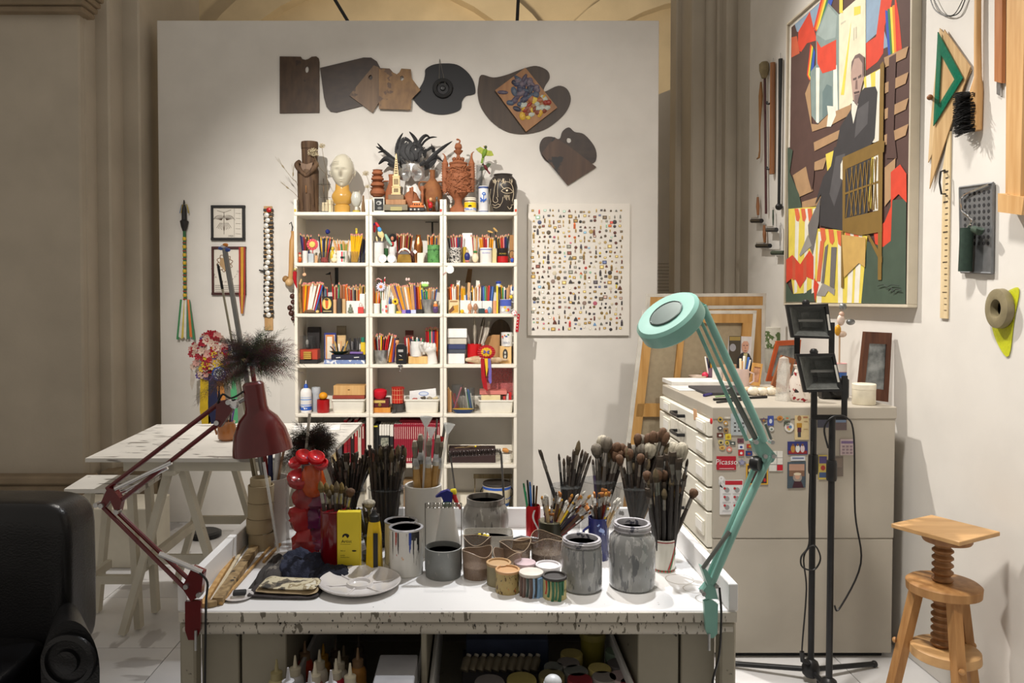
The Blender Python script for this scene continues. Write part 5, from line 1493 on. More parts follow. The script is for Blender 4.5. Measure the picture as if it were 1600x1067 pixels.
MB().bl(P(664,446,YS+.07),(6*5.27/F,.016,2.8*5.27/F),12).bd('head',pm((160,210,110),.8),t)
for dx in(-4,0,4):
 MB().bl(P(664+dx,442.5,YS+.072),(2.4*5.27/F,.01,2.6*5.27/F),10).bd('eye',pm((230,230,214),.6),t)
MB().tu([P(660,447,YS+.078),V((P(664,0,YS+.078).x,YS+.078,SZ[2]+.006))],.003,6).bd('stem',pm((140,190,60),.6),t)
fg(2,680.5,470,.03,'nesting_doll','small painted nesting doll at the right of the ~2m',(('body',(90,66,110),0,477,490,4.6),('shawl',(214,120,50),0,474,481,3.6),('face',(232,190,150),-.2,470.5,476,2.6)))
fg(2,637,433,.08,'butterfly_topper','pale butterfly pencil topper in the middle of the ~2m',(('wing',(232,204,196),-1.8,434,439,1.8),('wing',(232,204,196),1.8,434,439,1.8),('stem',(120,90,70),0,438,489,.5)),'topper')
#  row 2, right
t=tg('white_hanging_disc','white round tag hanging from the middle upright by a red ribbon','tag',P(703,421,YS-.006))
MB().la([(.0275,0),(.0275,.003)],P(703,421,YS-.002),28,ax=(0,-1,0)).bd('disc',pm((226,224,220),.5,0,.04,60),t)
MB().tu([P(697,425.5,YS-.003),P(694,427,YS-.003),P(692,429,YS-.003)],.002,6).bd('ribbon',pm((170,40,54),.6),t)
c=cr(2,700.5,717.5,468.5,.06,.05,'picture_cup','square cream picture cup with a tiger-striped corner, ~2r',(216,196,150),'cup')
fp(c,(((196,150,60),[(708,478),(716,476),(716,488),(703,489)],YS+.06),((110,70,40),[(701,486),(708,477),(710,484),(703,489.5)],YS+.06),((150,110,70),[(703,470),(715,470),(715,472),(703,472)],YS+.06)))
cr(2,719,735,469,.065,.05,'white_block_holder','white square holder behind the yellow ball, ~2r',(234,232,226),'holder')
cr(2,736,753,470,.065,.05,'white_block_holder','white square holder behind the two wooden faces, ~2r',(234,232,226),'holder')
cr(2,753.5,769,470,.065,.05,'white_block_holder','white square holder of dark spines behind the blue toy, ~2r',(234,232,226),'holder')
so('yellow_ball',MB().bl(spot_on(2,719,725,480,.035)[0]+V((0,0,.0141)),.014,14),pm((226,182,24),.5),'small yellow ball on the ~2r','ball')
for k,x_ in enumerate((734,743)):
 t=tg('wooden_face_stamp','small pink-brown wooden face on a foot, '+('left' if k==0 else 'right')+' of the pair on the ~2r','figurine',(P(x_,480,YS+.035).x,YS+.035,SZ[2]))
 c,r,h=spot_on(2,x_-3.5,x_+3.5,474,.035)
 MB().la([(r*.7,0),(r*.5,h*.18),(r*.36,h*.26)],c,14).bd('foot',pm((176,120,84),.4),t)
 MB().bl(c+V((0,0,h*.62)),(r,r*.6,h*.38),14).bd('face',pm((196,142,104)if k==0 else(160,120,90),.35),t)
cr(2,748,757.5,482,.035,.02,'dark_teal_box','small dark teal box on the ~2r',(34,62,66),'box')
fg(2,764,478,.035,'bird_toy','small blue-grey toy bird with a red wing, ~2r',(('body',(120,160,190),1,479,490,3.4),('wing',(206,90,70),-4,483,489.5,2.6)),'toy')
sf(2,.07,(702,716),(699,716),(443,449),'brown,orange,orange,red,white,tan,white,white,brown,amber',15,'in the tiger picture cup, ~2r',('point','pen'),.012,1.15)
sf(2,.08,(719,727),(720,726),(445,448),'amber,yellow',6,'in the holder behind the yellow ball, ~2r',('point',),.012)
sf(2,.08,(720,734),(718,734),(459,465),'navy,red,white,blue,tan',7,'low in the holder behind the yellow ball',('pen',),.012)
sf(2,.08,(737,752),(735,754),(444,456),'black,yellow,white,cream,tan,natural wood,white,red,cream',15,'in the holder behind the wooden faces, ~2r',('point','eraser'),.012)
sf(2,.08,(754,768),(752,772),(446,449),'navy,navy,blue,teal,green,brown,brown,orange,red,red',20,'in the dark to red row, ~2r',('pen',),.012,1.3)
for x0,x1,y0,y1,cl_,lb in((711.5,718.5,437.5,470,(230,228,222),'white slanted ruler'),(729,735,441,470,(206,164,116),'tan wooden spatula'),(742,750,438,459,(222,218,206),'newsprint-covered pencil case')):
 Y=YS+.1
 a=P(x0+2,y0,Y)
 so({'w':'white_ruler','t':'wood_spatula','n':'newsprint_case'}[lb[0]],MB().sl([P(x0+2,y0,Y),P(x1,y0+1,Y),V((P(x1-2,0,Y).x,Y,SZ[2]+.001)),V((P(x0,0,Y).x,Y,SZ[2]+.001))],(0,.006,0)),pm(cl_,.6,0,.05,40,speck=((60,58,56),90,.62)if lb[0]=='n' else None),lb+' standing on the ~2r','ruler' if lb[0]=='w' else 'tool')
Y=YS+.2
so('brown_paddle',MB().sl([P(x,y,Y)for x,y in((731,420),(738,420.5),(736,442),(727,442))]+[V((P(727,0,Y).x,Y,SZ[2]+.001))][:0],(0,.006,0)).sl([P(730,441,Y),P(734,441,Y),V((P(733.5,0,Y).x,Y,SZ[2]+.001)),V((P(730,0,Y).x,Y,SZ[2]+.001))],(0,.006,0)),wood((96,66,30),(120,86,42)),'dark brown wooden paddle rising at the back, ~2r','paddle')
cup(2,770,776,470,.06,'crayon_tube','peach crayon tube beside the yellow and black ruler, ~2r',(222,160,120),'tube')
for k,(xa,xb,cl_,lb)in enumerate(((775.5,778.5,(228,196,40),'yellow'),(778.5,781,(44,38,30),'black'),(781,783,(196,80,30),'orange'))):
 so('thin_ruler',MB().box(P(xa,446+3*k,YS+.055+.004*k),V((P(xb,0,YS+.06).x,YS+.058+.004*k,SZ[2]+.0006))),pm(cl_,.5),lb+' thin ruler standing on the ~2r','ruler')
c,r,h,t=cup(2,781,799,467.5,.06,'blue_picture_mug','blue-topped white mug with bright patches, ~2r',(206,206,210),'mug',handle=1,bands=((.52,.97,(74,92,176)),))
fp(t,(((226,226,226),ell(786,484,2.6,3),c.y-r),((226,186,60),ell(789,480,2,2),c.y-r),((206,60,50),ell(794,484,2,2.4),c.y-r),((232,196,90),ell(791.5,485,2,1.6),c.y-r)),-.003)
sf(2,.06,(783,797),(780,803),(443,450),'black,yellow,green,white,navy,tan,tan,tan,white,blue,grey',14,'in the blue-topped mug, ~2r',('point','pen'))
fg(2,779,440,.08,'blue_hat_topper','round pale face topper with a blue hat, ~2r',(('face',(190,206,226),0,442,451,4),('hat',(44,66,150),0,439,444,4.6),('stem',(60,90,80),1,450,489,.8)),'topper')
fg(2,800.5,452,.06,'white_button_toy','round white smiling toy over the yellow patch at the right, ~2r',(('face',(228,224,220),0,454,461,3.4),('body',(222,190,40),-2,461,467,3),('stem',(40,60,130),-3,450,489,.8)),'toy')
# red charm hanging at the right edge
t=tg('hanging_charm','white and red round charm with a red studded strap on the right upright','charm',P(803.5,489,YS-.006))
MB().la([(.018,0),(.018,.006),(.013,.008)],P(803.5,489,YS-.001),20,ax=(0,-1,0)).bd('disc',pm((206,60,70),.5,speck=((232,226,226),60,.5)),t)
MB().sl([P(x,y,YS-.004)for x,y in((808.5,490),(812.5,491),(810,519),(805.5,518))],(0,.003,0)).bd('strap',pm((170,18,30),.5),t)
for k in range(5):
 MB().bl(P(809.6-.5*k,494+5*k,YS-.005),.004,8).bd('stud',pm((226,220,216),.4),t)
cr(3,464,496.5,562,.06,.12,'black_tray','black flat box at the bottom left of the ~3l',(30,28,30),'box')
cr(3,465,496,546,.07,.1,'red_box','orange-red box behind the gold booklets, ~3l',(176,60,36),'box',yb=561.8)
for k in range(4):
 cr(3,474,486,549.5+3*k,.045,.015,'gold_booklet',('topmost','second','third','lowest')[k]+' of the four tiny stacked gold booklets, ~3l',(178,140,60),'booklet',yb=552.2+3*k)
so('acrylic_case',MB().box(P(465,525,YS+.06),V((P(490,0,YS+.16).x,YS+.16,P(0,545.5,YS+.06).z)),b=.001),thin_glass((235,238,236),.14),'clear acrylic display case on the red box, ~3l','case')
fg(3,480,530,.11,'small_trophy','small grey trophy inside the acrylic case',(('cup',(150,150,146),0,530,540,2.4),('base',(60,58,56),0,538,545,3.4)),'trophy')
so('black_metronome',MB().box(P(480,511,YS+.17),V((P(497,0,YS+.17).x,YS+.23,SZ[3]+.0006)),b=.004),pm((30,26,26),.45),'tall black box standing at the back, ~3l','box')
for x0,x1,yt,d_,cl_,lb in((506.5,525,520,.16,(40,50,120),'navy blue framed card at the back'),(509,521,523,.14,(206,130,70),'orange framed card before the navy one'),(527,540,524,.15,(196,164,116),'tan booklet beside the framed cards'),(526,541,509,.2,(120,108,86),'tall faded tan card at the very back')):
 o=cr(3,x0,x1,yt,d_,.008,'framed_card' if 'framed' in lb else 'tan_card',lb+', ~3l',cl_,'card')
 fp(o,(((226,218,200)if 'orange' in lb or 'navy' in lb else tuple(min(255,v+14)for v in cl_),[(x0+2,yt+3),(x1-2,yt+3),(x1-2,560),(x0+2,560)],YS+d_),))
cr(3,506,570,562.5,.03,.14,'blue_patterned_book','blue patterned album lying under the navy box, ~3l',(0,0,0),'album',mat=pm((110,130,176),.6,0,.1,30,speck=((214,216,222),40,.55)))
nb=cr(3,517.5,570,554.5,.035,.12,'navy_box','dark navy flat box with two small clasps, ~3l',(28,30,52),'box',yb=562.2)
fp(nb,(((206,204,200),[(525,558.2),(532,557.6),(532,559),(525,559.6)],YS+.035),((206,204,200),[(553,557.8),(561,557.4),(561,558.8),(553,559.2)],YS+.035)))
t=tg('green_pen_tray','dark green oval tray of pens on the navy box, ~3l','tray',P(530,554.3,YS+.08))
MB().la([(.02,.0005),(.05,.012),(.07,.026),(.066,.026),(.046,.014),(0,.01)],P(530,554.3,YS+.08),24,sy=.6).bd('tray',pm((40,54,36),.35),t)
for k in range(9):
 b0=P(523+1.8*k,549,YS+.08)
 pc(('black','grey','gold','black','white','tan')[k%6],'pen',b0,P(516+3.4*k,541-(k%3)*4,YS+.07+.01*(k%3)),'lying in the green oval tray, ~3l','pens in the green tray')
so('purple_case',MB().tu([P(547,551.5,YS+.06),P(567,551.5,YS+.06)],.0095,10),pm((110,84,150),.5),'purple round pencil case on the navy box, ~3l','case')
cup(3,546,561,546,.13,'dark_cup','dark cup of black pens behind the purple case, ~3l',(60,56,54))
sf(3,.13,(548,559),(546,562),(527,534),'black,grey,black,black',10,'in the dark cup behind the purple case',('pen',))
o=cr(3,563.5,570.5,535,.07,.03,'yellow_ink_box','small yellow box with a black print at the right of the ~3l',(222,190,40),'box',yb=554.3)
cup(3,564,569.5,527,.13,'teal_bottle','teal bottle cap rising behind the yellow box, ~3l',(40,130,110),'bottle')
#  row 3, middle
c,r,h,t=cup(3,584,607,546.5,.07,'tin_bucket','shiny tin bucket of mixed pencils, ~3m',(0,0,0),'bucket',mat=BUCK,taper=.82)
sf(3,.07,(587,604),(582.5,614),(520,527),'orange,red,black,white,crimson,white,yellow,black,crimson,black,red',22,'in the shiny tin bucket, ~3m',('eraser',))
sf(3,.09,(607,615),(612,620),(523,527),'amber,orange,purple',8,'in the orange leaning row, ~3m',('eraser',),fat=1.3)
fg(3,621,527,.09,'wooden_boy_figurine','small wooden figurine with black hair behind the black sharpener',(('body',(206,130,80),0,534,568,3.6),('head',(222,164,110),-.4,530,538,3.2),('hair',(34,30,28),-.5,527.5,532,3)))
Y=YS+.005
t=tg('desk_sharpener','black crank pencil sharpener clamped to the ~3m','sharpener',(P(626,560,Y).x,Y+.02,SZ[3]))
MB().box(P(618.5,541,Y),V((P(634,0,Y).x,Y+.06,SZ[3]+.0006)),b=.006).bd('body',BLACKP,t)
MB().sl([P(618.5,541,Y+.01),P(621,538,Y+.01),P(631,538,Y+.01),P(634,541,Y+.01)],(0,.04,0)).bd('top',BLACKP,t)
fp(t,(((170,168,164),[(622,546),(630,546),(630,550),(622,550)],Y),((190,186,180),[(624,554),(628,556),(627,557),(623.5,555)],Y),((170,140,70),[(623,561.5),(629.5,561.5),(629.5,562.5),(623,562.5)],Y)),-.002)
MB().tu([P(626,569,YS-.006),P(626,577,YS-.006)],.005,8).bd('clamp',CHROME,t)
MB().tu([P(622,571.5,YS-.008),P(629,571.5,YS-.008)],.0055,8).bd('clamp_bar',BLACKM,t)
MB().bl(P(625,579.5,YS-.006),.006,10).bd('clamp_knob',CHROME,t)
cr(3,637.5,668,557,.05,.1,'wooden_box','flat pale wooden box under the white cup, ~3m',(0,0,0),'box',mat=wood((206,164,98),(220,184,122)))
zc3=P(0,556.6,YS+.08).z
Y=YS+.08
c=P(650.5,470,Y)
c.z=zc3
r=9.3*Y/F
hh_=P(0,533,Y).z-zc3
t=tg('white_cup','white cup of pens standing on the flat wooden box','cup',c)
MB().la([(r*.95,0),(r,.003),(r,hh_),(r-.003,hh_),(r-.003,.004),(0,.004)],c,24).bd('wall',pm((232,230,226),.3),t)
for k in range(10):
 pc(('black','navy','grey','black','green','white','teal','black','pink','green')[k],'pen',c+V((-.02+.0044*k,(k%3-1)*.01,.006)),P(640+2.3*k,527+(k*7%5),Y+(k%3-1)*.015),'in the white cup on the wooden box','pens in the white cup on the wooden box')
sf(3,.15,(634,645),(632,646),(525,529),'crimson,white,orange,white,red,cream',9,'behind the white cup, ~3m',('pen',),fat=1.2)
sf(3,.16,(667,683),(665,685),(510,514),'crimson,red,red,orange,green,green,pink,crimson,purple',18,'in the tall red and green row, ~3m',('eraser',),fat=1.25)
Y=YS+.055
t=tg('ceramic_fist','white ceramic clenched fist standing on the ~3m','sculpture',(P(672,560,Y).x,Y,SZ[3]))
FISTM=pm((226,222,216),.25,0,.03,14,coat=.4)
m=MB()
m.tu(spl([V((P(675,0,Y).x,Y,SZ[3]+.0008)),P(675,556,Y),P(673,548,Y),P(671,541.5,Y)],5),[.036,.035,.034,.033,.032,.031,.031,.032,.035,.038,.042,.045,.045,.044,.043,.04][:16],18)
m.bd('wrist_and_palm',FISTM,t)
for k in range(4):
 a=P(664.5+4.6*k,540+.5*k,Y-.03)
 m=MB()
 m.tu(spl([a+V((0,.05,.006)),a+V((0,.012,.014)),a+V((0,-.004,.002)),a+V((0,.004,-.02)),a+V((0,.022,-.026))],4),.0115,10)
 m.bl(a+V((0,.05,.006)),.0115,10)
 m.bl(a+V((0,.022,-.026)),.0112,10)
 m.bd('finger',FISTM,t)
m=MB().tu(spl([P(660,548,Y-.005),P(657.5,543,Y-.02),P(657.5,538,Y-.03),P(660,536.5,Y-.04)],5),[.012]*16,10)
m.bl(P(660,536.5,Y-.04),.012,10)
m.bd('thumb',FISTM,t)
cr(3,633,646,516,.2,.008,'small_picture','small dark brown picture at the back, ~3m',(90,40,30),'frame')
#  row 3, right
for x0,x1,y0,y1,d_,cl_,lb in((699,726,552.5,569,.05,(230,226,224),'white printed carton at the bottom of the stack'),(699,727,546,552.2,.05,(70,74,84),'slate grey box second from the bottom of the stack'),(699,727.5,538,545.7,.05,(54,62,100),'navy box in the middle of the stack'),(699,729,528,537.7,.06,(196,190,176),'sheaf of cream papers second from the top'),(699,729.5,513.5,527.7,.05,(232,230,226),'white lidded box on top of the stack')):
 cr(3,x0,x1,y0,d_,.14,{'w':'white_box','s':'slate_box','n':'navy_box'}[lb[0]]if lb[:4]!='shea' else 'paper_sheaf',lb+', ~3r',cl_,'box' if lb[:4]!='shea' else 'papers',yb=None if y1==569 else y1)
c,r,h,t=cup(3,730,752.5,537,.10,'red_cup','wide red cup holding large feathers, ~3r',(190,22,26))
for k,(x1_,y1_,w1,cl_,lb)in enumerate(((741.5,493.5,2.6,(150,140,124),'upright grey feather'),(757,494,3.4,(92,80,68),'dark feather leaning right'),(764.5,503,4.6,(200,190,176),'broad pale feather leaning far right'),(730,522,2.2,(206,202,196),'short white feather leaning left'))):
 Y=YS+.1+.012*(k-1)
 a,b=V((c.x+(.004,.006,.008,-.014)[k],Y,SZ[3]+.008)),P(x1_,y1_,Y)
 t=tg('feather',lb+' in the red cup, ~3r','feather',a)
 MB().tu([a,b],[.0022,.0008],6).bd('quill',pm((220,212,196),.5),t)
 m=MB()
 d=(b-a)
 s=V((d.z,0,-d.x)).normalized()
 n=14
 L=[]
 for i in range(n+1):
  f=.38+.62*i/n
  L.append((a+d*f,w1*Y/F*si(PI*min(1,(i/n)*.86+.1))**.7))
 for sg in(-1,1):
  for i in range(n):
   (p0,w0),(p1,w2)=L[i],L[i+1]
   m.add([p0,p1,p1+s*sg*w2+V((0,.004,.006)),p0+s*sg*w0+V((0,.004,.006))],[(0,1,2,3)],None,True)
 m.bd('vane',pm(cl_,.85,0,.25,60,c2=tuple(int(v*.6)for v in cl_),stretch=(1,1,.3)),t)
Y=YS+.05
t=tg('seashell','large rough cream seashell lying on the ~3r','shell',(P(760,560,Y).x,Y,SZ[3]))
m=MB()
def shellpt(u,v):
 x=P(727+68*u,0,Y).x
 rr=(.030*si(PI*min(1,u*1.25+.08))**.8 if u<.6 else .028*(1-(u-.6)/.42)+.002)
 rr*=1+.16*si(u*34)*(u>.35)+.2*mn.noise(V((u*7,v*5,2)))
 a=2*PI*v
 return(x,Y+co(a)*rr,SZ[3]+.028+si(a)*max(.001,rr)*.92)
m.grid(shellpt,40,20)
m.bd('shell_body',pm((206,186,154),.6,0,.12,30,.25,c2=(176,140,104)),t)
Y=YS+.02
t=tg('prize_rosette','red and yellow prize rosette with a purple bow and three ribbons hanging over the shelf','rosette',P(760,550,Y))
for rr,cl_,n,dy in((14,(178,24,30),18,0),(11,(196,34,36),16,-.004),(8.5,(228,178,40),12,-.008)):
 m=MB()
 q=P(760,550,Y+dy)
 for k in range(n*2):
  a0,a1=PI*k/n,PI*(k+1)/n
  m.add([q+V((0,-.004,0)),q+V((co(a0)*rr*Y/F,.004*(k%2)-.002,si(a0)*rr*.8*Y/F)),q+V((co(a1)*rr*Y/F,.004*((k+1)%2)-.002,si(a1)*rr*.8*Y/F))],[(0,2,1)],tuple(int(v*(1 if k%2 else .86))for v in cl_))
 m.bd('pleated_ring',VCM,t)
m=MB()
for a in(25,150,200,330):
 m.bl(P(760+3*co(R(a)),550-2.4*si(R(a)),Y-.014),(.011,.004,.005),8,rot=Matrix.Rotation(-R(a),3,'Y'))
m.bd('purple_bow',pm((100,84,160),.5),t)
for nm,cl_,pts in(('red_ribbon',(160,18,26),((751,560),(757,560),(760,590),(762,611),(755,606),(752,590))),('yellow_ribbon',(222,180,40),((757,560),(762.5,560),(762,578),(759,594),(757.5,578))),('purple_ribbon',(110,96,170),((762,560),(766.5,560),(768,580),(768,598),(765.5,600),(763,594),(763.5,578)))):
 MB().sl([P(x,y,YS-.008)for x,y in pts],(0,.0015,0)).bd(nm,pm(cl_,.4,0,.1,30),t)
so('wooden_board',MB().sl([P(x,y,YS+.17)for x,y in((758,534),(762,526),(770,523),(781,523),(781,569),(758,569))],(0,.01,0)),wood((168,122,74),(186,142,92)),'pale wooden board standing behind the rosette, ~3r','board')
Y=YS+.235
so('small_palette',MB().sl([P(x,y,Y)for x,y in[(764,569),(764,520)]+arc(782,520,16,180,350,14,21)+[(797,545),(797,569)]],(0,.006,0)),wood((70,54,34),(88,70,46)),'dark brown rounded palette standing at the back, ~3r','palette')
Y=YS+.07
hb=tg('sandglass','pale wooden egg timer block with a dark oval window, ~3r','egg timer',(P(790,560,Y).x,Y,SZ[3]))
MB().box(P(781,541,Y),V((P(800,0,Y).x,Y+.05,SZ[3]+.0006)),b=.003).bd('block',wood((206,164,104),(220,184,126)),hb)
fp(hb,(((60,54,46),ell(789.5,554,4,9),Y),((190,188,180),ell(789.3,551,1.4,2.2),Y),((200,196,186),ell(789.3,557,1.6,2.6),Y)))
q=P(792,540.6,Y+.03)
r,h=9*Y/F,P(0,519.5,Y).z-q.z
t=tg('toucan_mug','white mug with coloured birds and lettering on top of the egg timer','mug',q)
MB().la([(r*.95,0),(r,.003),(r,h),(r-.003,h),(r-.003,.004),(0,.004)],q,26).bd('wall',pm((232,230,226),.3,coat=.2),t)
MB().tu([q+V((r*.95,-.002,h*.8)),q+V((r+.022,-.004,h*.72)),q+V((r+.02,-.004,h*.34)),q+V((r*.95,-.002,h*.2))],.0045,8).bd('handle',pm((232,230,226),.3,coat=.2),t)
vt,ft=wrap_text('ZERO',.02,q,r,q.z+h*.24,R(-100))
MB().add(vt,ft).bd('lettering',pm((44,60,110),.5),t)
fp(t,(((196,60,40),ell(785,526,1.2,2),q.y-r),((50,90,160),ell(791,525.5,2,1.2),q.y-r),((60,120,70),ell(794,523,1.6,1.2),q.y-r),((206,130,40),ell(788.5,524,1.2,1.2),q.y-r)),-.002)
#  row 4
WTUB=pm((226,222,210),.4,0,.03,12,name='white_tub_plastic')
def tub(row,x0,x1,yt,dep,label):
 Y=YS+dep
 a,b=P(x0,yt,Y),P(x1,yt,Y)
 z0=SZ[row]+.0006
 t=tg('white_storage_tub',label,'tub',((a.x+b.x)/2,Y+.09,z0),'white storage tubs')
 m=MB()
 dp=.19
 ins=.012
 def rg(k,z,n=8):
  out=[]
  xa,xb,ya,yb_=a.x+ins*k,b.x-ins*k,Y+ins*k,Y+dp-ins*k
  rc=.02
  for cx_,cy_,a0 in((xb-rc,ya+rc,-90),(xb-rc,yb_-rc,0),(xa+rc,yb_-rc,90),(xa+rc,ya+rc,180)):
   out+=[V((cx_+rc*co(R(a0+90*i/n)),cy_+rc*si(R(a0+90*i/n)),z))for i in range(n+1)]
  return out
 rings=[rg(1.2,z0),rg(1.0,z0+.006),rg(.35,a.z-.014),rg(-.1,a.z-.012),rg(-.2,a.z-.003),rg(0,a.z),rg(.5,a.z),rg(.7,a.z-.014),rg(1.2,z0+.004)]
 n=len(rings[0])
 m.add([p for q_ in rings for p in q_],[(i*n+j,i*n+(j+1)%n,(i+1)*n+(j+1)%n,(i+1)*n+j)for i in range(len(rings)-1)for j in range(n)]+[tuple(range((len(rings)-1)*n,len(rings)*n)),tuple(range(n))[::-1]],None,True)
 m.bd('tub_body',WTUB,t)
 return a,b,Y
tub(4,516.5,570.5,624,.03,'white plastic tub under the wooden boxes, ~4l')
tub(4,631,686.5,624,.03,'white plastic tub with a white envelope in it, ~4m')
tub(4,747.5,803.5,625,.03,'white plastic tub with pink and cream books, ~4r')
t=tg('glue_bottle','white glue bottle with a blue cap and blue print, ~4l','bottle',spot_on(4,468.5,486,606,.07)[0])
c,r,h=spot_on(4,468.5,486,606,.07)
MB().la([(r*.94,0),(r,.004),(r,h*.84),(r*.8,h*.95),(r*.36,h)],c,24).bd('body',pm((232,230,228),.35),t)
MB().la([(r*.4,h),(r*.34,h+.02),(r*.16,h+.028)],c,14).bd('cap',pm((34,80,170),.4),t)
MB().la([(r*.12,h+.028),(r*.06,h+.052)],c,10).bd('nozzle',pm((230,230,230),.4),t)
for z0,z1,cl_ in((.10,.26,(44,90,180)),(.30,.34,(120,150,210)),(.52,.56,(110,150,210)),(.62,.64,(140,170,220))):
 MB().la([(r+.0006,h*z0),(r+.0006,h*z1)],c,24).bd('print_band',pm(cl_,.5,speck=((226,228,232),60,.58)),t)
cup(4,486,500,605,.13,'clear_bottle','pale clear bottle with blue print behind the glue bottle',(0,0,0),'bottle',mat=thin_glass((214,220,228),.45))
c,r,h,t=cup(4,494.5,514,624,.07,'red_square_jar','glossy red square jar under the orange ball, ~4l',(170,14,20),'jar')
so('orange_ball',MB().bl(c+V((0,0,h+.024)),(.03,.03,.027),18),pm((222,150,24),.5,0,.08,60),'orange ball resting in the red jar, ~4l','ball')
cr(4,521,570,602.5,.06,.12,'wooden_case','pale wooden case with a small clasp on top of the white tub, ~4l',(0,0,0),'case',mat=wood((196,150,92),(210,170,114)),yb=617.6)
MB().bl(P(545,609,YS+.058),(.008,.002,.003),8).bd('clasp',pm((110,84,50),.4,.6),bpy.context.scene.objects['wooden_case'])
cr(4,519.5,569.5,618,.055,.12,'red_brown_book','red-brown flat book between the wooden case and the white tub',(150,66,50),'book',yb=623.4)
t=tg('red_bowl','bright red lidded bowl on the maroon box, ~4m','bowl',P(593.5,622.8,YS+.08))
q=P(593.5,622.8,YS+.08)
r=11.3*q.y/F
MB().la([(r*.62,0),(r*.95,.02),(r,.038),(r*.97,.05)],q,30).bd('bowl',pm((186,14,36),.35),t)
MB().la([(r*.99,.05),(r*.97,.056),(r*.6,.068),(0,.07)],q,30).bd('lid',pm((196,18,40),.35),t)
o=cr(4,581,607.5,623.2,.05,.1,'maroon_box','maroon box with a brass lock plate, ~4m',(84,18,26),'box',yb=636.6)
fp(o,(((206,176,96),[(583.5,625.5),(602,625.5),(602,629.5),(583.5,629.5)],YS+.05),))
MB().la([(.012,0),(.01,.004),(0,.005)],P(593.5,632.5,YS+.049),14,ax=(0,-1,0)).bd('lock',pm((206,176,90),.3,.8),o)
cr(4,581,610,637,.045,.11,'orange_wooden_box','orange-brown wooden box under the maroon box, ~4m',(0,0,0),'box',mat=wood((196,124,44),(210,146,66)))
t=tg('plaid_tin','round red plaid tin on the dark round tin, ~4m','tin',P(621.5,629.3,YS+.09))
q=P(621.5,629.3,YS+.09)
r,h=9.6*q.y/F,P(0,606,q.y).z-q.z
MB().la([(r,0),(r,h),(r*1.04,h+.002),(r*1.04,h+.006),(0,h+.007)],q,28).bd('tin',pm((186,34,24),.4),t)
m=MB()
for zz in(.25,.55,.85):
 m.la([(r+.0008,h*zz),(r+.0008,h*zz+.003)],q,28,(206,150,110))
for a in(-140,-115,-90,-65,-40):
 m.tu([q+V((co(R(a))*(r+.0003),si(R(a))*(r+.0003),.002)),q+V((co(R(a))*(r+.0003),si(R(a))*(r+.0003),h))],.0014,5,(206,150,110))
m.bd('plaid_lines',VC,t)
MB().tu([q+V((r*.95,-.01,h*.98)),q+V((r*1.15,-.012,h*.98))],.004,6).bd('knob',pm((180,30,26),.4),t)
cup(4,611.5,632,630.2,.09,'dark_round_tin','dark grey round tin with a clasp under the plaid tin',(66,62,60),'tin')
cup(4,611.5,618.5,640,.02,'tiny_glass','tiny clear glass before the dark round tin, ~4m',(0,0,0),'glass',glass=True)
Y=YS+.10
o=so('white_envelope',MB().sl([P(x,y,Y)for x,y in((640,611),(681,606.5),(682,629),(640,629))],(0,.004,0)),pm((230,229,228),.7),'white envelope with a blue printed oval in the tub, ~4m','envelope')
fp(o,(((150,170,214),ell(662,615,8,3.6),Y),((214,222,236),ell(662,615,6.4,2.4),Y)))
for k,(x_,y_,cl_,nm,lb)in enumerate(((648,624,(170,90,84),'red_scrap','rust red scrap at the left in the envelope tub'),(661,621.5,(90,80,66),'dark_clip','dark clip sticking up in the envelope tub'),(671,622.5,(150,140,120),'grey_scrap','grey crumpled scrap in the envelope tub'),(680,622,(206,190,150),'cream_scrap','cream paper scrap at the right in the envelope tub'))):
 m=MB().bl(P(x_,y_,YS+.07),(.02,.015,.011),12)
 m.v=[tuple(V(v)+V((0,0,.008))*mn.noise(V(v)*60))for v in m.v]
 so(nm,m,pm(cl_,.7),lb,'scrap')
MB().la([(0,0),(.1,0)],P(660,626,YS+.12),12,sy=.7).bd('packing',pm((196,190,176),.8),bpy.context.scene.objects['white_storage_tub.001'])
cup(4,705,724,601,.09,'pen_glass','tall clear glass of crossed pens, ~4r',(0,0,0),'glass',glass=True)
cup(4,724,742,606,.10,'pen_glass','shorter clear glass of upright green and blue pens, ~4r',(0,0,0),'glass',glass=True)
for x0,x1,y1,cn in((718,706,612,'brown'),(716,710,614,'crimson'),(709,721,605,'pink'),(708,717,616,'purple'),(713,707,618,'red')):
 b0=P(x0,470,YS+.09)
 b0.z=SZ[4]+.02
 pc(cn,'pen',b0,P(x1,y1,YS+.095),'in the glass of crossed pens, ~4r','crossed pens',1.3)
for x0,x1,y1,cn in((734,727,606,'white'),(735,729,612,'green'),(738,731,608,'blue'),(740,733,610,'teal'),(741,735,614,'white')):
 b0=P(x0-2,470,YS+.1)
 b0.z=SZ[4]+.02
 pc(cn,'pen',b0,P(x1,y1,YS+.105),'in the shorter glass, ~4r','upright pens in the shorter glass',1.3)
t=tg('painted_dish','dark blue and yellow painted dish in front of the pen glasses','dish',P(723,646,YS+.035))
q=P(723,0,YS+.035)
q.z=SZ[4]+.0006
MB().la([(.05,0),(.068,.012),(.074,.026),(.07,.027),(.05,.012),(0,.008)],q,30,sy=.42).bd('dish',pm((40,60,100),.35,0,.1,30,speck=((206,170,60),24,.58)),t)
MB().la([(.071,.0265),(.074,.029),(.071,.03)],q,30,sy=.42).bd('yellow_rim',pm((206,168,50),.4),t)
for k,(x_,cn)in enumerate(((700.5,'tan'),(702.5,'natural wood'),(704,'tan'))):
 pc(cn,'point',V((P(x_,0,YS+.08).x,YS+.08,SZ[4]+.001)),P(x_,603+k*3,YS+.08),'standing at the left end of the ~4r','loose pencils, ~4r',1.5)
Y=YS+.16
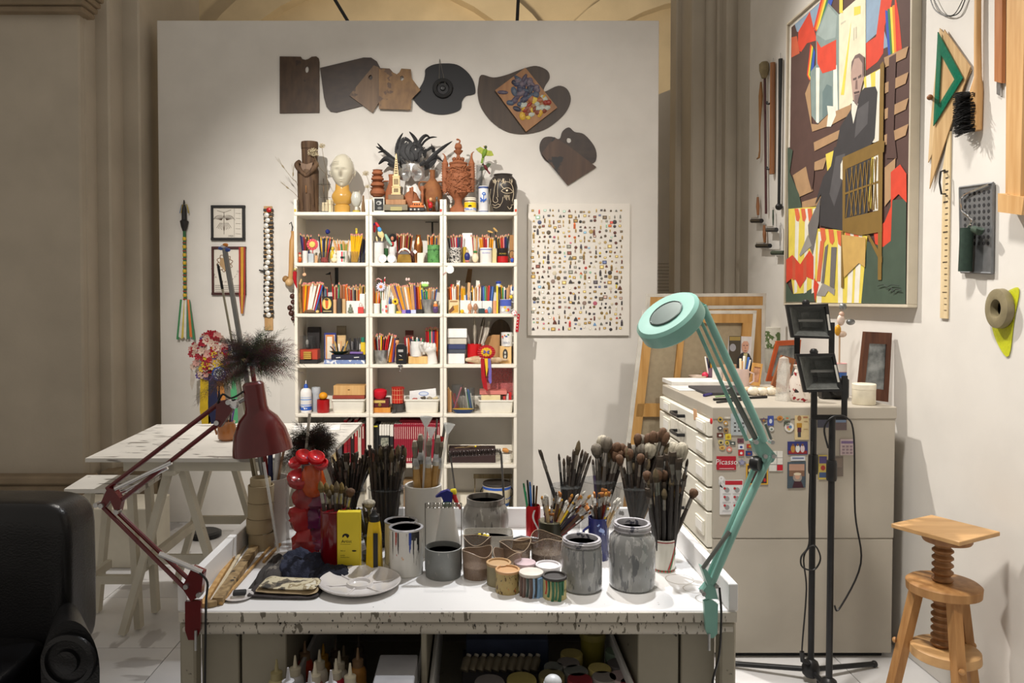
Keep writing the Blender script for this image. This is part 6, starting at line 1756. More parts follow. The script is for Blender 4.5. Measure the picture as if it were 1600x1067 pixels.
so('pink_acrylic_sheet',MB().sl([P(x,y,Y)for x,y in((756,576),(800,574),(802,618),(757,618))],(0,.004,0)),thin_glass((196,110,110),.55,.2,'pink_acrylic'),'translucent pink sheet leaning at the back, ~4r','sheet')
cr(4,749.5,792,610.5,.045,.13,'pink_book','salmon pink book on top of the cream book, ~4r',(206,122,112),'book',yb=616.6)
cr(4,752,782,617,.05,.12,'cream_book','thick cream book in the right white tub',(222,206,160),'book',yb=628)
for k,(x0,x1,y0,cl_)in enumerate(((786,790,619,(190,60,56)),(791,794.5,615,(206,196,190)),(795,799,613,(186,26,30)))):
 so('eraser_block',MB().box(P(x0,y0,YS+.06),P(x1,629,YS+.085),b=.002),pm(cl_,.6),('small dusty red','small pale grey','small bright red')[k]+' block poking out of the right white tub','block')
def book(row,x0,x1,yt,dep,dp,cl_,label,group=None,name='book',title=None,yb=None):
 Y=YS+dep
 a,b=P(x0,yt,Y),P(x1,yt,Y)
 z0=SZ[row]+.0006 if yb is None else P(x0,yb,Y).z
 t=tg(name,label,'book',((a.x+b.x)/2,Y+dp/2,z0),group)
 MB().box((a.x+.0003,Y,z0),(b.x-.0003,Y+dp,a.z),b=.001).bd('cover',pm(cl_,.5,0,.08,12),t)
 MB().box((a.x+.0018,Y+.004,a.z-.0012),(b.x-.0018,Y+dp-.002,a.z+.0004)).bd('pages',PAPER,t)
 if title:
  xm_=(a.x+b.x)/2
  ww=(b.x-a.x)*.16
  MB().box((xm_-ww,Y-.0006,z0+(a.z-z0)*.62),(xm_+ww,Y,z0+(a.z-z0)*.93)).bd('spine_title',pm(title,.6),t)
  MB().box((xm_-ww*1.6,Y-.0006,z0+(a.z-z0)*.05),(xm_+ww*1.6,Y,z0+(a.z-z0)*.13)).bd('spine_mark',pm(title,.6),t)
 return t
n=23
for k in range(n):
 x0=615.5+(690-615.5)*k/n
 book(5,x0,x0+(690-615.5)/n,662.5,.05,.17,(140,22,44),'slim crimson volume, %s from the left in the long row, ~5m'%'first second third fourth fifth sixth seventh eighth ninth tenth eleventh twelfth thirteenth fourteenth fifteenth sixteenth seventeenth eighteenth nineteenth twentieth twenty-first twenty-second twenty-third'.split()[k],'crimson series volumes','crimson_volume',(206,170,160))
for k in range(3):
 cr(5,624+2*k,689,656.6+2*k,.06,.14,'flat_crimson_book',('topmost','middle','lowest')[k]+' crimson book lying flat on the crimson row',(150,26,46),'book',yb=658.4+2*k)
for x0,x1,y0,y1,cl_,lb,nm in((581,587,663,726,(26,26,26),'black box file with a yellow top mark','black_file'),(587.5,591.5,663,726,(34,34,32),'second black box file beside the white boxes','black_file'),(592,608,681,726,(40,40,40),'black box under the white cassettes','black_box'),(609,614.5,664,682,(222,218,208),'single white case right of the white row','white_case')):
 cr(5,x0,x1,y0,.05,.15,nm,lb+', ~5m',cl_,'box',yb=None if y1==726 else y1)
cr(5,609,614.5,682.4,.05,.15,'black_box','slim black box under the single white case',(36,36,36),'box')
for k in range(4):
 cr(5,592.5+4*k,596.2+4*k,663.5,.05,.14,'white_cassette',('first','second','third','fourth')[k]+' white case from the left, on the black box',(226,222,212),'case',yb=680.6)
 if k<2:
  MB().box(P(582+4*k,662+3,YS+.0485),P(586+4*k,667,YS+.05)).bd('yellow_mark',pm((214,200,50),.6),bpy.context.scene.objects['black_file' if k==0 else 'black_file.001'])
o=so('framed_photo_card',MB().sl([P(x,y,YS+.044)for x,y in((595,684),(607,684),(607,700),(595,700))],(0,.003,0)),pm((170,168,150),.6,0,.3,60,c2=(90,96,84)),'small grey-green picture stuck on the black box, ~5m','picture')
for k in range(6):
 x0=537+5.5*k
 book(5,x0,x0+5.2,656+(k%3)*3,.06,.16,((150,20,34),(120,16,30),(40,26,26),(160,30,36),(200,190,176),(126,20,28))[k],('bright red','wine red','near-black','scarlet','cream','dark red')[k]+' book at the right of the ~5l',None,'book',(206,196,180)if k!=4 else(90,80,70))
for k in range(8):
 x0=466+8.6*k
 book(5,x0,x0+8,664+(k*5%7),.06,.16,((70,60,52),(150,130,100),(60,70,90),(196,186,166),(110,40,36),(44,52,46),(170,150,110),(80,80,84))[k],('brown','tan','slate blue','ivory','rust','dark green','khaki','grey')[k]+' book half hidden behind the trestle table, ~5l')
bx=tg('brown_tool_box','long dark brown box of thin sticks, ~5r','box',P(738,724,YS+.1))
Y=YS+.06
MB().box(P(701,701,Y),V((P(775,0,Y).x,Y+.12,SZ[5]+.0006)),b=.002).bd('box',pm((52,34,34),.5,0,.1,12),bx)
for k in range(14):
 a=P(703+ru(0,40),700.6,Y+.02+.006*k)
 so('thin_stick',MB().tu([a+V((0,0,.003)),a+V((ru(.05,.14),ru(-.01,.01),ru(.004,.022)))],.0024,5),pm((rnd.choice(((110,90,62),(150,124,86),(70,56,44)))),.6),'thin wooden stick lying on the long brown box','stick','sticks on the brown box')
so('yellow_clip',MB().bl(P(743,697.5,Y+.03),(.008,.008,.007),10),pm((226,200,30),.5),'small yellow clip among the sticks on the brown box','clip')
c,r,h,t=cup(5,784,799.5,708,.07,'ribbed_white_jar','small ribbed white jar holding a shaving brush, ~5r',(226,222,212),'jar')
for k in range(5):
 MB().la([(r,h*(.12+.17*k)),(r+.0016,h*(.15+.17*k)),(r,h*(.18+.17*k))],c,24).bd('rib',pm((226,222,212),.3),t)
t=tg('shaving_brush','short wooden shaving brush lying across the ribbed white jar','brush',c+V((0,0,h)))
MB().tu([c+V((-.028,0,h+.024)),c+V((-.004,0,h+.020)),c+V((.012,0,h+.012))],[.012,.017,.011],12).bd('handle',wood((186,120,50),(206,146,78)),t)
MB().tu([c+V((.012,0,h+.012)),c+V((.036,0,h+.002))],[.010,.015],12).bd('bristles',pm((120,110,96),.9),t)
#  row 6, right: blue banded bucket
t=tg('banded_bucket','cream bucket with blue bands and a dark lid, ~6r','bucket',spot_on(6,753,800,757,.12)[0])
c,r,h=spot_on(6,754,799,757,.12)
MB().la([(r*.8,0),(r*.83,.004),(r,h),(r-.004,h),(0,h-.004)],c,36).bd('bucket',pm((222,210,180),.4),t)
rr=lambda z:r*(.83+.17*z)+.0008
for z0,z1,cl_ in((.88,.98,(50,96,190)),(.02,.1,(36,84,150)),(.22,.34,(36,84,150))):
 MB().la([(rr(z0),h*z0),(rr(z1),h*z1)],c,36).bd('blue_band',pm(cl_,.4),t)
for k in range(14):
 a=R(-170+12.4*k)
 MB().bl(c+V((co(a)*rr(.52),si(a)*rr(.52),h*.52)),.005,8).bd('blue_dot',pm((36,80,150),.4),t)
MB().la([(r*.98,h),(r*1.0,h+.004),(r*.96,h+.018),(0,h+.022)],c,30).bd('dark_lid',pm((56,50,46),.6,0,.2,20),t)
for s in(-1,1):
 MB().tu([c+V((s*r*1.0,-.01,h*.9)),c+V((s*r*1.12,-.02,h*.8)),c+V((s*r*1.12,-.02,h*.62)),c+V((s*r*.97,-.01,h*.55))],.004,8).bd('handle',BLACKM,t)
so('wooden_picture_bar',MB().box(P(740,741,YS+.2),P(800,747,YS+.215),b=.002).tu([P(742,744,YS+.206),V((P(742,0,YS+.206).x,YS+.206,SZ[6]+.001))],.004,6).tu([P(797,744,YS+.206),V((P(797,0,YS+.206).x,YS+.206,SZ[6]+.001))],.004,6),wood((120,104,74),(146,130,96)),'narrow wooden bar raised behind the blue banded bucket','bar')
for x0,x1,yt,cl_,lb in((630,660,752,(150,120,84),'tan wooden box half hidden behind the white cylinder'),(582,612,760,(90,86,80),'grey box half hidden behind the brush glass')):
 cr(6,x0,x1,yt,.06,.14,'storage_box',lb+', ~6m',cl_,'box')
TERRA=pm((150,92,60),.75,0,.12,18,.15,name='terracotta',bscale=90)
TERRB=pm((146,96,56),.75,0,.2,14,.15,c2=(120,72,40),name='smoked_terracotta',bscale=90)
def pot(x0,x1,yt,dep,prof,name,label,mat,cat='pot',handles=(),row=0):
 c,r,h=spot_on(row,x0,x1,yt,dep)
 t=tg(name,label,cat,c)
 MB().la([(r*a,h*b)for a,b in prof],c,32).bd('body',mat,t)
 for s,z0,z1,out in handles:
  MB().tu(spl([c+V((s*r*z0[0],0,h*z0[1])),c+V((s*r*out,0,h*(z0[1]*.8+z1[1]*.2+.04))),c+V((s*r*out,0,h*(z0[1]*.35+z1[1]*.65))),c+V((s*r*z1[0],0,h*z1[1]))],5),.0055,8).bd('handle',mat,t)
 return c,r,h,t
DW=wood((66,46,30),(100,76,54),5,.75,(1,1,.12),.3)
Y=YS+.09
ct=P(481.5,300,Y)
t=tg('wooden_totem','tall dark carved wooden totem figure on the left bookcase','sculpture',(ct.x,Y,SZ[0]))
W=lambda px:px*Y/F
ZT=lambda y:P(0,y,Y).z
MB().la([(W(16),SZ[0]+.001),(W(16.5),ZT(300)),(W(17),ZT(268)),(W(15),ZT(262)),(W(13),ZT(258))],(ct.x,Y,0),18,sy=.8).bd('body',DW,t)
MB().la([(W(12),ZT(262)),(W(12.6),ZT(245)),(W(12.8),ZT(234)),(W(12),ZT(231))],(ct.x+.012,Y,0),16,sy=.85).bd('head',DW,t)
MB().la([(W(13.2),ZT(233)),(W(13.6),ZT(226)),(W(13),ZT(222)),(0,ZT(221.5))],(ct.x+.012,Y,0),16,sy=.9).bd('hat',DW,t)
for s in(-1,1):
 MB().tu(spl([(ct.x+s*W(12),Y-.02,ZT(254)),(ct.x+s*W(15),Y-.05,ZT(260)),(ct.x+s*W(8),Y-.062,ZT(270)),(ct.x,Y-.06,ZT(277))],5),[W(4)]*10+[W(3)]*6,10).bd('arm',DW,t)
MB().sl([(ct.x+W(a),Y-.057,ZT(b))for a,b in((-9,256),(0,259),(10,256),(8,266),(0,276),(-7,266))],(0,.05,0)).bd('breastplate',wood((96,68,42),(120,90,60)),t)
for k,(x_,y0,y1)in enumerate(((478,290,301),(489,280,320),(472,300,326),(484,302,327))):
 MB().tu([P(x_,y0,Y-.058),P(x_+.5,y1,Y-.066)],.004,6).bd('carved_ridge',wood((150,104,56),(120,84,50))if k==0 else DW,t)
STRAW=pm((150,136,106),.9)
def stalk(name,pts,dep,label,kind,rr=.0014,cl_=(128,112,84)):
 Y=YS+dep
 p3=[P(x,y,Y)for x,y in pts]
 p3[-1]=V((p3[-1].x,Y,SZ[0]+.001))
 t=tg(name,label,'dried plant',p3[-1])
 MB().tu(spl(p3,5),rr,5).bd('stem',pm(cl_,.9),t)
 q=p3[0]
 m=MB()
 if kind=='ear':
  d=(p3[0]-p3[1]).normalized()
  m.bl(q,(.005,.005,.016),8,rot=V((0,0,1)).rotation_difference(d).to_matrix())
  for k in range(7):
   m.tu([q+d*.008,q+d*.06+V((ru(-.02,.02),0,ru(-.01,.02)))],.0005,3)
 else:
  for k in range(70):
   a,e=ru(0,6.28),math.acos(ru(-.3,1))
   v=V((si(e)*co(a),si(e)*si(a)*.6,co(e)))*kind*ru(.5,1)
   m.tu([q-V((0,0,kind*.4)),q+v],.0006,3)
   m.bl(q+v,kind*.09,5)
 m.bd('seed_head',STRAW if kind=='ear' else pm((196,182,150),.9),t)
stalk('dried_grass',((442,260),(455,277),(465,290),(470,330)),.07,'dried grass ear reaching highest left of the wooden totem','ear')
stalk('dried_grass',((449,293),(460,302),(467,312),(471,330)),.06,'lower dried grass ear drooping left of the wooden totem','ear')
stalk('dried_grass',((458,272),(458,281),(464,287),(472,330)),.05,'bent bare grass stalk before the wooden totem','ear',.001)
stalk('dried_umbel',((489,240),(500,262),(510,275),(512,300),(512,330)),.03,'large pale dried flower umbel in front of the wooden totem',.042)
stalk('dried_umbel',((503,229),(506,250),(511,275),(513,330)),.05,'smaller dried flower umbel behind the large one',.026)
stalk('dried_umbel',((572,272),(576,284),(579,297),(580,330)),.05,'dried white umbel left of the stacked clay pots',.026)
stalk('dried_umbel',((574,292),(576,300),(578,312),(579,330)),.045,'small low dried umbel beside the stacked clay pots',.018)
# wire crucifix
Y=YS+.04
t=tg('wire_crucifix','thin dark metal crucifix with a stand between totem and bust','crucifix',(P(505.5,330,Y).x,Y,SZ[0]))
MB().tu([V((P(505.5,0,Y).x,Y,SZ[0]+.002)),P(505.5,279,Y)],.0024,6).bd('upright',pm((70,60,52),.5,.4),t)
MB().tu([P(495,288,Y),P(517,288,Y)],.002,6).bd('crossbar',pm((70,60,52),.5,.4),t)
MB().tu([P(500.5,308.5,Y),P(517,308.5,Y)],.0014,6).bd('lower_bar',pm((70,60,52),.5,.4),t)
m=MB()
m.tu([P(505.5,291,Y-.004),P(505.5,297,Y-.006),P(505.8,303,Y-.004)],[.003,.0042,.002],8)
m.tu([P(502,288.6,Y-.003),P(505.5,291,Y-.004),P(509,288.6,Y-.003)],.0014,6)
m.bl(P(505.5,289.6,Y-.005),.0034,8)
m.bd('corpus',pm((120,100,80),.5,.4),t)
MB().box(V((P(500,0,Y).x,Y-.012,SZ[0]+.0006)),V((P(511.5,0,Y).x,Y+.012,SZ[0]+.008))).bd('foot',pm((60,52,46),.5),t)
MB().tu([P(503,309,Y+.004),V((P(503,0,Y).x,Y+.004,SZ[0]+.006))],.001,5).bd('prop',pm((70,60,52),.5,.4),t)
MB().tu([P(508,309,Y+.004),V((P(508,0,Y).x,Y+.004,SZ[0]+.006))],.001,5).bd('prop',pm((70,60,52),.5,.4),t)
for x0,x1,yt,lb in((503,511,316,'lower small cream box behind the crucifix'),(510,520,312,'taller small cream box left of the bust')):
 cr(0,x0,x1,yt,.12,.05,'cream_box',lb,(222,206,168),'box')
Y=YS+.1
t=tg('ceramic_bust','glazed cream phrenology-like head on a honey-yellow bust','bust',(P(534,330,Y).x,Y,SZ[0]))
hc=P(535.5,268,Y)
hw,hh,hd=W(18.6),(ZT(240.5)-ZT(295.5))/2,W(21)
def headpt(u,v):
 a=2*PI*u-PI/2
 e=-PI/2+PI*v
 x,y,z=co(e)*co(a),co(e)*si(a),si(e)
 jaw=1-.34*max(0,-z)**1.3
 X,Yy,Z=x*hw*jaw,y*hd*(1-.12*max(0,-z)),z*hh
 if y<0:
  fx,fz=x/max(.25,1),z
  nose=.026*math.exp(-((x/.10)**2))*max(0,math.exp(-(((z+.18)/.17)**2)))
  brow=.008*math.exp(-(((z-.10)/.07)**2))*math.exp(-((x/.5)**2))
  eye=-.012*sum(math.exp(-(((x-s*.33)/.16)**2)-(((z+.02)/.08)**2))for s in(-1,1))
  lid=.007*sum(math.exp(-(((x-s*.33)/.11)**2)-(((z+.03)/.045)**2))for s in(-1,1))
  lips=.010*math.exp(-((x/.19)**2))*(math.exp(-(((z+.52)/.045)**2))+math.exp(-(((z+.63)/.05)**2)))
  chin=.010*math.exp(-((x/.22)**2))*math.exp(-(((z+.86)/.12)**2))
  Yy-=(nose+brow+eye+lid+lips+chin)*1.15
 return(hc.x+X,Y+Yy,hc.z+Z)
IVG=pm((204,198,178),.16,0,.05,10,coat=.5,speck=((120,106,84),60,.74),name='crackled_ivory_glaze')
MB().grid(headpt,72,56).bd('head',IVG,t)
for s in(-1,1):
 MB().bl(hc+V((s*hw*.98,.008,-hh*.12)),(.009,.014,.024),12,rot=Matrix.Rotation(R(s*14),3,'Y')).bd('ear',IVG,t)
m=MB()
for zz,a0,a1 in((.36,210,262),(.28,212,262),(.46,216,262)):
 pts=[]
 for k in range(9):
  a=R(a0+(a1-a0)*k/8)
  e=math.asin(zz)
  pts.append(hc+V((co(a)*co(e)*hw*1.004,si(a)*co(e)*hd*1.004,zz*hh)))
 m.tu(pts,.0012,5)
m.bd('drawn_line',pm((110,96,76),.5),t)
HON=pm((196,150,70),.22,0,.08,12,coat=.5,name='honey_glaze')
MB().la([(W(12),SZ[0]+.001),(W(12.5),ZT(322)),(W(10),ZT(320)),(W(13),ZT(318)),(W(16.6),ZT(309)),(W(16),ZT(304)),(W(11),ZT(297)),(W(10.4),ZT(288)),(W(10.6),ZT(282))],(P(533.5,0,Y).x,Y,0),28,sy=.72).bd('bust_base',HON,t)
# small pale owl jar and stub
c,r,h,t=pot(549,566,300,.05,((.55,0),(.6,.03),(.34,.12),(.32,.28),(.62,.34),(.98,.56),(1,.72),(.8,.92),(.5,.96),(.5,1)),'owl_jar','small pale glass owl-shaped jar right of the bust',pm((196,196,186),.25,coat=.3),'jar')
for s in(-1,1):
 MB().la([(.007,0),(.005,.012),(0,.018)],c+V((s*r*.55,0,h*.93)),10).bd('ear',pm((170,160,140),.4),t)
MB().la([(r*.7,-.0),(r*.72,.014)],c,20).bd('band',pm((180,160,60),.4),t)
pot(565,571,305,.05,((.8,0),(1,.15),(.8,.5),(.5,.7),(.45,.95),(.2,1)),'brown_stub','little brown clay figure right of the owl jar',pm((120,92,60),.7),'figurine')
# stacked terracotta cups
z_=SZ[0]+.0006
Y=YS+.13
cx_=P(589,0,Y).x
cr(0,578,600,308,.11,.1,'terracotta_stand','low block under the stacked clay pots',(206,198,180),'block')
zc_=P(0,307.6,Y).z
for k,(y0,y1,w0)in enumerate(((307.6,293.6,12.2),(293.4,284,10.8),(283.8,275,10),(274.8,265.6,8.6))):
 a,b=P(0,y0,Y).z,P(0,y1,Y).z
 h=b-a
 so('clay_pot',MB().la([(W(w0*.55),0),(W(w0*.96),h*.3),(W(w0),h*.55),(W(w0*.74),h*.86),(W(w0*.92),h*.99),(W(w0*.8),h*.99),(W(w0*.6),h*.8),(0,h*.75)],(cx_,Y,a),26),TERRA,('lowest and widest','second lowest','second highest','topmost and smallest')[k]+' of the four stacked terracotta pots','pot','stacked terracotta pots')
o=cr(0,583,600.5,308.5,.04,.012,'framed_print','small black and white print standing before the stacked pots',(210,206,196),'print')
fp(o,(((38,38,38),[(585,310),(599,310),(599,329),(585,329)],YS+.04),((170,170,166),ell(592,317,4.2,3.2),YS+.04),((60,60,60),ell(591,317.5,2.2,1.8),YS+.04),((120,120,118),ell(593,325,3.4,2),YS+.04)))
# jug behind the obelisk
pot(602,624,273,.14,((.5,0),(.6,.02),(1,.35),(.95,.55),(.5,.78),(.42,.9),(.52,1),(.4,1)),'clay_jug','round terracotta jug with one handle behind the obelisk',TERRA,'jug',((-1,(.5,.84),(.95,.5),1.3),))
# obelisk on a base
Y=YS+.06
t=tg('ivory_obelisk','ivory openwork obelisk tower on a layered brown base','model',(P(618,330,Y).x,Y,SZ[0]))
ox=P(618.5,0,Y).x
IV=pm((214,190,140),.5,0,.06,20)
for w0,y0,y1,mt,pn in((18.5,330,321,pm((120,112,92),.6),'lower_base'),(15.5,321,313,wood((150,104,62),(170,124,82)),'wood_base'),(12,313,305,pm((120,100,76),.6),'upper_base'),(7.6,305,303,IV,'step'),(6.4,303,293,IV,'lower_storey'),(7.2,293,291.5,IV,'cornice'),(5.4,291.5,277,IV,'upper_storey'),(6,277,275,IV,'cornice')):
 z0=max(P(0,y0,Y).z,SZ[0]+.0006)
 MB().box((ox-W(w0),Y-W(w0)*.7,z0),(ox+W(w0),Y+W(w0)*.7,P(0,y1,Y).z),b=.002).bd(pn,mt,t)
MB().la([(W(5.4),ZT(275)),(W(1.2),ZT(241)),(0,ZT(239.5))],(ox,Y,0),4,sm=False,rot=PI/4).bd('spire',IV,t)
m=MB()
for k in range(8):
 zz=ZT(272-3.6*k)
 wv=W(2.2-.22*k)
 m.box((ox-wv,Y-W(4.1-.43*k)-.0006,zz),(ox+wv,Y-W(3.6-.43*k),zz+.007))
for x_ in(-2.4,0,2.4):
 m.box((ox+W(x_-.8),Y-W(5.4)*.7-.001,ZT(289)),(ox+W(x_+.8),Y-W(5.4)*.7+.002,ZT(280)))
 m.box((ox+W(x_-.9),Y-W(6.4)*.7-.001,ZT(301)),(ox+W(x_+.9),Y-W(6.4)*.7+.002,ZT(295)))
m.bd('openwork',pm((96,78,50),.7),t)
fp(t,(((170,160,110),[(610,323),(628,323),(628,329),(610,329)],Y-W(18.5)*.7),),-.001)
# amphora, lidded pot, candlestick
pot(660,692,266,.14,((.42,0),(.5,.03),(.98,.38),(1,.5),(.84,.64),(.36,.78),(.26,.82),(.26,.97),(.32,1),(.2,1)),'clay_amphora','two-handled terracotta amphora right of the feather mask',TERRB,'amphora',((-1,(.5,.73),(.95,.5),1.25),(1,(.5,.73),(.95,.5),1.25)))
pot(629,657,293,.11,((.5,0),(.9,.2),(1,.42),(1,.5),(.92,.56),(.6,.78),(.25,.86),(.2,.94),(.26,.98),(0,1)),'lidded_clay_pot','low lidded terracotta pot under the silver mask',TERRA,'pot')
pot(656.5,664,291,.06,((1,0),(1,.06),(.45,.2),(.5,.6),(.8,.68),(.55,.72),(.6,.85),(1,.92),(.9,1)),'clay_candlestick','slim terracotta candlestick before the amphora',TERRA,'candlestick')
pot(641,648,292,.05,((1,0),(.8,.3),(.35,.45),(.3,.8),(.55,.9),(.4,1)),'clay_bell','small terracotta hand bell behind the toy ferry',TERRA,'bell')
Y=YS+.03
t=tg('toy_ferry','orange and black toy ferry boat on the middle bookcase','toy',(P(651,330,Y).x,Y,SZ[0]))
for pn,x0,x1,y0,y1,cl_ in(('hull',638,663,330,324.5,(34,32,32)),('deck',640,662,324.5,321,(206,110,50)),('cabin',645,659,321,317,(214,120,56)),('roof',644,656,317,315,(224,210,190))):
 z0=max(P(0,y0,Y).z,SZ[0]+.0006)
 MB().box((P(x0,0,Y).x,Y-.018,z0),(P(x1,0,Y).x,Y+.018,P(0,y1,Y).z),b=.003).bd(pn,pm(cl_,.4),t)
fp(t,tuple(((60,40,30),[(x,318),(x+2,318),(x+2,320.4),(x,320.4)],Y-.018)for x in(647,650.5,654))+tuple(((206,200,190),ell(x,327,1.3,1.3),Y-.018)for x in(642,648,654)),-.001)
fg(0,672.5,308,.04,'red_santa_figurine','small red-coated figurine with raised arm on the middle bookcase',(('legs',(40,34,34),0,325,330,2.8),('coat',(176,24,30),0,315,326,3.8),('arm',(176,24,30),-3.4,311,317,1.2),('head',(214,166,120),0.4,308.5,314,2.6)))
fg(0,682.5,306,.05,'grey_figurine','small dark grey standing figurine at the right of the middle bookcase',(('body',(84,80,74),0,313,330,3),('head',(84,80,74),0,307,313.5,2)))
# feathered silver mask on a white stand
Y=YS+.19
t=tg('feather_mask','silver half mask crowned with grey fur and long curling black feathers','mask',(P(643,300,Y).x,Y,P(0,285,Y).z))
SILV=pm((196,196,194),.24,.75,.1,12,name='silver_paint')
mc=P(644,272,Y)
def maskpt(u,v):
 x=(2*u-1)
 z=(2*v-1)
 zl=-1+.55*max(0,1-abs(x)/.28)if z<0 else 1
 zz=z*(1-.12*x*x)if z>0 else z*(1-.55*max(0,1-abs(x)/.26))*(1-.35*abs(x)**3)
 d=.055*(1-x*x*.85)+.02*math.exp(-(x/.12)**2)*max(0,1-v)
 d-=.02*sum(math.exp(-(((x-s*.45)/.26)**2)-(((z+.05)/.42)**2))for s in(-1,1))
 return(mc.x+x*W(19.5),Y-.02-d,mc.z+zz*W(13.5))
MB().grid(maskpt,40,24).bd('mask_face',SILV,t)
m=MB()
for s in(-1,1):
 for k in range(16):
  a0,a1=2*PI*k/16,2*PI*(k+1)/16
  pts=[]
  for a in(a0,a1):
   u_,v_=(s*.47+.24*co(a)+1)/2,(-.05+.24*si(a)+1)/2
   pts.append(V(maskpt(u_,v_))+V((0,-.0012,0)))
  cpt=V(maskpt((s*.47+1)/2,.475))+V((0,-.0012,0))
  m.add([cpt,pts[1],pts[0]],[(0,1,2)])
m.bd('eye_openings',pm((150,148,146),.3,.6),t)
m=MB()
for k in range(520):
 x_=ru(-16,16)
 p0=P(644+x_,ru(246,266),Y)+V((0,-.06+.0001*x_*x_,0))
 d=V((x_*.0011+ru(-.012,.012),-.012,ru(.002,.028)))
 m.add([p0,p0+V((.0024,0,0)),p0+d],[(0,1,2)],rnd.choice(((150,146,138),(176,172,164),(120,116,110))))
m.bd('grey_fur',pm((255,255,255),.9,var=.2,vc=True),t)
def bfeather(pts,w0,par,name='black_feather'):
 p3=spl([P(x,y,Y+d)for x,y,d in pts],6)
 n=len(p3)
 m=MB()
 m.tu(p3,[.0022*(1-.7*i/n)for i in range(n)],5)
 for i in range(n-1):
  d=(p3[i+1]-p3[i]).normalized()
  s=V((d.z,0,-d.x))
  f0,f1=i/(n-1),(i+1)/(n-1)
  wa=lambda f:w0*si(PI*min(1,f*.82+.16))**.8*Y/F
  for sg in(-1,1):
   e=1+.12*ru(-1,1)
   m.add([p3[i],p3[i+1],p3[i+1]+s*sg*wa(f1)*e+d*.006+V((0,.004,0)),p3[i]+s*sg*wa(f0)+V((0,.004,0))],[(0,1,2,3)])
 m.bd(name,pm((20,20,22),.55,0,.3,40),par)
for pts,w0 in(([(628,262,-.05),(620,240,-.03),(622,222,-.02),(629,208,-.02)],3),([(634,250,-.07),(626,232,-.06),(632,217,-.05),(645,224,-.05)],4),([(655,246,-.05),(652,228,-.03),(648,216,-.02),(640,206,-.02)],3.2),([(657,246,-.05),(655,224,-.04),(664,212,-.04),(671,214,-.03)],3),([(654,236,-.04),(662,222,-.03),(672,215,-.02),(682,214,-.02)],1.8),([(628,256,-.03),(612,246,-.01),(600,236,0),(588,229,0)],2.8),([(600,236,0),(596,231,0),(590,224,0)],1.6),([(603,237,0),(597,236.5,0),(591,238,0)],1.4),([(626,264,-.03),(612,252,-.02),(602,248,-.01),(592,256,0)],4.5),([(628,264,-.03),(614,258,-.02),(606,256,-.01)],4),([(660,262,-.03),(674,246,-.02),(690,232,-.01),(706,221,0)],3.2),([(660,264,-.03),(670,258,-.02),(678,250,-.01),(682,240,0)],5),([(670,252,-.02),(682,246,-.01),(692,252,0)],2),([(662,238,-.03),(676,230,-.02),(677,238,-.01),(674,225,0)],2.4),([(640,250,-.08),(632,236,-.07),(638,226,-.06),(650,230,-.06)],6),([(646,252,-.08),(640,236,-.08),(648,226,-.07),(660,236,-.06)],6),([(652,254,-.07),(654,238,-.07),(662,234,-.06),(664,246,-.05)],5.5),([(634,256,-.06),(624,246,-.05),(626,234,-.05),(632,228,-.05)],5),([(648,250,-.085),(646,240,-.085),(640,234,-.08)],6),([(656,258,-.06),(664,254,-.05),(668,262,-.04)],4)):
 bfeather(pts,w0,t)
MB().la([(W(13),SZ[0]+.001),(W(13.5),ZT(300)),(W(12),ZT(286)),(W(9),ZT(270))],(mc.x,Y+.02,0),24,sy=.5).bd('white_stand',pm((226,224,218),.5),t)
# ornate terracotta urn
Y=YS+.1
t=tg('ornate_urn','ornate terracotta candelabra urn with turrets and tangled relief','urn',(P(716,330,Y).x,Y,SZ[0]))
ux=P(716,0,Y).x
m=MB()
m.la([(W(14.5),SZ[0]+.001),(W(13),ZT(326)),(W(6.5),ZT(320)),(W(5.6),ZT(314)),(W(8),ZT(310)),(W(14),ZT(304)),(W(19),ZT(297)),(W(19),ZT(280)),(W(16),ZT(268)),(W(13),ZT(262)),(W(13.5),ZT(258)),(W(9),ZT(252)),(W(3),ZT(248))],(ux,Y,0),28)
m.bd('body',TERRA,t)
m=MB()
for k in range(150):
 a=ru(PI,2*PI)
 y_=ru(262,303)
 rr=W(19.5)*(1 if y_>276 else .86)
 q=V((ux+co(a)*rr,Y+si(a)*rr,ZT(y_)))
 pts=spl([q,q+V((ru(-.02,.02),-.006,ru(-.016,.016))),q+V((ru(-.02,.02),-.002,ru(-.02,.02)))],3)
 m.tu(pts,[.0036]*6+[.002],5)
m.bd('tangled_relief',TERRA,t)
m=MB()
for k in range(18):
 a=PI+PI*(k+.5)/18
 for yy,rr in((263,15.5),(256,13.5)):
  q=V((ux+co(a)*W(rr),Y+si(a)*W(rr),ZT(yy)))
  m.bl(q,(.005,.005,.008),6)
m.bd('beading',TERRA,t)
for s,tp in((-1,243),(1,240)):
 tx=ux+s*W(20.5)
 mm=MB().la([(W(4.2),ZT(300)),(W(5),ZT(270)),(W(4.6),ZT(258)),(W(5.4),ZT(256)),(W(3.4),ZT(252)),(W(2),ZT(248)),(W(1),ZT(tp))],(tx,Y,0),12)
 o=mm.bd('turret',TERRA,t)
 mm=MB()
 for k in range(10):
  zz=ZT(296-4*k)
  mm.la([(.004,0),(0,.014)],(tx+s*W(4.2),Y-.004,zz),6,ax=(s,-.4,.2))
 mm.bd('spikes',TERRA,o)
 MB().tu(spl([(tx,Y,ZT(tp+4)),(tx+s*.006,Y,ZT(tp-1)),(tx+s*.018,Y,ZT(tp-3))],4),[.006,.006,.005,.005,.004,.004,.003,.003,.002],8).bd('finial',TERRA,o)
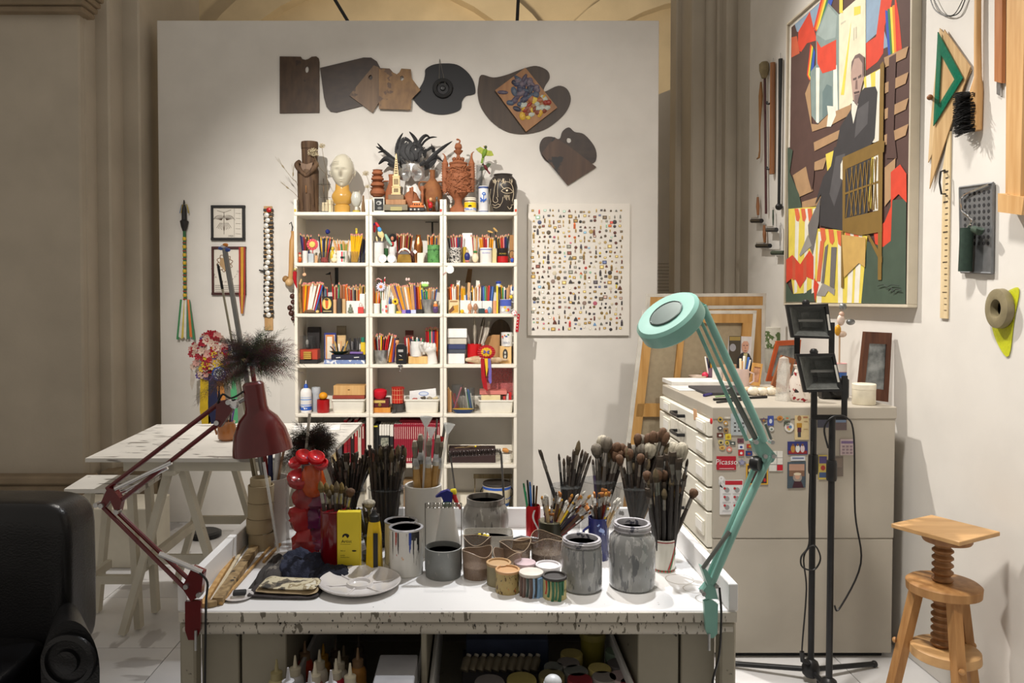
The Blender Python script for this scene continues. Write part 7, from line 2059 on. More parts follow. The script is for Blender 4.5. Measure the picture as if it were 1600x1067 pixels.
MB().la([(W(4),ZT(252)),(W(3),ZT(246)),(W(2.4),ZT(242)),(W(7),ZT(237)),(W(7.4),ZT(235.6)),(W(4),ZT(234)),(W(6),ZT(231)),(W(5),ZT(226)),(W(2),ZT(224))],(ux,Y,0),18).bd('top_tier',TERRA,t)
MB().tu(spl([(ux-W(4),Y,ZT(225)),(ux+W(1),Y,ZT(224)),(ux+W(2.4),Y,ZT(220)),(ux-W(1),Y,ZT(217.6)),(ux-W(2.6),Y,ZT(219))],4),.0055,8).bd('top_scroll',TERRA,t)
for k in range(6):
 a=R(190+32*k)
 MB().bl((ux+co(a)*W(8),Y+si(a)*W(8),ZT(249)),(.009,.009,.013),8).bd('small_figure',TERRA,t)
c,r,h,t=pot(725.5,744,309,.04,((.85,0),(1,.08),(1,.8),(.92,.86),(1,.92),(.9,1),(.8,.95)),'yellow_painted_pot','small white pot painted with yellow and a black bird',pm((222,214,196),.3,coat=.3),'pot')
MB().la([(r+.001,h*.3),(r+.001,h*.66)],c,28).bd('yellow_band',pm((222,186,24),.35),t)
MB().la([(r+.001,h*.12),(r+.001,h*.26)],c,28).bd('blue_band',pm((120,140,196),.35,speck=((226,222,214),60,.52)),t)
MB().la([(r+.001,h*.70),(r+.001,h*.78)],c,28).bd('brown_band',pm((90,56,34),.35),t)
fp(t,(((30,28,24),[(731,321.5),(734,320),(737,320.5),(737,322.5),(732,323)],c.y-r),),-.003)
c,r,h,t=pot(747.5,763,291,.05,((.96,0),(1,.02),(1,.98),(.92,1),(.9,.95)),'blue_flower_tube','white ceramic cylinder painted with a blue flower',pm((212,212,214),.25,coat=.3),'vase')
for z0,z1 in((.90,.97),(.02,.05)):
 MB().la([(r+.0006,h*z0),(r+.0006,h*z1)],c,26).bd('blue_band',pm((60,80,130),.4),t)
BL=(44,92,176)
fp(t,((BL,ell(756,302.5,2.8,2.6),c.y-r),((170,190,220),ell(756,302.5,1.2,1.2),c.y-r),(BL,[(755,305),(756.3,305),(755.5,316),(754.3,316)],c.y-r),(BL,[(755,312),(750.5,307.5),(750,310),(754,315)],c.y-r),(BL,[(755,313),(760.5,309),(760,312),(755.5,316)],c.y-r),(BL,ell(751.5,314,1.3,1.6),c.y-r)),-.004)
# tall clear vase with two birds
Y=YS+.13
cup(0,744,754,258,.13,'clear_stem_vase','tall clear glass tube behind the blue flower cylinder',(0,0,0),'vase',glass=True)
for nm,lb,bx_,by_,cols,sc,an in(('green_toy_bird','yellow-green toy bird with spread wings perched highest',757,239,((110,140,40),(150,160,50),(60,70,40)),1.0,20),('red_toy_bird','smaller dark red and green toy bird below the yellow-green one',759,262,((96,20,26),(54,70,40),(30,32,28)),.7,-30)):
 q=P(bx_,by_,Y-.01)
 t=tg(nm,lb,'figurine',q)
 rm=Matrix.Rotation(R(an),3,'Y')
 MB().bl(q,(.016*sc,.014*sc,.034*sc),12,rot=rm).bd('body',pm(cols[0],.6,0,.2,50),t)
 MB().bl(q+rm@V((-.006,-.004,.04*sc)),.011*sc,10).bd('head',pm(cols[2],.6),t)
 MB().la([(.004*sc,0),(0,.014*sc)],q+rm@V((-.014*sc,-.004,.042*sc)),8,ax=(-1,0,.1)).bd('beak',pm((206,170,50),.5),t)
 for s in(-1,1):
  MB().sl([q+rm@(V((s*a,-.002,b))*sc)for a,b in((.008,.024),(.042,.03),(.066,.006),(.05,-.004),(.012,-.016))],(0,.006*sc,0)).bd('wing',pm(cols[1],.6,0,.25,60),t)
 MB().sl([q+rm@(V((a,.002,b))*sc)for a,b in((-.008,-.026),(.008,-.026),(.014,-.07),(-.002,-.074))],(0,.004,0)).bd('tail',pm(cols[0],.6,0,.25,60),t)
 MB().tu([q-V((0,0,.03*sc)),V((P(750+(.8 if sc==1 else 1.6),0,Y).x,Y,P(0,285,Y).z)),V((P(749+(.4 if sc==1 else 1.2),0,Y).x,Y,SZ[0]+.006))],.0018,6).bd('perch_wire',pm((120,120,116),.4,.6),t)
c,r,h,t=pot(763,808.5,273,.08,((.58,0),(.62,.01),(.8,.2),(.98,.55),(1,.68),(.9,.84),(.66,.95),(.62,.965),(.66,1),(.58,1),(.55,.96)),'black_face_vase','round black vase scratched with a white line drawing of a face',pm((48,42,38),.4,0,.15,16,coat=.2),'vase')
def on_vase(x,y):
 z=P(0,y,c.y-r*.8).z-c.z
 f=max(0.0,min(1.0,z/h))
 pr_=((0,.62),(.2,.8),(.55,.98),(.68,1.0),(.84,.9),(.95,.66),(1,.66))
 for(a0,b0),(a1,b1)in zip(pr_,pr_[1:]):
  if a0<=f<=a1:
   k=(f-a0)/(a1-a0)if a1>a0 else 0
   rr=r*(b0+(b1-b0)*k)
   break
 dx=P(x,0,c.y-r*.7).x-c.x
 dx=max(-rr*.98,min(rr*.98,dx))
 return V((c.x+dx,c.y-math.sqrt(max(1e-6,rr*rr-dx*dx))-.0012,c.z+z))
WL=pm((222,206,176),.6)
for pts,w0 in(([(776,283),(773,292),(772,302),(770.5,312),(774,316),(778,314),(776,308)],.0022),([(779,283),(777.5,296),(778,308)],.002),([(782,290),(788,285),(796,285),(801,291),(803,302),(801,313)],.0024),([(783,299),(789,294.5),(796,294.5),(801.5,299.5),(796,302),(789,302),(783,299)],.0024),([(783,290),(786,294),(790,296)],.003),([(770,318),(774,320.5),(778,318.5),(782,321),(776,324),(771,322)],.002),([(786,308),(785,315),(782,320)],.0018),([(793,322),(797,326),(800,322)],.0022),([(767,294),(766,304),(767,314)],.0016),([(801,313),(803,318),(799,320)],.0018)):
 MB().tu([on_vase(x,y)for x,y in spl(pts,4)],w0*.72,5).bd('white_line',WL,t)
MB().la([(.0075,0),(0,.0015)],on_vase(792,298)+V((0,.0006,0)),14,ax=(0,-1,0)).bd('pupil',WL,t)
m=MB()
for k in range(26):
 x_=ru(769,802)
 y_=ru(279,283)
 m.tu([on_vase(x_,y_),on_vase(x_+ru(-2,2),y_+ru(3,6))],.0012,4)
for k in range(9):
 x_=788+k
 m.tu([on_vase(x_,304+ru(0,2)),on_vase(x_+.3,308+ru(0,6))],.0011,4)
m.bd('scratched_strokes',WL,t)
for k,(x_,cl_)in enumerate(((689,(196,50,34)),(806,(206,66,36)),(461,(206,180,60)))):
 cr(0,x_-1.6,x_+1.6,326.5,.004,.012,'coloured_cube',('tiny red cube at the right of the middle bookcase top','tiny orange cube at the right end of the bookcase top','tiny yellow cube at the left end of the bookcase top')[k],cl_,'cube')
def pan(pts,dep,t_,hole=None):
 Y=YB-dep-t_
 if hole:
  hx,hy,hr,hr2=hole
  i=min(range(len(pts)),key=lambda k:(pts[k][0]-hx)**2+(pts[k][1]-hy)**2)
  a0=math.degrees(math.atan2(pts[i][1]-hy,pts[i][0]-hx))
  ar=sum((pts[k][0]*pts[(k+1)%len(pts)][1]-pts[(k+1)%len(pts)][0]*pts[k][1])for k in range(len(pts)))
  h=[(hx+hr*co(R(a0+s)),hy+hr2*si(R(a0+s)))for s in([-30*k for k in range(13)]if ar>0 else[30*k for k in range(13)])]
  pts=list(pts[:i+1])+h+list(pts[i:])
 return MB().sl([P(x,y,Y)for x,y in pts],(0,t_,0)),Y
sm_=lambda pts,n=4:[(v[0],v[1])for v in spl([V((*p,0))for p in pts],n,True)]
DKB=wood((58,41,26),(76,56,38),3,.55,(1,1,.4),.05,speck=((50,36,26),9,.6))
DKB2=wood((44,32,25),(58,44,34),3,.5,(.5,1,1),.05)
AMB=wood((104,72,34),(128,94,50),3,.5,(1,1,.5),.05,speck=((80,54,30),12,.6))
for lb,pts,dep,mt,hole in(('rectangular brown palette with a notched top, leftmost of the row',[(437,88),(470,88.5),(472,92),(477,93.5),(482,92),(487,88.5),(494,88),(498,91),(499,97),(499,176),(437,177)],0,DKB,(479.5,108.5,2.8,5.2)),('large dark tilted palette with rounded corners',[(500,106),(568,89.8),(580,90),(589,96),(594,106),(590,158),(568,165),(525,175.6),(516,174),(510,167),(506,152)],0,DKB2,None),('small worn brown palette overlapping the large dark one',[(584,102),(592,105),(592,160),(582,176),(545.5,149)],.012,wood((92,68,44),(110,84,56),speck=((70,50,34),12,.6)),(579,121,3.2,4)),('amber square palette with a jagged top edge',[(592,106),(609,107),(614,113),(620,116),(624,113),(627,107),(642,108),(643,122),(657,140.5),(643,155),(642,171.5),(592,170)],.022,AMB,(628,122,3,4)),('large brown kidney-shaped palette behind the paint-covered board',sm_([(752,117),(771,121),(791,117),(818,107),(838,103),(855,110),(859,122),(852,134),(851,143),(872,134),(886,139),(892,154),(887,171),(872,188),(849,203),(818,209.4),(791,205),(768,190),(752,168),(746.5,148),(747.5,131)]),0,wood((50,36,23),(64,48,33),3,.5),None),('small dark palette with two lobes, hung lower right',sm_([(843.5,225),(850,215),(862,213.5),(874,217),(879,205),(889,199),(898,206),(913,210),(929,229),(932,247),(923,256),(880,262),(855,253),(845,239)]),0,DKB2,(889,219,3.6,4.4)),('square-cornered brown palette overlapping the two-lobed one',[(866,214),(876,220),(886,226),(932,261),(887,289.5),(846,240)],.010,wood((62,42,29),(78,55,38),3,.5,speck=((24,22,22),7,.56)),None)):
 m,Y=pan(pts,dep,.009,hole)
 so('palette',m,mt,lb,'palette')
m,Y=pan(sm_([(665,108),(677,101),(694,99),(714,101),(730,112),(740,127),(743,144),(737,148),(728,150),(722,158),(719,171),(700,178),(680,178),(660,171),(645,153),(652,143),(661,128),(664,117)]),0,.009)
t=tg('round_black_palette','round black palette with bitten edges and a dark ring hung on cords','palette',P(693,178,Y))
m.bd('board',pm((30,30,33),.6,0,.1,8),t)
MB().tu([P(692+12.5*co(k*.35),138+12.5*si(k*.35),Y-.006)for k in range(19)],.016,8).bd('dark_ring',pm((20,20,21),.5),t)
MB().la([(.02,0),(.014,.008),(0,.01)],P(692,138,Y),16,ax=(0,-1,0)).bd('boss',BLACKP,t)
for x_ in(687,697):
 MB().tu([P(687,92,YB-.004),P(x_-1,133,Y-.016)],.0016,5).bd('cord',pm((110,106,98),.7),t)
m,Y=pan([(821,105.5),(871,168),(822,205.8),(773.5,141)],.02,.008)
t=tg('painted_board','square board daubed with blue, violet, red and yellow paint, hung as a diamond','board',P(822,205,Y))
m.bd('board',wood((132,88,48),(150,106,62),3,.5),t)
m=MB()
for k in range(62):
 u,v=ru(.08,.9),ru(.1,.9)
 x_,y_=821+50*u-47.5*v,105.5+62.5*u+35.5*v
 cl_=rnd.choice(((52,54,78),(74,66,84),(66,78,96),(40,42,60),(96,84,96)))if u<.55 else rnd.choice(((140,46,30),(190,150,40),(196,168,60),(120,60,40),(170,176,166),(150,90,50)))
 q=P(x_,y_,Y-.002)
 m.bl(q,(ru(.016,.04),.005,ru(.012,.028)),8,cl_,rot=Matrix.Rotation(ru(0,3),3,'Y'))
m.bd('paint_daubs',pm((255,255,255),.4,var=.2,vc=True,scale=60,bump=.4),t)['kind']='stuff'
def frame(x0,y0,x1,y1,w_,mat,inner,name,label,cat,dep=.022):
 Y=YB-dep
 t=tg(name,label,cat,P((x0+x1)/2,y1,Y))
 for a,b in(((x0,y0),(x1,y0+w_)),((x0,y1-w_),(x1,y1)),((x0,y0+w_),(x0+w_,y1-w_)),((x1-w_,y0+w_),(x1,y1-w_))):
  MB().box(P(*a,Y),P(*b,Y)+V((0,dep-.001,0)),b=.002).bd('frame_rail',mat,t)
 MB().box(P(x0+w_,y0+w_,Y+.01),P(x1-w_,y1-w_,Y+.01)+V((0,.004,0))).bd('print_sheet',inner,t)
 return t,Y+.01
BF=pm((24,23,22),.4)
CRP=pm((214,208,196),.8,0,.03,10)
t,Y=frame(329,320.5,382.5,375.5,4.2,BF,CRP,'framed_drawing','black-framed ink drawing of a spread eagle hung above the other frame','picture')
m=MB()
INK=(92,78,66)
for s in(-1,1):
 for k in range(9):
  a=R(20+13*k)
  m.tu([P(350+s*4,344,Y-.001),P(350+s*(5+10*co(a)),344-8*si(a),Y-.001),P(350+s*(4+14*co(a*.9)),344-12*si(a)+4,Y-.001)],.0012,4,INK)
 for k in range(5):
  m.tu([P(350+s*1.5*k,348,Y-.001),P(350+s*(1+2.6*k),360-k,Y-.001)],.0011,4,INK)
m.tu([P(350,331,Y-.001),P(350,366,Y-.001)],.0018,4,INK)
m.tu([P(339,329,Y-.001),P(350,332,Y-.001),P(361,328,Y-.001)],.0014,4,INK)
m.tu([P(366,325,Y-.001),P(366,371,Y-.001)],.0008,4,INK)
for k in range(5):
 m.tu([P(368,333+8*k,Y-.001),P(376,333.6+8*k,Y-.001)],.0009,4,INK)
m.add(*text_verts('1920',.018,at=P(360.5,369,Y-.001)),c=(40,36,34))
m.bd('ink_lines',VCM,t)
t,Y=frame(330,385,384,461,4.2,pm((64,30,26),.4),CRP,'framed_certificate','dark red-framed certificate with a brown shield and curved lettering','picture')
m=MB()
for k in range(10):
 a=R(36*k)
 m.tu(spl([P(351+8*co(a),411+10*si(a),Y-.001),P(351+13*co(a+.4),411+14*si(a+.4),Y-.001),P(351+9*co(a+.8),411+12*si(a+.8),Y-.001)],3),.0024,4,(128,96,66))
m.poly([P(x,y,Y-.0006)for x,y in((344,403),(358,403),(360,414),(352,424),(343,414))],(170,140,100))
for k,ch in enumerate('DIPLOMA BENEFICIO'):
 a=R(205-11.6*k)
 m.add(*text_verts(ch,.019,V((si(a)*-1,0,co(a)))*-1,V((-co(a),0,-si(a))),P(352+21*co(a),416+24*si(a),Y-.001)),c=(90,40,40))
for k in range(4):
 m.tu([P(336,446+3*k,Y-.001),P(376,446+3*k,Y-.001)],.0016,4,(70,60,56))
m.bd('printed_lettering',VCM,t)
rb=tg('striped_ribbon','long red and yellow striped ribbon hanging over the certificate frame','ribbon',P(378,490,YB-.03))
for x0,x1,cl_ in((373,376,(150,40,28)),(376,380.5,(190,140,30)),(380.5,383.5,(150,40,28))):
 MB().sl([P(x,y,YB-.027)for x,y in((x0,386),(x1,386),(x1-.4,462),(378+(x1-378)*.35,490),(378+(x0-378)*.35,490),(x0+.4,462))],(0,.0015,0)).bd('stripe',pm(cl_,.6),rb)
Y=YB-.02
t=tg('beaded_staff','green and yellow beaded staff with a tassel of white, green and orange ribbons','staff',P(289,532,Y))
MB().tu([P(288,352,Y),P(289,468,Y)],.011,8).bd('shaft',pm((40,96,52),.5),t)
for k in range(8):
 MB().bl(P(288+.1*k,373+12.6*k,Y),(.014,.014,.02),10).bd('yellow_bead',pm((206,170,40),.45),t)
 MB().la([(.0125,-.004),(.0125,.004)],P(288+.1*k,379.4+12.6*k,Y),10).bd('red_ring',pm((150,40,34),.5),t)
MB().la([(.012,0),(.022,.03),(.03,.07),(.018,.08),(.016,.16),(.008,.19),(.004,.22)],P(288,361,Y),14).bd('dark_finial',pm((34,32,32),.6),t)
for k,(x0,x1,cl_)in enumerate(((283,277.5,(60,130,80)),(286,281,(206,204,196)),(288,285,(196,176,80)),(290,289,(210,208,200)),(292,294,(70,120,90)),(294,298.5,(206,110,50)),(295,303,(60,120,80)))):
 MB().sl([P(x0-1.6,468,Y-.006-.002*(k%2)),P(x0+1.6,468,Y-.006),P(x1+2,531-2*(k%3),Y-.012),P(x1-2,530-(k%2)*4,Y-.012)],(0,.0015,0)).bd('ribbon',pm(cl_,.55),t)
for k,(dx,cl_)in enumerate(((-7,(86,110,150)),(7,(186,160,70)),(-5,(176,150,60)),(6,(90,100,90)))):
 MB().tu([P(288,319,Y-.004),P(288+dx*.6,320,Y-.008),P(288+dx,333,Y-.006)],.003,5).bd('top_ribbon',pm(cl_,.6),t)
t=tg('badge_strip','long wooden strip covered with round metal badges and belts','strip',P(419,515,YB-.02))
MB().box(P(412,322,YB-.012),P(427,516,YB-.001),b=.002).bd('strip',wood((166,128,80),(186,148,100)),t)
for k in range(26):
 y_=326+6.6*k
 MB().box(P(411+ru(0,1),y_,YB-.02),P(427.5+ru(-1,.5),y_+4.4,YB-.011),b=.002).bd('dark_clasp',pm(rnd.choice(((40,36,34),(70,62,52),(52,50,46))),.45,.3),t)
for k in range(21):
 cl_=(220,216,206)if k else(186,30,32)
 q=P(418+ru(-2.4,3),328+8.2*k,YB-.02)
 MB().la([(.0175,0),(.0175,.005),(.014,.007),(0,.008)],q,16,ax=(0,-1,0)).bd('round_badge',pm(cl_,.3,.2),t)
MB().tu([P(405,422,YB-.022),P(414,424,YB-.022)],.006,8).bd('side_knob',BLACKP,t)
# turned wooden rattle hanging beside the bookcase
Y=YB-.06
t=tg('wooden_rattle','turned wooden bobbin with two pale balls hanging beside the left bookcase','rattle',P(452,450,Y))
MB().la([(.012,0),(.018,.02),(.016,.1),(.02,.2),(.022,.3),(.014,.33),(.012,.35),(.016,.37)],P(453.5,443,Y),14,ax=(.06,0,1)).bd('handle',wood((186,138,80),(204,160,104)),t)
for x_,y_,rr,cl_ in((446.5,436,.024,(150,112,64)),(452,441,.03,(206,168,116))):
 MB().bl(P(x_,y_,Y-.01),rr,16).bd('ball',pm(cl_,.45,0,.06,20),t)
MB().tu([P(456,364,Y),P(457,355,Y),P(455,347,Y),P(452,350,Y)],.004,6).bd('hook',BLACKM,t)
t=tg('red_horn_charm','shiny red horn-shaped charm hanging on the left bookcase edge','charm',P(460,445,YS-.02))
MB().tu(spl([P(461,424,YS-.012),P(460.5,434,YS-.012),P(462,443,YS-.012),P(464,450,YS-.012)],4),[.013,.0135,.014,.0135,.013,.012,.011,.010,.008,.007,.005,.004,.002],12).bd('horn',pm((176,12,28),.25,coat=.4),t)
MB().bl(P(461,421,YS-.012),(.014,.01,.013),12).bd('gold_cap',pm((190,166,110),.35,.6),t)
t=tg('dark_bead_rattle','hanging string of dark brown wooden beads beside the left bookcase','beads',P(456,505,Y))
MB().tu([P(458,452,Y),P(458,505,Y)],.003,6).bd('cord',pm((80,60,46),.8),t)
for x_,y_,rr in((457,463,.02),(458,472,.018),(453,481,.02),(455.5,489.5,.022),(458,498,.016)):
 MB().bl(P(x_,y_,Y-.008),rr,14).bd('bead',pm((70,36,28),.35,0,.2,14,coat=.2),t)
Y=YB-.16
t=tg('paper_flower_bouquet','hanging bunch of red, yellow and white paper flowers with long coloured ribbons','bouquet',P(327,600,Y))
for k in range(120):
 a,rr=ru(0,6.28),math.sqrt(rnd.random())
 q=P(328+31*rr*co(a),556+37*rr*si(a),Y-.06*(1-rr*rr)+ru(-.015,.015))
 cl_=rnd.choice(((150,20,40),(170,30,40),(186,160,144),(196,172,156),(150,20,40),(210,180,50),(90,70,130),(196,150,140)))
 m=MB()
 s=ru(.018,.034)
 for j in range(7):
  b=2*PI*j/7+a
  d=V((co(b),-.5,si(b)))
  sd=V((-si(b),0,co(b)))
  m.add([q,q+d*s*.7+sd*s*.32,q+d*s,q+d*s*.7-sd*s*.32],[(0,1,2,3)])
 m.bl(q+V((0,-.006,0)),s*.22,6)
 m.bd('flower',pm(cl_,.8),t)
for nm,cl_,pts in(('yellow_ribbon',(196,164,30),[(313,590),(326,592),(328,650),(330,668),(316,668),(312,640)]),('navy_ribbon',(28,32,66),[(326,588),(342,590),(346,640),(345,672),(326,672),(325,630)]),('orange_ribbon',(196,130,60),[(338,592),(348,592),(354,636),(350,664),(342,650)]),('green_ribbon',(80,160,110),[(356,562),(362,566),(370,610),(372,660),(364,664),(360,610)]),('pale_ribbon',(186,176,164),[(298,572),(305,590),(300,610),(297,600)]),('pale_ribbon',(196,186,172),[(350,578),(360,582),(362,610),(354,596)]),('red_ribbon',(140,20,40),[(350,556),(357,560),(358,590),(352,580)])):
 MB().sl([P(x,y,Y-.01)for x,y in pts],(0,.0015,0)).bd(nm,pm(cl_,.5,0,.1,20),t)
MB().tu([P(328,540,Y),P(328,530,YB-.001)],.004,6).bd('hanging_wire',BLACKM,t)
m=MB()
for rr,cl_ in((11,(50,80,160)),(8.4,(206,206,214)),(6.6,(60,84,150)),(4.6,(190,200,196))):
 m.la([(rr*Y/F,0),(rr*Y/F*.9,.004),(0,.005)],P(342,584,Y-.07-.003*(11-rr)),24,cl_,(0,-1,0))
m.bd('blue_rosette',VC,t)
# pin board
x0,y0,x1,y1=825,318,982,524
t=tg('pin_panel','large white panel studded with hundreds of small pins and badges','panel',P(903,524,YB-.03))
MB().box(P(x0,y0,YB-.032),P(x1,y1,YB-.001),b=.002).bd('panel',pm((222,217,208),.6,0,.02,6),t)
YP=YB-.0335
pins=[]
COLS=((120,96,56),(150,124,72),(90,78,62),(46,44,44),(64,60,60),(176,150,96),(140,120,110),(70,66,70),(206,196,170),(100,60,50),(110,110,100),(130,106,60))
ODD=((206,178,60),(190,90,40),(110,150,190),(150,190,160),(186,70,60),(80,90,120),(176,90,110))
pts_=[]
for j in range(24):
 for i in range(18):
  pts_.append((833.5+8.05*i+ru(-2,2),330+7.95*j+ru(-1.8,1.8)))
rnd.shuffle(pts_)
_pin={}
def pin_mesh(k,cl_,bx):
 s=.0052
 if k==0:
  m=bx.la([(s,-.0006),(s,.0016),(s*.8,.0024),(0,.0026)],(0,0,0),12,cl_,(0,-1,0))
 elif k==1:
  m=bx.box((-s,-.0022,-s*.8),(s,.0006,s*.8),cl_)
  bx.box((-s*.6,-.003,-s*.45),(s*.6,-.002,s*.45),tuple(min(255,int(v*1.5)+10)for v in cl_))
 elif k==2:
  m=bx.box((-s*.5,-.0022,-s*1.3),(s*.5,.0006,s*.8),cl_)
  bx.bl((0,-.001,s*1.1),(s*.45,.002,s*.5),6,tuple(min(255,int(v*1.3)+20)for v in cl_))
 else:
  m=bx.sl([(s*a,-.0022,s*b)for a,b in((-1,-.9),(1,-.9),(.7,.2),(0,1.1),(-.7,.2))],(0,.0028,0),cl_)
 return m
rest=MB()
for i,(x_,y_)in enumerate(pts_):
 k=rnd.choice((0,0,1,1,1,2,2,3))
 cl_=rnd.choice(COLS)if rnd.random()<.88 else rnd.choice(ODD)
 s=ru(1.2,2.2)if rnd.random()<.9 else 2.9
 q=P(x_,y_,YP)
 if i<296:
  if(k,cl_)not in _pin:
   _pin[(k,cl_)]=pin_mesh(k,cl_,MB()).mesh('pin',VC)
  o=bpy.data.objects.new('pin',_pin[(k,cl_)])
  col.objects.link(o)
  o.parent=t
  o.location=q-V(t.location)
  o.scale=(s,1,s)
 else:
  rest.m=Matrix.Translation(q)@Matrix.Diagonal((s,1,s,1))
  pin_mesh(k,cl_,rest)
o=rest.bd('small_pins',VC,t)
o['kind']='stuff'
# === right wall: painting and tools
def W_(x,y,d=.002):
 return PX(x,y,XR-d)
t=tg('painting','large flat-colour painting of a seated man in a dark coat, in a thin pale frame','painting',W_(1330,480))
yA,yB_=PX(1229,477,XR-.03).y,PX(1421,480,XR-.03).y
zA,zB=PX(1229,474,XR-.03).z,PX(1236,37,XR-.03).z
MB().box((XR-.030,yB_,zA),(XR-.001,yA,zB),b=.002).bd('canvas',pm((206,200,188),.7),t)
FRM=pm((196,186,166),.5,0,.05,10)
for a,b in(((yB_-.012,zA-.014),(yA+.012,zA)),((yB_-.012,zB),(yA+.012,zB+.014)),((yB_-.012,zA),(yB_,zB)),((yA,zA),(yA+.012,zB))):
 MB().box((XR-.045,a[0],a[1]),(XR-.001,b[0],b[1]),b=.002).bd('frame_rail',FRM,t)
BRN,TANP,RED,GRN,CRM,GRY,SKY,YLW,BLK,OCR,WHT=(82,58,52),(170,136,100),(206,66,42),(66,82,68),(222,214,186),(128,144,140),(136,158,180),(222,202,84),(56,54,56),(126,98,42),(228,224,210)
za=lambda p:[(1225+x/4.447,y/4.447)for x,y in p]
zb=lambda p:[(1225+x/4.102,230+y/4.102)for x,y in p]
shapes=[(BRN,za([(52,190),(262,5),(420,-130),(880,-560),(872,1100),(40,1100)])),(BRN,zb([(32,0),(800,0),(790,1010),(14,990)])),(SKY,za([(75,170),(260,10),(230,200),(150,240),(90,220)])),(SKY,za([(570,-60),(680,-60),(690,60),(660,220),(570,300)])),(SKY,za([(690,190),(730,320),(690,340)])),(RED,za([(100,220),(180,80),(205,190),(230,280),(160,300),(120,360),(95,350)])),(RED,za([(690,-120),(760,-60),(745,40),(700,180),(690,370),(650,430),(572,490),(570,300),(640,255)])),(RED,za([(770,-60),(800,120),(820,340),(790,355),(770,180)])),((196,92,60),za([(52,260),(90,250),(110,370),(52,400)]))]
for k,cl_ in enumerate(((206,54,40),(226,130,40),(230,204,70),(60,120,70),(50,80,170))):
 shapes+=[(cl_,za([(260+14*k,-20),(300+12*k,-20),(225+12*k,220),(205+12*k,200)])),(cl_,za([(770-16*k,30+10*k),(786-16*k,20+14*k),(795-13*k,360+6*k),(780-13*k,370+6*k),(768-14*k,200)])),(cl_,za([(185+6*k,300+8*k),(195+6*k,330+8*k),(178+6*k,560),(160+6*k,520)]))]
shapes+=[(GRY,za([(225,230),(310,20),(385,100),(385,800),(310,790),(235,860),(190,800),(185,500),(225,450)])),((150,164,160),za([(230,240),(312,40),(370,110),(360,260),(290,280)])),(CRM,za([(385,100),(570,-60),(570,640),(470,720),(385,800)])),((232,228,214),za([(225,470),(250,470),(245,855),(226,850)])),((232,228,214),za([(345,470),(370,450),(378,800),(345,760)])),(RED,za([(230,280),(260,330),(365,275),(365,480),(270,510),(235,440)])),((100,120,120),za([(270,640),(300,585),(335,600),(340,760),(270,820)])),(YLW,za([(470,150),(465,220),(420,660),(398,660)])),(YLW,za([(490,50),(535,40),(535,95),(490,110)])),(YLW,za([(388,0),(412,-20),(412,90),(388,90)])),((196,190,168),za([(398,160),(432,140),(432,150),(398,172)])),((196,190,168),za([(485,200),(492,190),(492,280),(485,282)])),((196,190,168),za([(500,190),(508,185),(508,265),(500,270)])),(TANP,za([(150,650),(185,560),(195,860),(240,865),(310,795),(470,725),(475,790),(330,870),(200,915)])),(TANP,za([(210,990),(395,900),(380,965),(215,1050)])),(WHT,za([(303,735),(360,740),(365,800),(330,880),(300,880),(310,800)]))]
for k in range(4):
 shapes.append((TANP,za([(700,450+180*k-50),(870,320+180*k),(850,400+180*k),(705,500+180*k-30)])))
shapes+=[(BRN,za([(735,400),(785,370),(768,900),(790,1100),(715,1100),(730,700)])),(TANP,zb([(60,180),(150,120),(190,280),(100,320)])),(TANP,zb([(190,100),(280,60),(255,140),(200,150)])),(TANP,zb([(120,350),(250,310),(240,370),(120,390)])),(TANP,zb([(650,130),(720,70),(715,170),(690,330),(650,380)])),(BRN,zb([(140,100),(200,90),(195,200),(183,285),(160,200)])),(GRN,zb([(28,0),(60,20),(40,160),(100,300),(120,390),(30,395)])),(GRN,zb([(690,340),(790,330),(785,1005),(500,1000),(530,600),(640,640)])),(GRN,zb([(14,860),(60,940),(190,880),(210,990),(14,992)])),(RED,zb([(690,160),(750,110),(790,170),(792,355),(740,300),(700,340),(690,600),(640,640),(590,620),(580,540),(650,480),(690,380)])),(YLW,zb([(34,395),(215,380),(190,900),(130,935),(65,940),(34,720)])),(YLW,zb([(200,520),(380,530),(540,570),(500,1000),(210,995),(200,700)]))]
for x0 in(78,140,190):
 shapes.append((WHT,zb([(x0,394),(x0+26,392),(x0+10,930),(x0-8,938)])))
for x0,x1 in((225,215),(350,352),(425,410),(475,455)):
 shapes.append((WHT,zb([(x0,540),(x0+34,545),(x1+30,998),(x1,998)])))
for k in range(3):
 shapes.append(((214,104,66),zb([(72+42*k,394),(98+42*k,394),(108+40*k,450),(98+40*k,478),(84+40*k,470)])))
for k in range(5):
 shapes.append(((214,104,66),zb([(236+54*k,516+9*k),(268+54*k,520+9*k),(276+54*k,590+10*k),(262+54*k,616+10*k),(246+54*k,600+10*k)])))
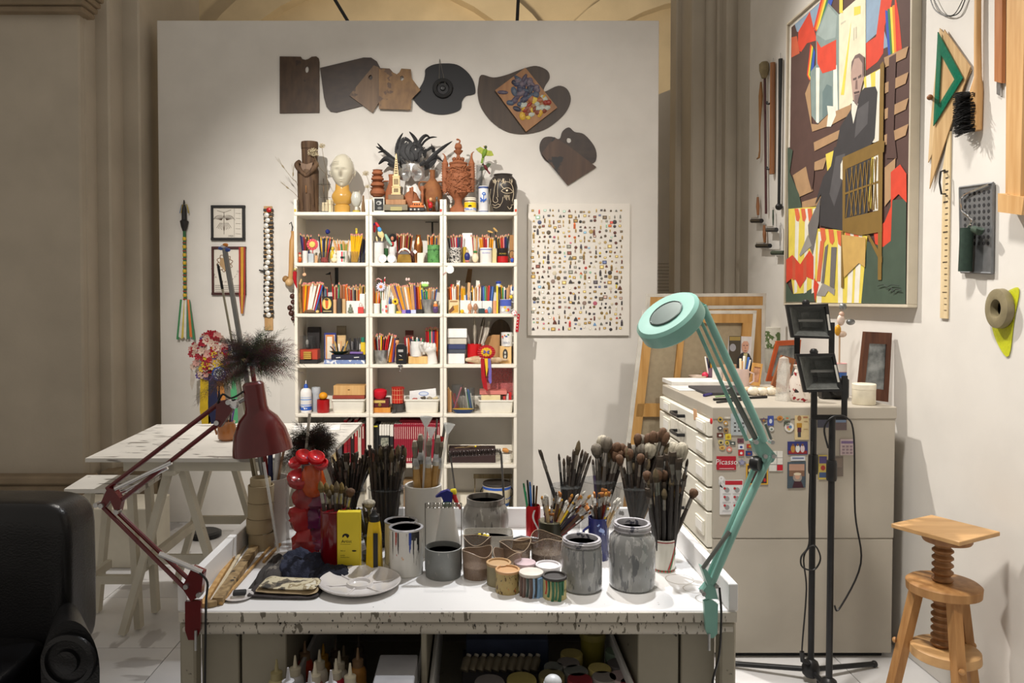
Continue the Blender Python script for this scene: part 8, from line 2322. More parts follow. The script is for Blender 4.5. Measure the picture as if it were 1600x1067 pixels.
shapes+=[(RED,zb([(20,720),(60,690),(110,750),(170,660),(195,700),(195,850),(150,830),(108,905),(70,830),(20,870)])),((196,84,56),zb([(60,700),(80,710),(78,850),(60,850)])),((196,84,56),zb([(130,730),(150,700),(150,840),(130,870)])),(RED,zb([(200,840),(230,880),(205,990),(195,900)])),((214,110,70),zb([(240,600),(265,600),(240,860),(215,860)])),((110,106,104),zb([(160,500),(240,320),(230,480),(190,690),(170,640)])),((110,106,104),zb([(270,640),(290,620),(262,880),(245,870)])),((110,106,104),zb([(310,640),(345,640),(330,910),(300,890)])),((150,146,140),zb([(105,690),(160,560),(185,630),(110,700)])),((150,146,140),zb([(215,950),(255,870),(335,910),(330,950),(290,920),(270,955)])),(YLW,za([(560,540),(680,475),(680,975),(630,990)])),(WHT,za([(580,530),(610,514),(640,990),(600,990)])),(WHT,za([(645,500),(680,478),(672,975),(640,990)])),(YLW,zb([(275,45),(330,20),(300,160),(285,150)])),(YLW,zb([(550,70),(585,55),(565,400),(540,300)])),(WHT,zb([(585,55),(620,42),(612,405),(580,410)])),(BLK,za([(475,760),(490,690),(570,610),(645,600),(660,640),(640,960),(560,1100),(355,1100),(400,880)])),(BLK,zb([(330,0),(500,-20),(570,60),(545,420),(400,470),(385,535),(235,500),(245,300),(205,370),(260,190),(310,120)])),((84,82,84),zb([(340,60),(400,40),(385,200),(330,380),(300,300)])),((84,82,84),za([(520,760),(600,700),(590,860),(500,960)])),(WHT,za([(482,700),(525,720),(492,860),(478,780)])),(WHT,zb([(372,110),(384,80),(384,210),(370,200)])),((176,148,136),za([(475,540),(478,450),(500,400),(540,380),(566,420),(566,540),(540,640),(515,735),(490,690)])),((110,92,88),za([(475,500),(480,430),(505,385),(535,370),(566,395),(568,520),(555,540),(555,440),(530,400),(500,410),(485,460)])),((92,76,74),za([(490,545),(515,535),(515,552),(490,560)])),((92,76,74),za([(525,530),(548,515),(548,535),(525,548)])),((120,96,90),za([(508,560),(520,555),(522,620),(505,620)])),((80,62,60),za([(495,640),(535,630),(535,645),(500,655)])),((120,102,98),za([(500,660),(535,650),(520,735),(500,715)])),(OCR,za([(680,450),(700,425),(708,450),(700,1000),(670,1000)])),(OCR,zb([(385,65),(620,-40),(655,-40),(652,30),(385,150)])),(OCR,zb([(385,140),(405,135),(400,470),(385,470)])),(OCR,zb([(615,30),(645,20),(635,850),(612,850)])),(OCR,zb([(385,460),(640,400),(640,540),(500,565),(385,540)])),(OCR,zb([(390,295),(615,215),(615,228),(390,308)])),(OCR,zb([(376,540),(392,540),(392,900),(376,900)])),(OCR,zb([(540,560),(560,565),(640,700),(640,740),(620,720)])),((196,160,90),zb([(380,560),(535,580),(530,770),(490,742),(395,835)]))]
for k in range(7):
 shapes.append((OCR,zb([(410+30*k,140-11*k),(415+30*k,138-11*k),(452+26*k,440-8*k),(446+26*k,442-8*k)])))
 shapes.append((OCR,zb([(446+26*k,128-11*k),(452+26*k,126-11*k),(410+30*k,450-8*k),(404+30*k,452-8*k)])))
ymin,ymax,zmin,zmax=yB_+.001,yA-.001,zA+.001,zB-.001
pm_=MB()
for k,(cl_,pts)in enumerate(shapes):
 xx=XR-.0304-.00008*k
 q=[PX(x,y,XR-.0304)for x,y in pts]
 pm_.poly([V((xx,min(ymax,max(ymin,v.y)),min(zmax,max(zmin,v.z))))for v in q],cl_)
sg=spl([PX(1225+x/4.102,230+y/4.102,XR-.042)for x,y in((600,890),(640,880),(660,895),(690,882),(735,888))],4)
pm_.tu(sg,.0016,4,(36,44,38))
pm_.tu(spl([PX(1225+x/4.102,230+y/4.102,XR-.042)for x,y in((670,920),(690,905),(700,925),(720,910),(750,918))],4),.0022,4,(30,36,32))
pm_.bd('painted_image',VCM,t)
TOOLW=wood((120,74,40),(146,96,56),4,.5)
for nm,lb,cat,pts,rad,mt in(('bamboo_cane','thin bamboo cane with a hooked foot, farthest left of the hung tools','cane',[(1189,128),(1188.6,150),(1187,200),(1187,235),(1186,246),(1183,248)],[.006,.014,.005,.005,.007,.005],pm((150,104,56),.5)),('ball_headed_cane','slim black cane ending in a black ball','cane',[(1219.5,92),(1218.5,200),(1217,322)],[.013,.009,.009],BLACKM)):
 t=tg(nm,lb,cat,W_(*pts[-1],.02))
 MB().tu([W_(x,y,.02)for x,y in pts],rad,10).bd('shaft',mt,t)
 if nm[0]=='b' and nm[2]=='l':
  MB().bl(W_(1217,323,.024),.022,16).bd('ball',BLACKM,t)
 MB().tu([W_(pts[0][0],pts[0][1],.016),W_(pts[0][0],pts[0][1]-9,.006)],.002,6).bd('hanging_loop',STEEL,t)
t=tg('mahl_stick','dark red mahl stick with a khaki cloth pad on top','stick',W_(1197,334,.02))
MB().tu([W_(1195,118,.02),W_(1197,334,.02)],.008,10).bd('shaft',pm((74,34,36),.4),t)
m=MB().tu([W_(1194,122,.03),W_(1194,116,.03),W_(1194,110,.03),W_(1194,100,.03),W_(1194,97,.03)],[.016,.024,.03,.03,.02],14)
m.v=[tuple(V(v)+V((-.004,.004,0))*mn.noise(V(v)*70))for v in m.v]
m.bd('cloth_pad',pm((130,116,86),.9,0,.15,30),t)
t=tg('wooden_bar_clamp','brown wooden bar with two wing nuts, between the mahl stick and the black cane','bar',W_(1208,272,.02))
MB().tu([W_(1207.5,98,.02),W_(1206,272,.02)],.017,8).bd('bar',TOOLW,t)
for y_ in(162,264):
 MB().tu([W_(1202.5,y_,.034),W_(1199,y_,.044),W_(1198,y_-3,.046)],.007,8).bd('wing_nut',BLACKM,t)
MB().tu([W_(1207.5,98,.016),W_(1208,91,.008)],.003,6).bd('hanging_loop',STEEL,t)
for k,(hx0,hy0,hx1,hy1,r0,r1,ry,hm,rm_,lb)in enumerate(((1184,308,1184.5,336,1174,1190,345,TOOLW,BLACKP,'ink roller with a brown wooden handle, highest of the four rollers'),(1194,352,1195,380,1182,1203,384,TOOLW,BLACKP,'ink roller with a thick wooden handle hung lower left'),(1208,328,1208,352,1198,1213,359,pm((70,80,66),.4),pm((60,60,60),.4),'small roller with a slim grey-green handle'),(1219.5,352,1219,384,1206,1226,395,STEEL,pm((50,62,50),.5),'wire-handled roller with a dark green sleeve'))):
 t=tg('ink_roller',lb,'roller',W_(hx1,ry+4,.03),'hung ink rollers')
 MB().tu([W_(hx0,hy0,.02),W_((hx0+hx1)/2,(hy0+hy1)/2,.022),W_(hx1,hy1,.022)],[.007,.012,.008]if k<2 else[.005,.006,.004],10).bd('handle',hm,t)
 MB().tu([W_(hx1,hy1,.022),W_(hx1,ry-5,.03),W_(r0,ry-5,.03),W_(r0,ry,.03)],.003,6).bd('fork',STEEL,t)
 MB().tu([W_(r0+1,ry,.034),W_(r1,ry,.034)],.0145,14).bd('roller',rm_,t)
 MB().tu([W_(hx0,hy0,.016),W_(hx0,hy0-4,.004)],.002,6).bd('hanging_loop',STEEL,t)
def wslab(pts,d,th):
 return MB().sl([W_(x,y,d+th)for x,y in pts],(th,0,0))
for lb,pts,d,mt in(('pale wooden set square behind the green one',[(1468,44),(1517,110),(1450,254),(1453,200)],.004,wood((190,160,116),(206,178,136))),('long thin wooden set square lowest in the bundle',[(1475,46),(1516,104),(1452,295),(1458,220)],.010,wood((176,142,96),(196,164,118)))):
 so('wooden_set_square',wslab(pts,d,.004),mt,lb,'set square')
t=tg('green_set_square','translucent green triangle set square with a triangular opening','set square',W_(1468,195,.02))
GA=thin_glass((20,110,84),.75,.12,'green_acrylic')
o3,i3=[(1465,50),(1504,122),(1458,197)],[(1470,85),(1491,124),(1466,165)]
for k in range(3):
 wslab([o3[k],o3[(k+1)%3],i3[(k+1)%3],i3[k]],.018,.004).bd('side_strip',GA,t)
so('brown_peg',MB().tu([W_(1454,152,.0),W_(1453,152,.05)],.008,10).bl(W_(1453,152,.05),.012,10),TOOLW,'little brown wooden peg at the left of the green triangle','peg')
t=tg('bench_brush','black-bristled dusting brush with a long pale wooden handle','brush',W_(1525,210,.03))
LW=wood((190,146,92),(206,166,114))
MB().tu([W_(1528,-20,.02),W_(1527.5,60,.02),W_(1528,120,.02),W_(1526,140,.02),W_(1525,204,.02)],[.011,.012,.013,.022,.02],12).bd('handle',LW,t)
m=MB()
for k in range(420):
 y_=ru(143,205)
 p0=W_(1522+ru(-3,2),y_,.02+ru(-.015,.02))
 p1=W_(1491+ru(-3,5),y_+ru(0,14),.06+ru(-.03,.035))
 m.tu([p0,p0.lerp(p1,.6)+V((0,0,.004)),p1],[.0022,.0018,.001],3,caps=False)
m.bd('bristles',pm((16,16,17),.7),t)
t=tg('wooden_t_square','reddish wooden straightedge with a metal end, cut off by the top of the view','straightedge',W_(1559,148,.01))
wslab([(1554,-20),(1566,-20),(1565,130),(1553.5,127)],.004,.014).bd('blade',wood((156,98,54),(176,118,72)),t)
wslab([(1557,128),(1563,130),(1563,150),(1557,147)],.004,.006).bd('metal_end',STEEL,t)
t=tg('thick_wooden_rail','thick pale wooden rail with a stepped foot at the right edge','rail',W_(1585,335,.03))
wslab([(1573,-20),(1602,-20),(1594,308),(1571,302)],.004,.05).bd('rail',LW,t)
wslab([(1559,302),(1600,308),(1596,336),(1559,331)],.004,.06).bd('foot_block',LW,t)
t=tg('long_ruler','long pale wooden ruler with black divisions and a black drawer-pull handle','ruler',W_(1474,498,.01))
wslab([(1482,205),(1485,205),(1480,498),(1468.5,497),(1473,262)],.002,.006).bd('blade',wood((206,184,142),(218,198,160)),t)
m=MB()
for k in range(24):
 y_=268+9.4*k
 xe=1483-(y_-205)*.012
 m.box(W_(xe-(5 if k%5 else 8),y_,.0096),W_(xe-.6,y_+.7,.0082))
m.bd('division_marks',pm((60,52,44),.6),t)
MB().tu([W_(1476,266,.01),W_(1470,268,.035),W_(1468,285,.04),W_(1471,303,.035),W_(1477,303,.01)],.004,8).bd('handle',BLACKM,t)
t=tg('wire_loop','loop of thin dark wire hanging at the top of the white wall','wire',W_(1480,26,.01))
MB().tu(spl([W_(1452,-8,.01),W_(1460,14,.012),W_(1478,25,.014),W_(1498,20,.012),W_(1510,-6,.01)],6),.0022,6).bd('strand',BLACKM,t)
MB().tu(spl([W_(1456,-8,.014),W_(1470,18,.016),W_(1490,23,.016),W_(1506,-4,.014)],6),.0018,6).bd('strand',BLACKM,t)
# perforated tray with roller
t=tg('perforated_tray','grey perforated metal paint tray hung on the white wall','tray',W_(1525,428,.01))
ZN=pm((126,128,130),.4,.6,.12,20)
PU=lambda u,v:(1500+(1552-1500)*u+2*v*(1-u)-2*v*u,(293+(286-293)*u)+v*(132+9*u))
wslab([PU(0,0),PU(1,0),PU(1,1),PU(0,1)],.004,.008).bd('plate',ZN,t)
for i in range(6):
 for j in range(9):
  q=W_(*PU(.14+.145*i,.09+.072*j),.0125)
  MB().la([(.0075,0),(.0072,.0006),(0,.0007)],q,10,ax=(-1,0,0)).bd('hole',pm((40,40,42),.8),t)
for p,q in((PU(0,0),PU(1,0)),(PU(1,0),PU(1,1)),(PU(1,1),PU(0,1)),(PU(0,1),PU(0,0))):
 MB().tu([W_(*p,.012),W_(*q,.012)],.005,6).bd('rolled_edge',ZN,t)
t=tg('paint_roller','dark green paint roller with a bent wire handle hung on the perforated tray','roller',W_(1512,420,.03))
MB().tu([W_(1508,424,.04),W_(1511,356,.04)],.024,16).bd('sleeve',pm((36,54,44),.8,0,.15,50),t)
MB().tu([W_(1522,358,.04),W_(1530,362,.05),W_(1532,357,.05)],.014,10).bd('grip',pm((44,62,50),.5),t)
MB().tu(spl([W_(1512,356,.04),W_(1518,344,.04),W_(1504,330,.03),W_(1501,312,.025),W_(1512,302,.02),W_(1545,288,.02)],5),.004,8).bd('wire',CHROME,t)
t=tg('tape_roll','worn grey tape roll with a yellow-green plastic sheet, hung right of the stool','tape',W_(1570,550,.01))
wslab([(v.x,v.y)for v in spl([V((1584,450,0)),V((1592,456,0)),V((1584,500,0)),V((1576,556,0)),V((1560,540,0)),V((1549,505,0)),V((1556,470,0))],4,True)],.003,.002).bd('yellow_sheet',thin_glass((206,210,40),.7,.3),t)
q=W_(1568,482,.006)
m=MB().la([(.032,0),(.07,0),(.074,.006),(.072,.028),(.05,.034),(.034,.03),(.03,.004)],q,32,ax=(-1,0,0),sx=.85)
m.bd('roll',pm((130,120,92),.5,0,.15,20),t)
MB().la([(.03,.004),(0,.004)],q,24,ax=(-1,0,0)).bd('core',pm((170,158,100),.6),t)
# === leaning canvases behind the plan chest
PINE=wood((178,132,70),(198,154,92),4,.55)
LINEN=pm((160,146,120),.85,0,.06,40,.1,name='raw_linen',bscale=400)
def stretched(corners,lb,bars=(),mat2=LINEN):
 tl_,tr_,br_,bl_=corners
 nrm=V((0,1,0))
 t=tg('leaning_canvas',lb,'canvas',(bl_+br_)/2)
 e=lambda u,v:tl_.lerp(tr_,u).lerp(bl_.lerp(br_,u),v)
 MB().sl([e(0,0),e(1,0),e(1,1),e(0,1)],nrm*.004).bd('linen',mat2,t)
 W0,H0=(tr_-tl_).length,(bl_-tl_).length
 a,b=.055/W0,.055/H0
 k,m_=.02/W0,.02/H0
 for(u0,v0,u1,v1)in[(k,m_,1-k,m_+b),(k,1-m_-b,1-k,1-m_),(k,m_+b,k+a,1-m_-b),(1-k-a,m_+b,1-k,1-m_-b)]+list(bars):
  MB().sl([e(u0,v0)-nrm*.024,e(u1,v0)-nrm*.024,e(u1,v1)-nrm*.024,e(u0,v1)-nrm*.024],nrm*.022).bd('stretcher_bar',PINE,t)
 for(u0,v0,u1,v1)in((0,0,1,m_),(0,m_,k,1),(1-k,m_,1,1)):
  MB().sl([e(u0,v0)-nrm*.026,e(u1,v0)-nrm*.026,e(u1,v1)-nrm*.026,e(u0,v1)-nrm*.026],nrm*.028).bd('white_edge',pm((206,202,192),.7),t)
def floor_at(px,Y):
 q=P(px,700,Y)
 return V((q.x,Y,.002))
stretched((P(1003,485,4.62),P(1180,485,4.62),floor_at(1150,4.50),floor_at(955,4.50)),'large canvas seen from the back, front of the leaning stack',((.34,.05,.39,.95),(.05,.36,.95,.41)))
stretched((P(1010,459,4.80),P(1195,458,4.80),floor_at(1185,4.72),floor_at(985,4.72)),'taller canvas seen from the back, behind the large front one')
stretched((P(1030,478,4.70),P(1193,477,4.70),floor_at(1190,4.61),floor_at(1010,4.61)),'canvas squeezed between the front and the tallest one',(),pm((150,140,120),.85))
# === balanced-arm lamps
def tubes(par,name,mat,items,Y,n=8):
 for x0,y0,x1,y1,rr,dy in items:
  MB().tu([P(x0,y0,Y+dy),P(x1,y1,Y+dy)],rr,n).bd(name,mat,par)
REDL=pm((92,14,18),.22,0,.12,12,coat=.4,name='red_lamp_enamel')
Y=TY0-.002
t=tg('red_desk_lamp','dark red balanced-arm desk lamp clamped to the left table corner','lamp',P(304,955,Y))
tubes(t,'arm_bar',REDL,((159,790,289,919,.0065,-.012),(184,800,299,909,.0065,-.004),(167,764,340,632,.0065,-.004),(190,781,342,661,.0065,-.012)),Y)
tubes(t,'spring',CHROME,((180,764,268,722,.006,-.02),(190,770,262,731,.0045,.01),(249,865,316,894,.0075,-.02)),Y,10)
for pts in(((150,790),(158,784),(168,762),(176,764),(190,782),(186,800),(178,796),(172,782),(162,796)),((338,628),(356,624),(364,630),(362,642),(344,668),(336,664)),((284,918),(300,886),(318,894),(314,930),(298,940))):
 MB().sl([P(x,y,Y-.02)for x,y in pts],(0,.024,0)).bd('joint_plate',REDL,t)
for x_,y_ in((152,788),(160,789),(184,799),(340,660),(358,628),(292,915),(312,928)):
 MB().la([(.007,-.012),(.007,.012)],P(x_,y_,Y-.018),10,ax=(0,-1,0)).bd('bolt',STEEL,t)
MB().sl([P(x,y,Y-.018)for x,y in((289,940),(314,938),(313,985),(306,1000),(294,1000),(289,985))],(0,.012,0)).bd('clamp',REDL,t)
MB().tu([P(306,985,Y-.026),P(306,1016,Y-.026)],.004,8).bd('clamp_screw',STEEL,t)
MB().tu([P(362,634,Y-.01),P(383,622,Y-.01)],.007,8).bd('neck',CHROME,t)
MB().la([(.012,0),(.014,.012),(.008,.016)],P(368,630,Y-.016),12,ax=(0,-1,0)).bd('wing_screw',CHROME,t)
a,b=P(395,597,Y-.012),P(411,706,Y-.012)
d=b-a
L=d.length
k=Y/F
shade=MB().la([(13*k,0),(16.5*k,.006),(17*k,L*.36),(19*k,L*.42),(30*k,L*.52),(40*k,L*.7),(45*k,L*.9),(46*k,L),(45*k,L),(43*k,L*.9),(37*k,L*.7),(27*k,L*.54),(15*k,L*.42),(0,L*.4)],a,36,ax=d)
sh=shade.bd('shade',REDL,t)
MB().bl(b-d*.3,.026,14).bd('bulb',pm((220,214,200),.2),sh)
MB().tu(spl([P(383,610,Y-.03),P(362,622,Y-.034),P(348,616,Y-.03),P(340,630,Y-.024)],5),.003,6).bd('cable',BLACKP,t)
MB().tu(spl([P(312,895,Y-.026),P(324,910,Y-.03),P(322,940,Y-.034),P(321,1000,Y-.036),P(320,1080,Y-.036)],5),.0032,6).bd('power_cable',BLACKP,t)
TEAL=pm((132,182,170),.35,0,.08,10,coat=.2,name='mint_enamel')
t=tg('mint_magnifier_lamp','mint green magnifier lamp clamped to the right table corner','lamp',P(1112,960,Y))
MB().tu([P(1112,912,Y-.014),P(1158,805,Y-.014),P(1203,712,Y-.014)],[.010,.011,.010],10).bd('arm_bar',TEAL,t)
tubes(t,'arm_bar',TEAL,((1104,906,1186,712,.0075,.012),(1167,688,1083,498,.0055,.012),(1180,686,1092,494,.0045,.0)),Y)
MB().tu(spl([P(1194,690,Y-.016),P(1180,655,Y-.016),P(1140,570,Y-.016),P(1098,478,Y-.016)],4),.0105,10).bd('arm_bar',TEAL,t)
tubes(t,'spring',pm((120,124,120),.4,.7),((1185,694,1140,606,.008,-.004),(1098,888,1140,830,.006,-.02),(1205,686,1196,662,.004,-.01)),Y,10)
for pts in(((1176,690),(1190,684),(1214,712),(1208,722),(1196,726),(1182,708)),((1076,474),(1090,468),(1106,478),(1100,496),(1082,500)),((1096,886),(1104,890),(1116,910),(1122,936),(1104,936),(1096,926),(1106,914))):
 MB().sl([P(x,y,Y-.02)for x,y in pts],(0,.03,0)).bd('joint_plate',TEAL,t)
for x_,y_ in((1207,712),(1194,712),(1180,690),(1205,690),(1098,926),(1118,914),(1090,478)):
 MB().la([(.006,-.012),(.006,.012)],P(x_,y_,Y-.02),10,ax=(0,-1,0)).bd('bolt',STEEL,t)
MB().la([(.018,-.012),(.022,0),(.018,.012)],P(1181,724,Y-.02),12,ax=(1,-1,0)).bd('tension_knob',BLACKP,t)
MB().sl([P(x,y,Y-.02)for x,y in((1100,940),(1110,936),(1122,944),(1121,990),(1115,997),(1108,997),(1103,985))],(0,.014,0)).bd('clamp',TEAL,t)
MB().tu([P(1108,990,Y-.026),P(1108,1016,Y-.026)],.004,8).bd('clamp_screw',STEEL,t)
n0=V((-si(R(38)),0,co(R(38))))*co(R(20))+V((0,-1,0))*si(R(20))
c=P(1041,490,Y-.03)
rr=53*Y/F
hd=MB().la([(rr*.5,0),(rr*.9,.002),(rr,-.006),(rr*1.0,-.042),(rr*.94,-.048),(rr*.52,-.046),(rr*.5,0)],c,44,ax=n0).bd('ring_head',TEAL,t)
MB().la([(rr*.5,-.012),(rr*.3,-.008),(0,-.006)],c,32,ax=n0).bd('lens',thin_glass((120,126,122),.55,.06),hd)
MB().la([(rr*.53,.003),(rr*.5,.005),(rr*.48,.002),(rr*.48,-.01)],c,36,ax=n0).bd('lens_rim',pm((90,104,100),.3,.3),hd)
MB().tu([P(1078,480,Y-.02),P(1070,492,Y-.02),P(1086,490,Y-.02)],.008,8).bd('head_joint',BLACKM,t)
MB().tu(spl([P(1096,480,Y-.034),P(1086,474,Y-.04),P(1072,482,Y-.04),P(1068,492,Y-.03)],5),.003,6).bd('cable',BLACKP,t)
MB().tu(spl([P(1124,918,Y-.03),P(1127,960,Y-.034),P(1124,1020,Y-.034),P(1114,1062,Y-.034),P(1112,1090,Y-.034)],5),.0032,6).bd('power_cable',BLACKP,t)
# === floodlights on stands before the plan chest
RFL=pm((128,130,126),.4,.3,.2,40,.3,name='floodlight_reflector',bscale=160)
for k,(fr,back,px,py,Yf,arms,cross,lb)in enumerate(((((1228.3,476),(1294,474.6),(1301.4,529.7),(1236.9,527.5)),(.05,.1,.006),1272,0,3.14,(1246,1300),557,'upper black floodlight on the left stand before the plan chest'),(((1243.6,553.3),(1304.3,552.2),(1316.7,611.8),(1257,613)),(.07,.1,.012),1301,0,2.98,(1273,1320),652,'lower black floodlight on the right stand before the plan chest'))):
 q=[P(x,y,Yf)for x,y in fr]
 off=V(back)
 ctr=sum(q,V())/4
 Yp=Yf+.05
 t=tg('floodlight_stand',lb,'floodlight',(P(px,600,Yp).x,Yp,0),'two floodlights on stands')
 inn=[ctr.lerp(v,.86)for v in q]
 for j in range(4):
  MB().sl([q[j],q[(j+1)%4],inn[(j+1)%4],inn[j]],(0,.014,0)).bd('front_frame',BLACKM,t)
 bk=[ctr.lerp(v,.45)+off*.8 for v in q]
 m=MB()
 for j in range(4):
  m.add([inn[j],inn[(j+1)%4],bk[(j+1)%4],bk[j]],[(0,1,2,3)])
 m.add(bk,[(0,1,2,3)])
 m.bd('reflector',RFL,t)
 MB().tu([ctr.lerp(q[0].lerp(q[3],.5),.6)+off*.35,ctr.lerp(q[1].lerp(q[2],.5),.6)+off*.35],.006,8).bd('halogen_tube',pm((170,170,166),.2),t)
 MB().poly([v+V((0,.004,0))for v in inn]).bd('glass_front',thin_glass((150,156,154),.22,.08),t)
 m=MB()
 o1,o2=[v+V((0,.014,0))for v in q],[ctr.lerp(v,.62)+off for v in q]
 for j in range(4):
  m.add([o1[j],o1[(j+1)%4],o2[(j+1)%4],o2[j]],[(3,2,1,0)])
 m.add(o2,[(3,2,1,0)])
 m.bd('housing',BLACKM,t)
 MB().sl([q[1].lerp(q[2],.3)+V((-.012,-.001,0)),q[1].lerp(q[2],.3)+V((-.004,-.001,0)),q[1].lerp(q[2],.75)+V((-.004,-.001,0)),q[1].lerp(q[2],.75)+V((-.012,-.001,0))],(0,.002,0)).bd('warning_label',pm((196,194,186),.5),t)
 MB().la([(.014,0),(.016,.01),(.01,.02),(0,.022)],q[0].lerp(q[1],.52)+V((0,.02,-.002)),12).bd('top_knob',BLACKP,t)
 y0=max(v[1]for v in fr)
 for ax_ in arms:
  MB().box(P(ax_-4,y0-26,Yp),P(ax_+4,cross,Yp)+V((0,.006,0)),b=.001).bd('bracket_arm',BLACKM,t)
 MB().box(P(arms[0]-4,cross-4,Yp),P(arms[1]+4,cross+4,Yp)+V((0,.008,0)),b=.002).bd('bracket_base',BLACKM,t)
 x_=P(px,600,Yp).x
 MB().la([(.0125,.03),(.0125,P(0,cross,Yp).z)],(x_,Yp,0),14).bd('pole',BLACKM,t)
 zj=P(0,725+10*k,Yp).z
 MB().la([(.018,zj-.04),(.02,zj-.03),(.02,zj+.03),(.018,zj+.04)],(x_,Yp,0),14).bd('clamp_collar',BLACKP,t)
 MB().la([(.022,.02),(.034,.032),(.036,.06),(.028,.085),(.014,.095)],(x_,Yp,0),18).bd('hub',BLACKP,t)
 for dx,dy in(((-.33,.13),(.33,.12),(.03,-.35))if k==0 else((-.2,-.3),(.26,-.26),(.02,.12))):
  lg=MB().tu([(x_,Yp,.05),(x_+dx,Yp+dy,.016)],.011,10).bd('leg',BLACKM,t)
  MB().bl((x_+dx,Yp+dy,.0155),.015,10).bd('rubber_foot',BLACKP,lg)
Yp=3.02
so('looping_cable',MB().tu(spl([P(1294,700,Yp),P(1288,670,Yp-.01),P(1300,652,Yp-.02),P(1322,652,Yp-.02),P(1334,680,Yp),P(1336,800,Yp+.03),P(1345,880,Yp+.02),P(1312,950,Yp),P(1304,946,Yp)],6),.0038,6),BLACKP,'black cable looping out to the right of the two stands','cable')
so('hanging_cable',MB().tu(spl([P(1268,690,3.16),P(1264,800,3.15),P(1264,850,3.15),P(1252,870,3.14),P(1254,886,3.13),P(1272,890,3.13),P(1282,872,3.13),P(1272,852,3.14),P(1256,870,3.15),P(1260,920,3.15),P(1254,1000,3.15),P(1253,1020,3.16)],6),.0036,6).tu([P(1253,1018,3.16),P(1254,1032,3.16),P(1264,1036,3.17)],.010,8),BLACKP,'knotted black cable with a plug hanging down the left stand','cable')
# === on the plan chest
def T_(x,y):
 return PZ(x,y,CHZ)
def chcyl(xl,xr,yb,yt):
 return cyl(xl,xr,yb,yt,CHZ)
def simple_cup(xl,xr,yb,yt,name,label,cl_,cat='cup',handle=0,taper=1.0):
 c,r,h=chcyl(xl,xr,yb,yt)
 t=tg(name,label,cat,c)
 mt=pm(cl_,.3,0,.05,16,coat=.2)
 MB().la([(r*.93*taper,.0006),(r*taper,.004),(r,h),(r-.003,h),(r*taper-.003,.006),(0,.006)],c,26).bd('wall',mt,t)
 if handle:
  MB().tu([c+V((handle*r*.9,-.006,h*.85)),c+V((handle*r*1.6,-.01,h*.75)),c+V((handle*r*1.6,-.01,h*.35)),c+V((handle*r*.9,-.006,h*.2))],.005,8).bd('handle',mt,t)
 return c,r,h,t
for k,(x0,y0,x1,y1,z0,cl_,lb)in enumerate(((1050,603,1140,597,.001,(222,220,214),'wide white paper stack at the far left of the plan chest'),(1062,611,1120,604,.0005,(206,204,200),'thin sheet lying before the paper stack'),(1104,618,1150,607,.0005,(60,58,60),'dark booklet in the middle of the chest top'))):
 a,b=T_(x0,y0),T_(x1,y1)
 so('paper_stack' if k==0 else('loose_sheet' if k==1 else 'dark_booklet'),MB().box((a.x,min(a.y,b.y),CHZ+z0),(b.x,max(a.y,b.y)+.02,CHZ+z0+(.022,.003,.014)[k]),b=.001),pm(cl_,.7),lb,'papers')
simple_cup(1076,1104,597,588,'shallow_bowl','shallow pale bowl at the far left of the chest',(196,180,164),'bowl',0,.8)
so('pink_ball',MB().bl(chcyl(1076,1104,597,588)[0]+V((.04,-.01,.036)),.019,14),pm((206,50,80),.5),'pink ball resting in the shallow bowl','ball')
c,r,h,t=simple_cup(1106,1113,596,575,'patterned_pen_cup','narrow patterned cup of pens left of the white mug',(120,90,110))
for tx,ty,cn in((1102,557,'white'),(1104,559,'navy'),(1108,553,'black'),(1111,556,'amber')):
 pc(cn,'pen',c+V(((tx-1108)*.0008,0,.008)),P(tx,ty,c.y),'in the narrow patterned cup on the plan chest','pens on the plan chest',1.2)
simple_cup(1113,1129,600,575,'white_mug','plain white mug on the plan chest',(226,220,214),'mug',1)
c,r,h,t=simple_cup(1149,1170,607,577,'pink_mug','pale pink mug of brushes in front of the portrait card',(222,196,186),'mug',1)
for tx,ty,cn in((1157,560,'cream'),(1163,556,'white'),(1170,558,'blue'),(1172,562,'white'),(1160,564,'tan')):
 pc(cn,'pen',c+V(((tx-1162)*.001,0,.008)),P(tx,ty,c.y+.01),'in the pale pink mug on the plan chest','pens in the pink mug',1.4)
c,r,h,t=simple_cup(1130,1150,603,570,'cream_jar','cream jar with a rust red stick behind the lamp arm',(196,160,130),'jar')
# portrait card
Yc=T_(1158,598).y
t=tg('portrait_card','photo card of a white-haired man in a dark jacket, standing on the chest','card',P(1157,590,Yc))
MB().sl([P(1139,525,Yc),P(1175,526,Yc),V((P(1175,0,Yc).x,Yc,CHZ+.001)),V((P(1139,0,Yc).x,Yc,CHZ+.001))],(0,.003,0)).bd('card',pm((206,200,200),.5),t)
fp(t,(((70,62,50),[(1139,525),(1158,525),(1156,590),(1139,590)],Yc),((150,128,70),[(1140,526),(1157,526),(1157,532),(1140,532)],Yc),((150,150,156),ell(1145,543,5,6),Yc),((40,40,44),[(1152,560),(1159,551),(1170,552),(1175,562),(1175,590),(1150,590)],Yc),((186,176,130),[(1162,552),(1168,552),(1165,575),(1161,575)],Yc),((196,150,128),ell(1164.5,541,5.6,10.5),Yc),((206,202,198),[(1158.5,538),(1159,530),(1164,526),(1169,528),(1171,538),(1168,533),(1162,533)],Yc),((90,64,56),[(1161,539),(1163.6,539),(1163.6,540.2),(1161,540.2)],Yc),((90,64,56),[(1166,539),(1168.6,539),(1168.6,540.2),(1166,540.2)],Yc),((166,116,98),[(1164,540),(1165.6,545),(1163.6,545)],Yc),((140,80,74),[(1162.4,547.6),(1167,547.6),(1166.4,548.8),(1163,548.8)],Yc)),-.004)
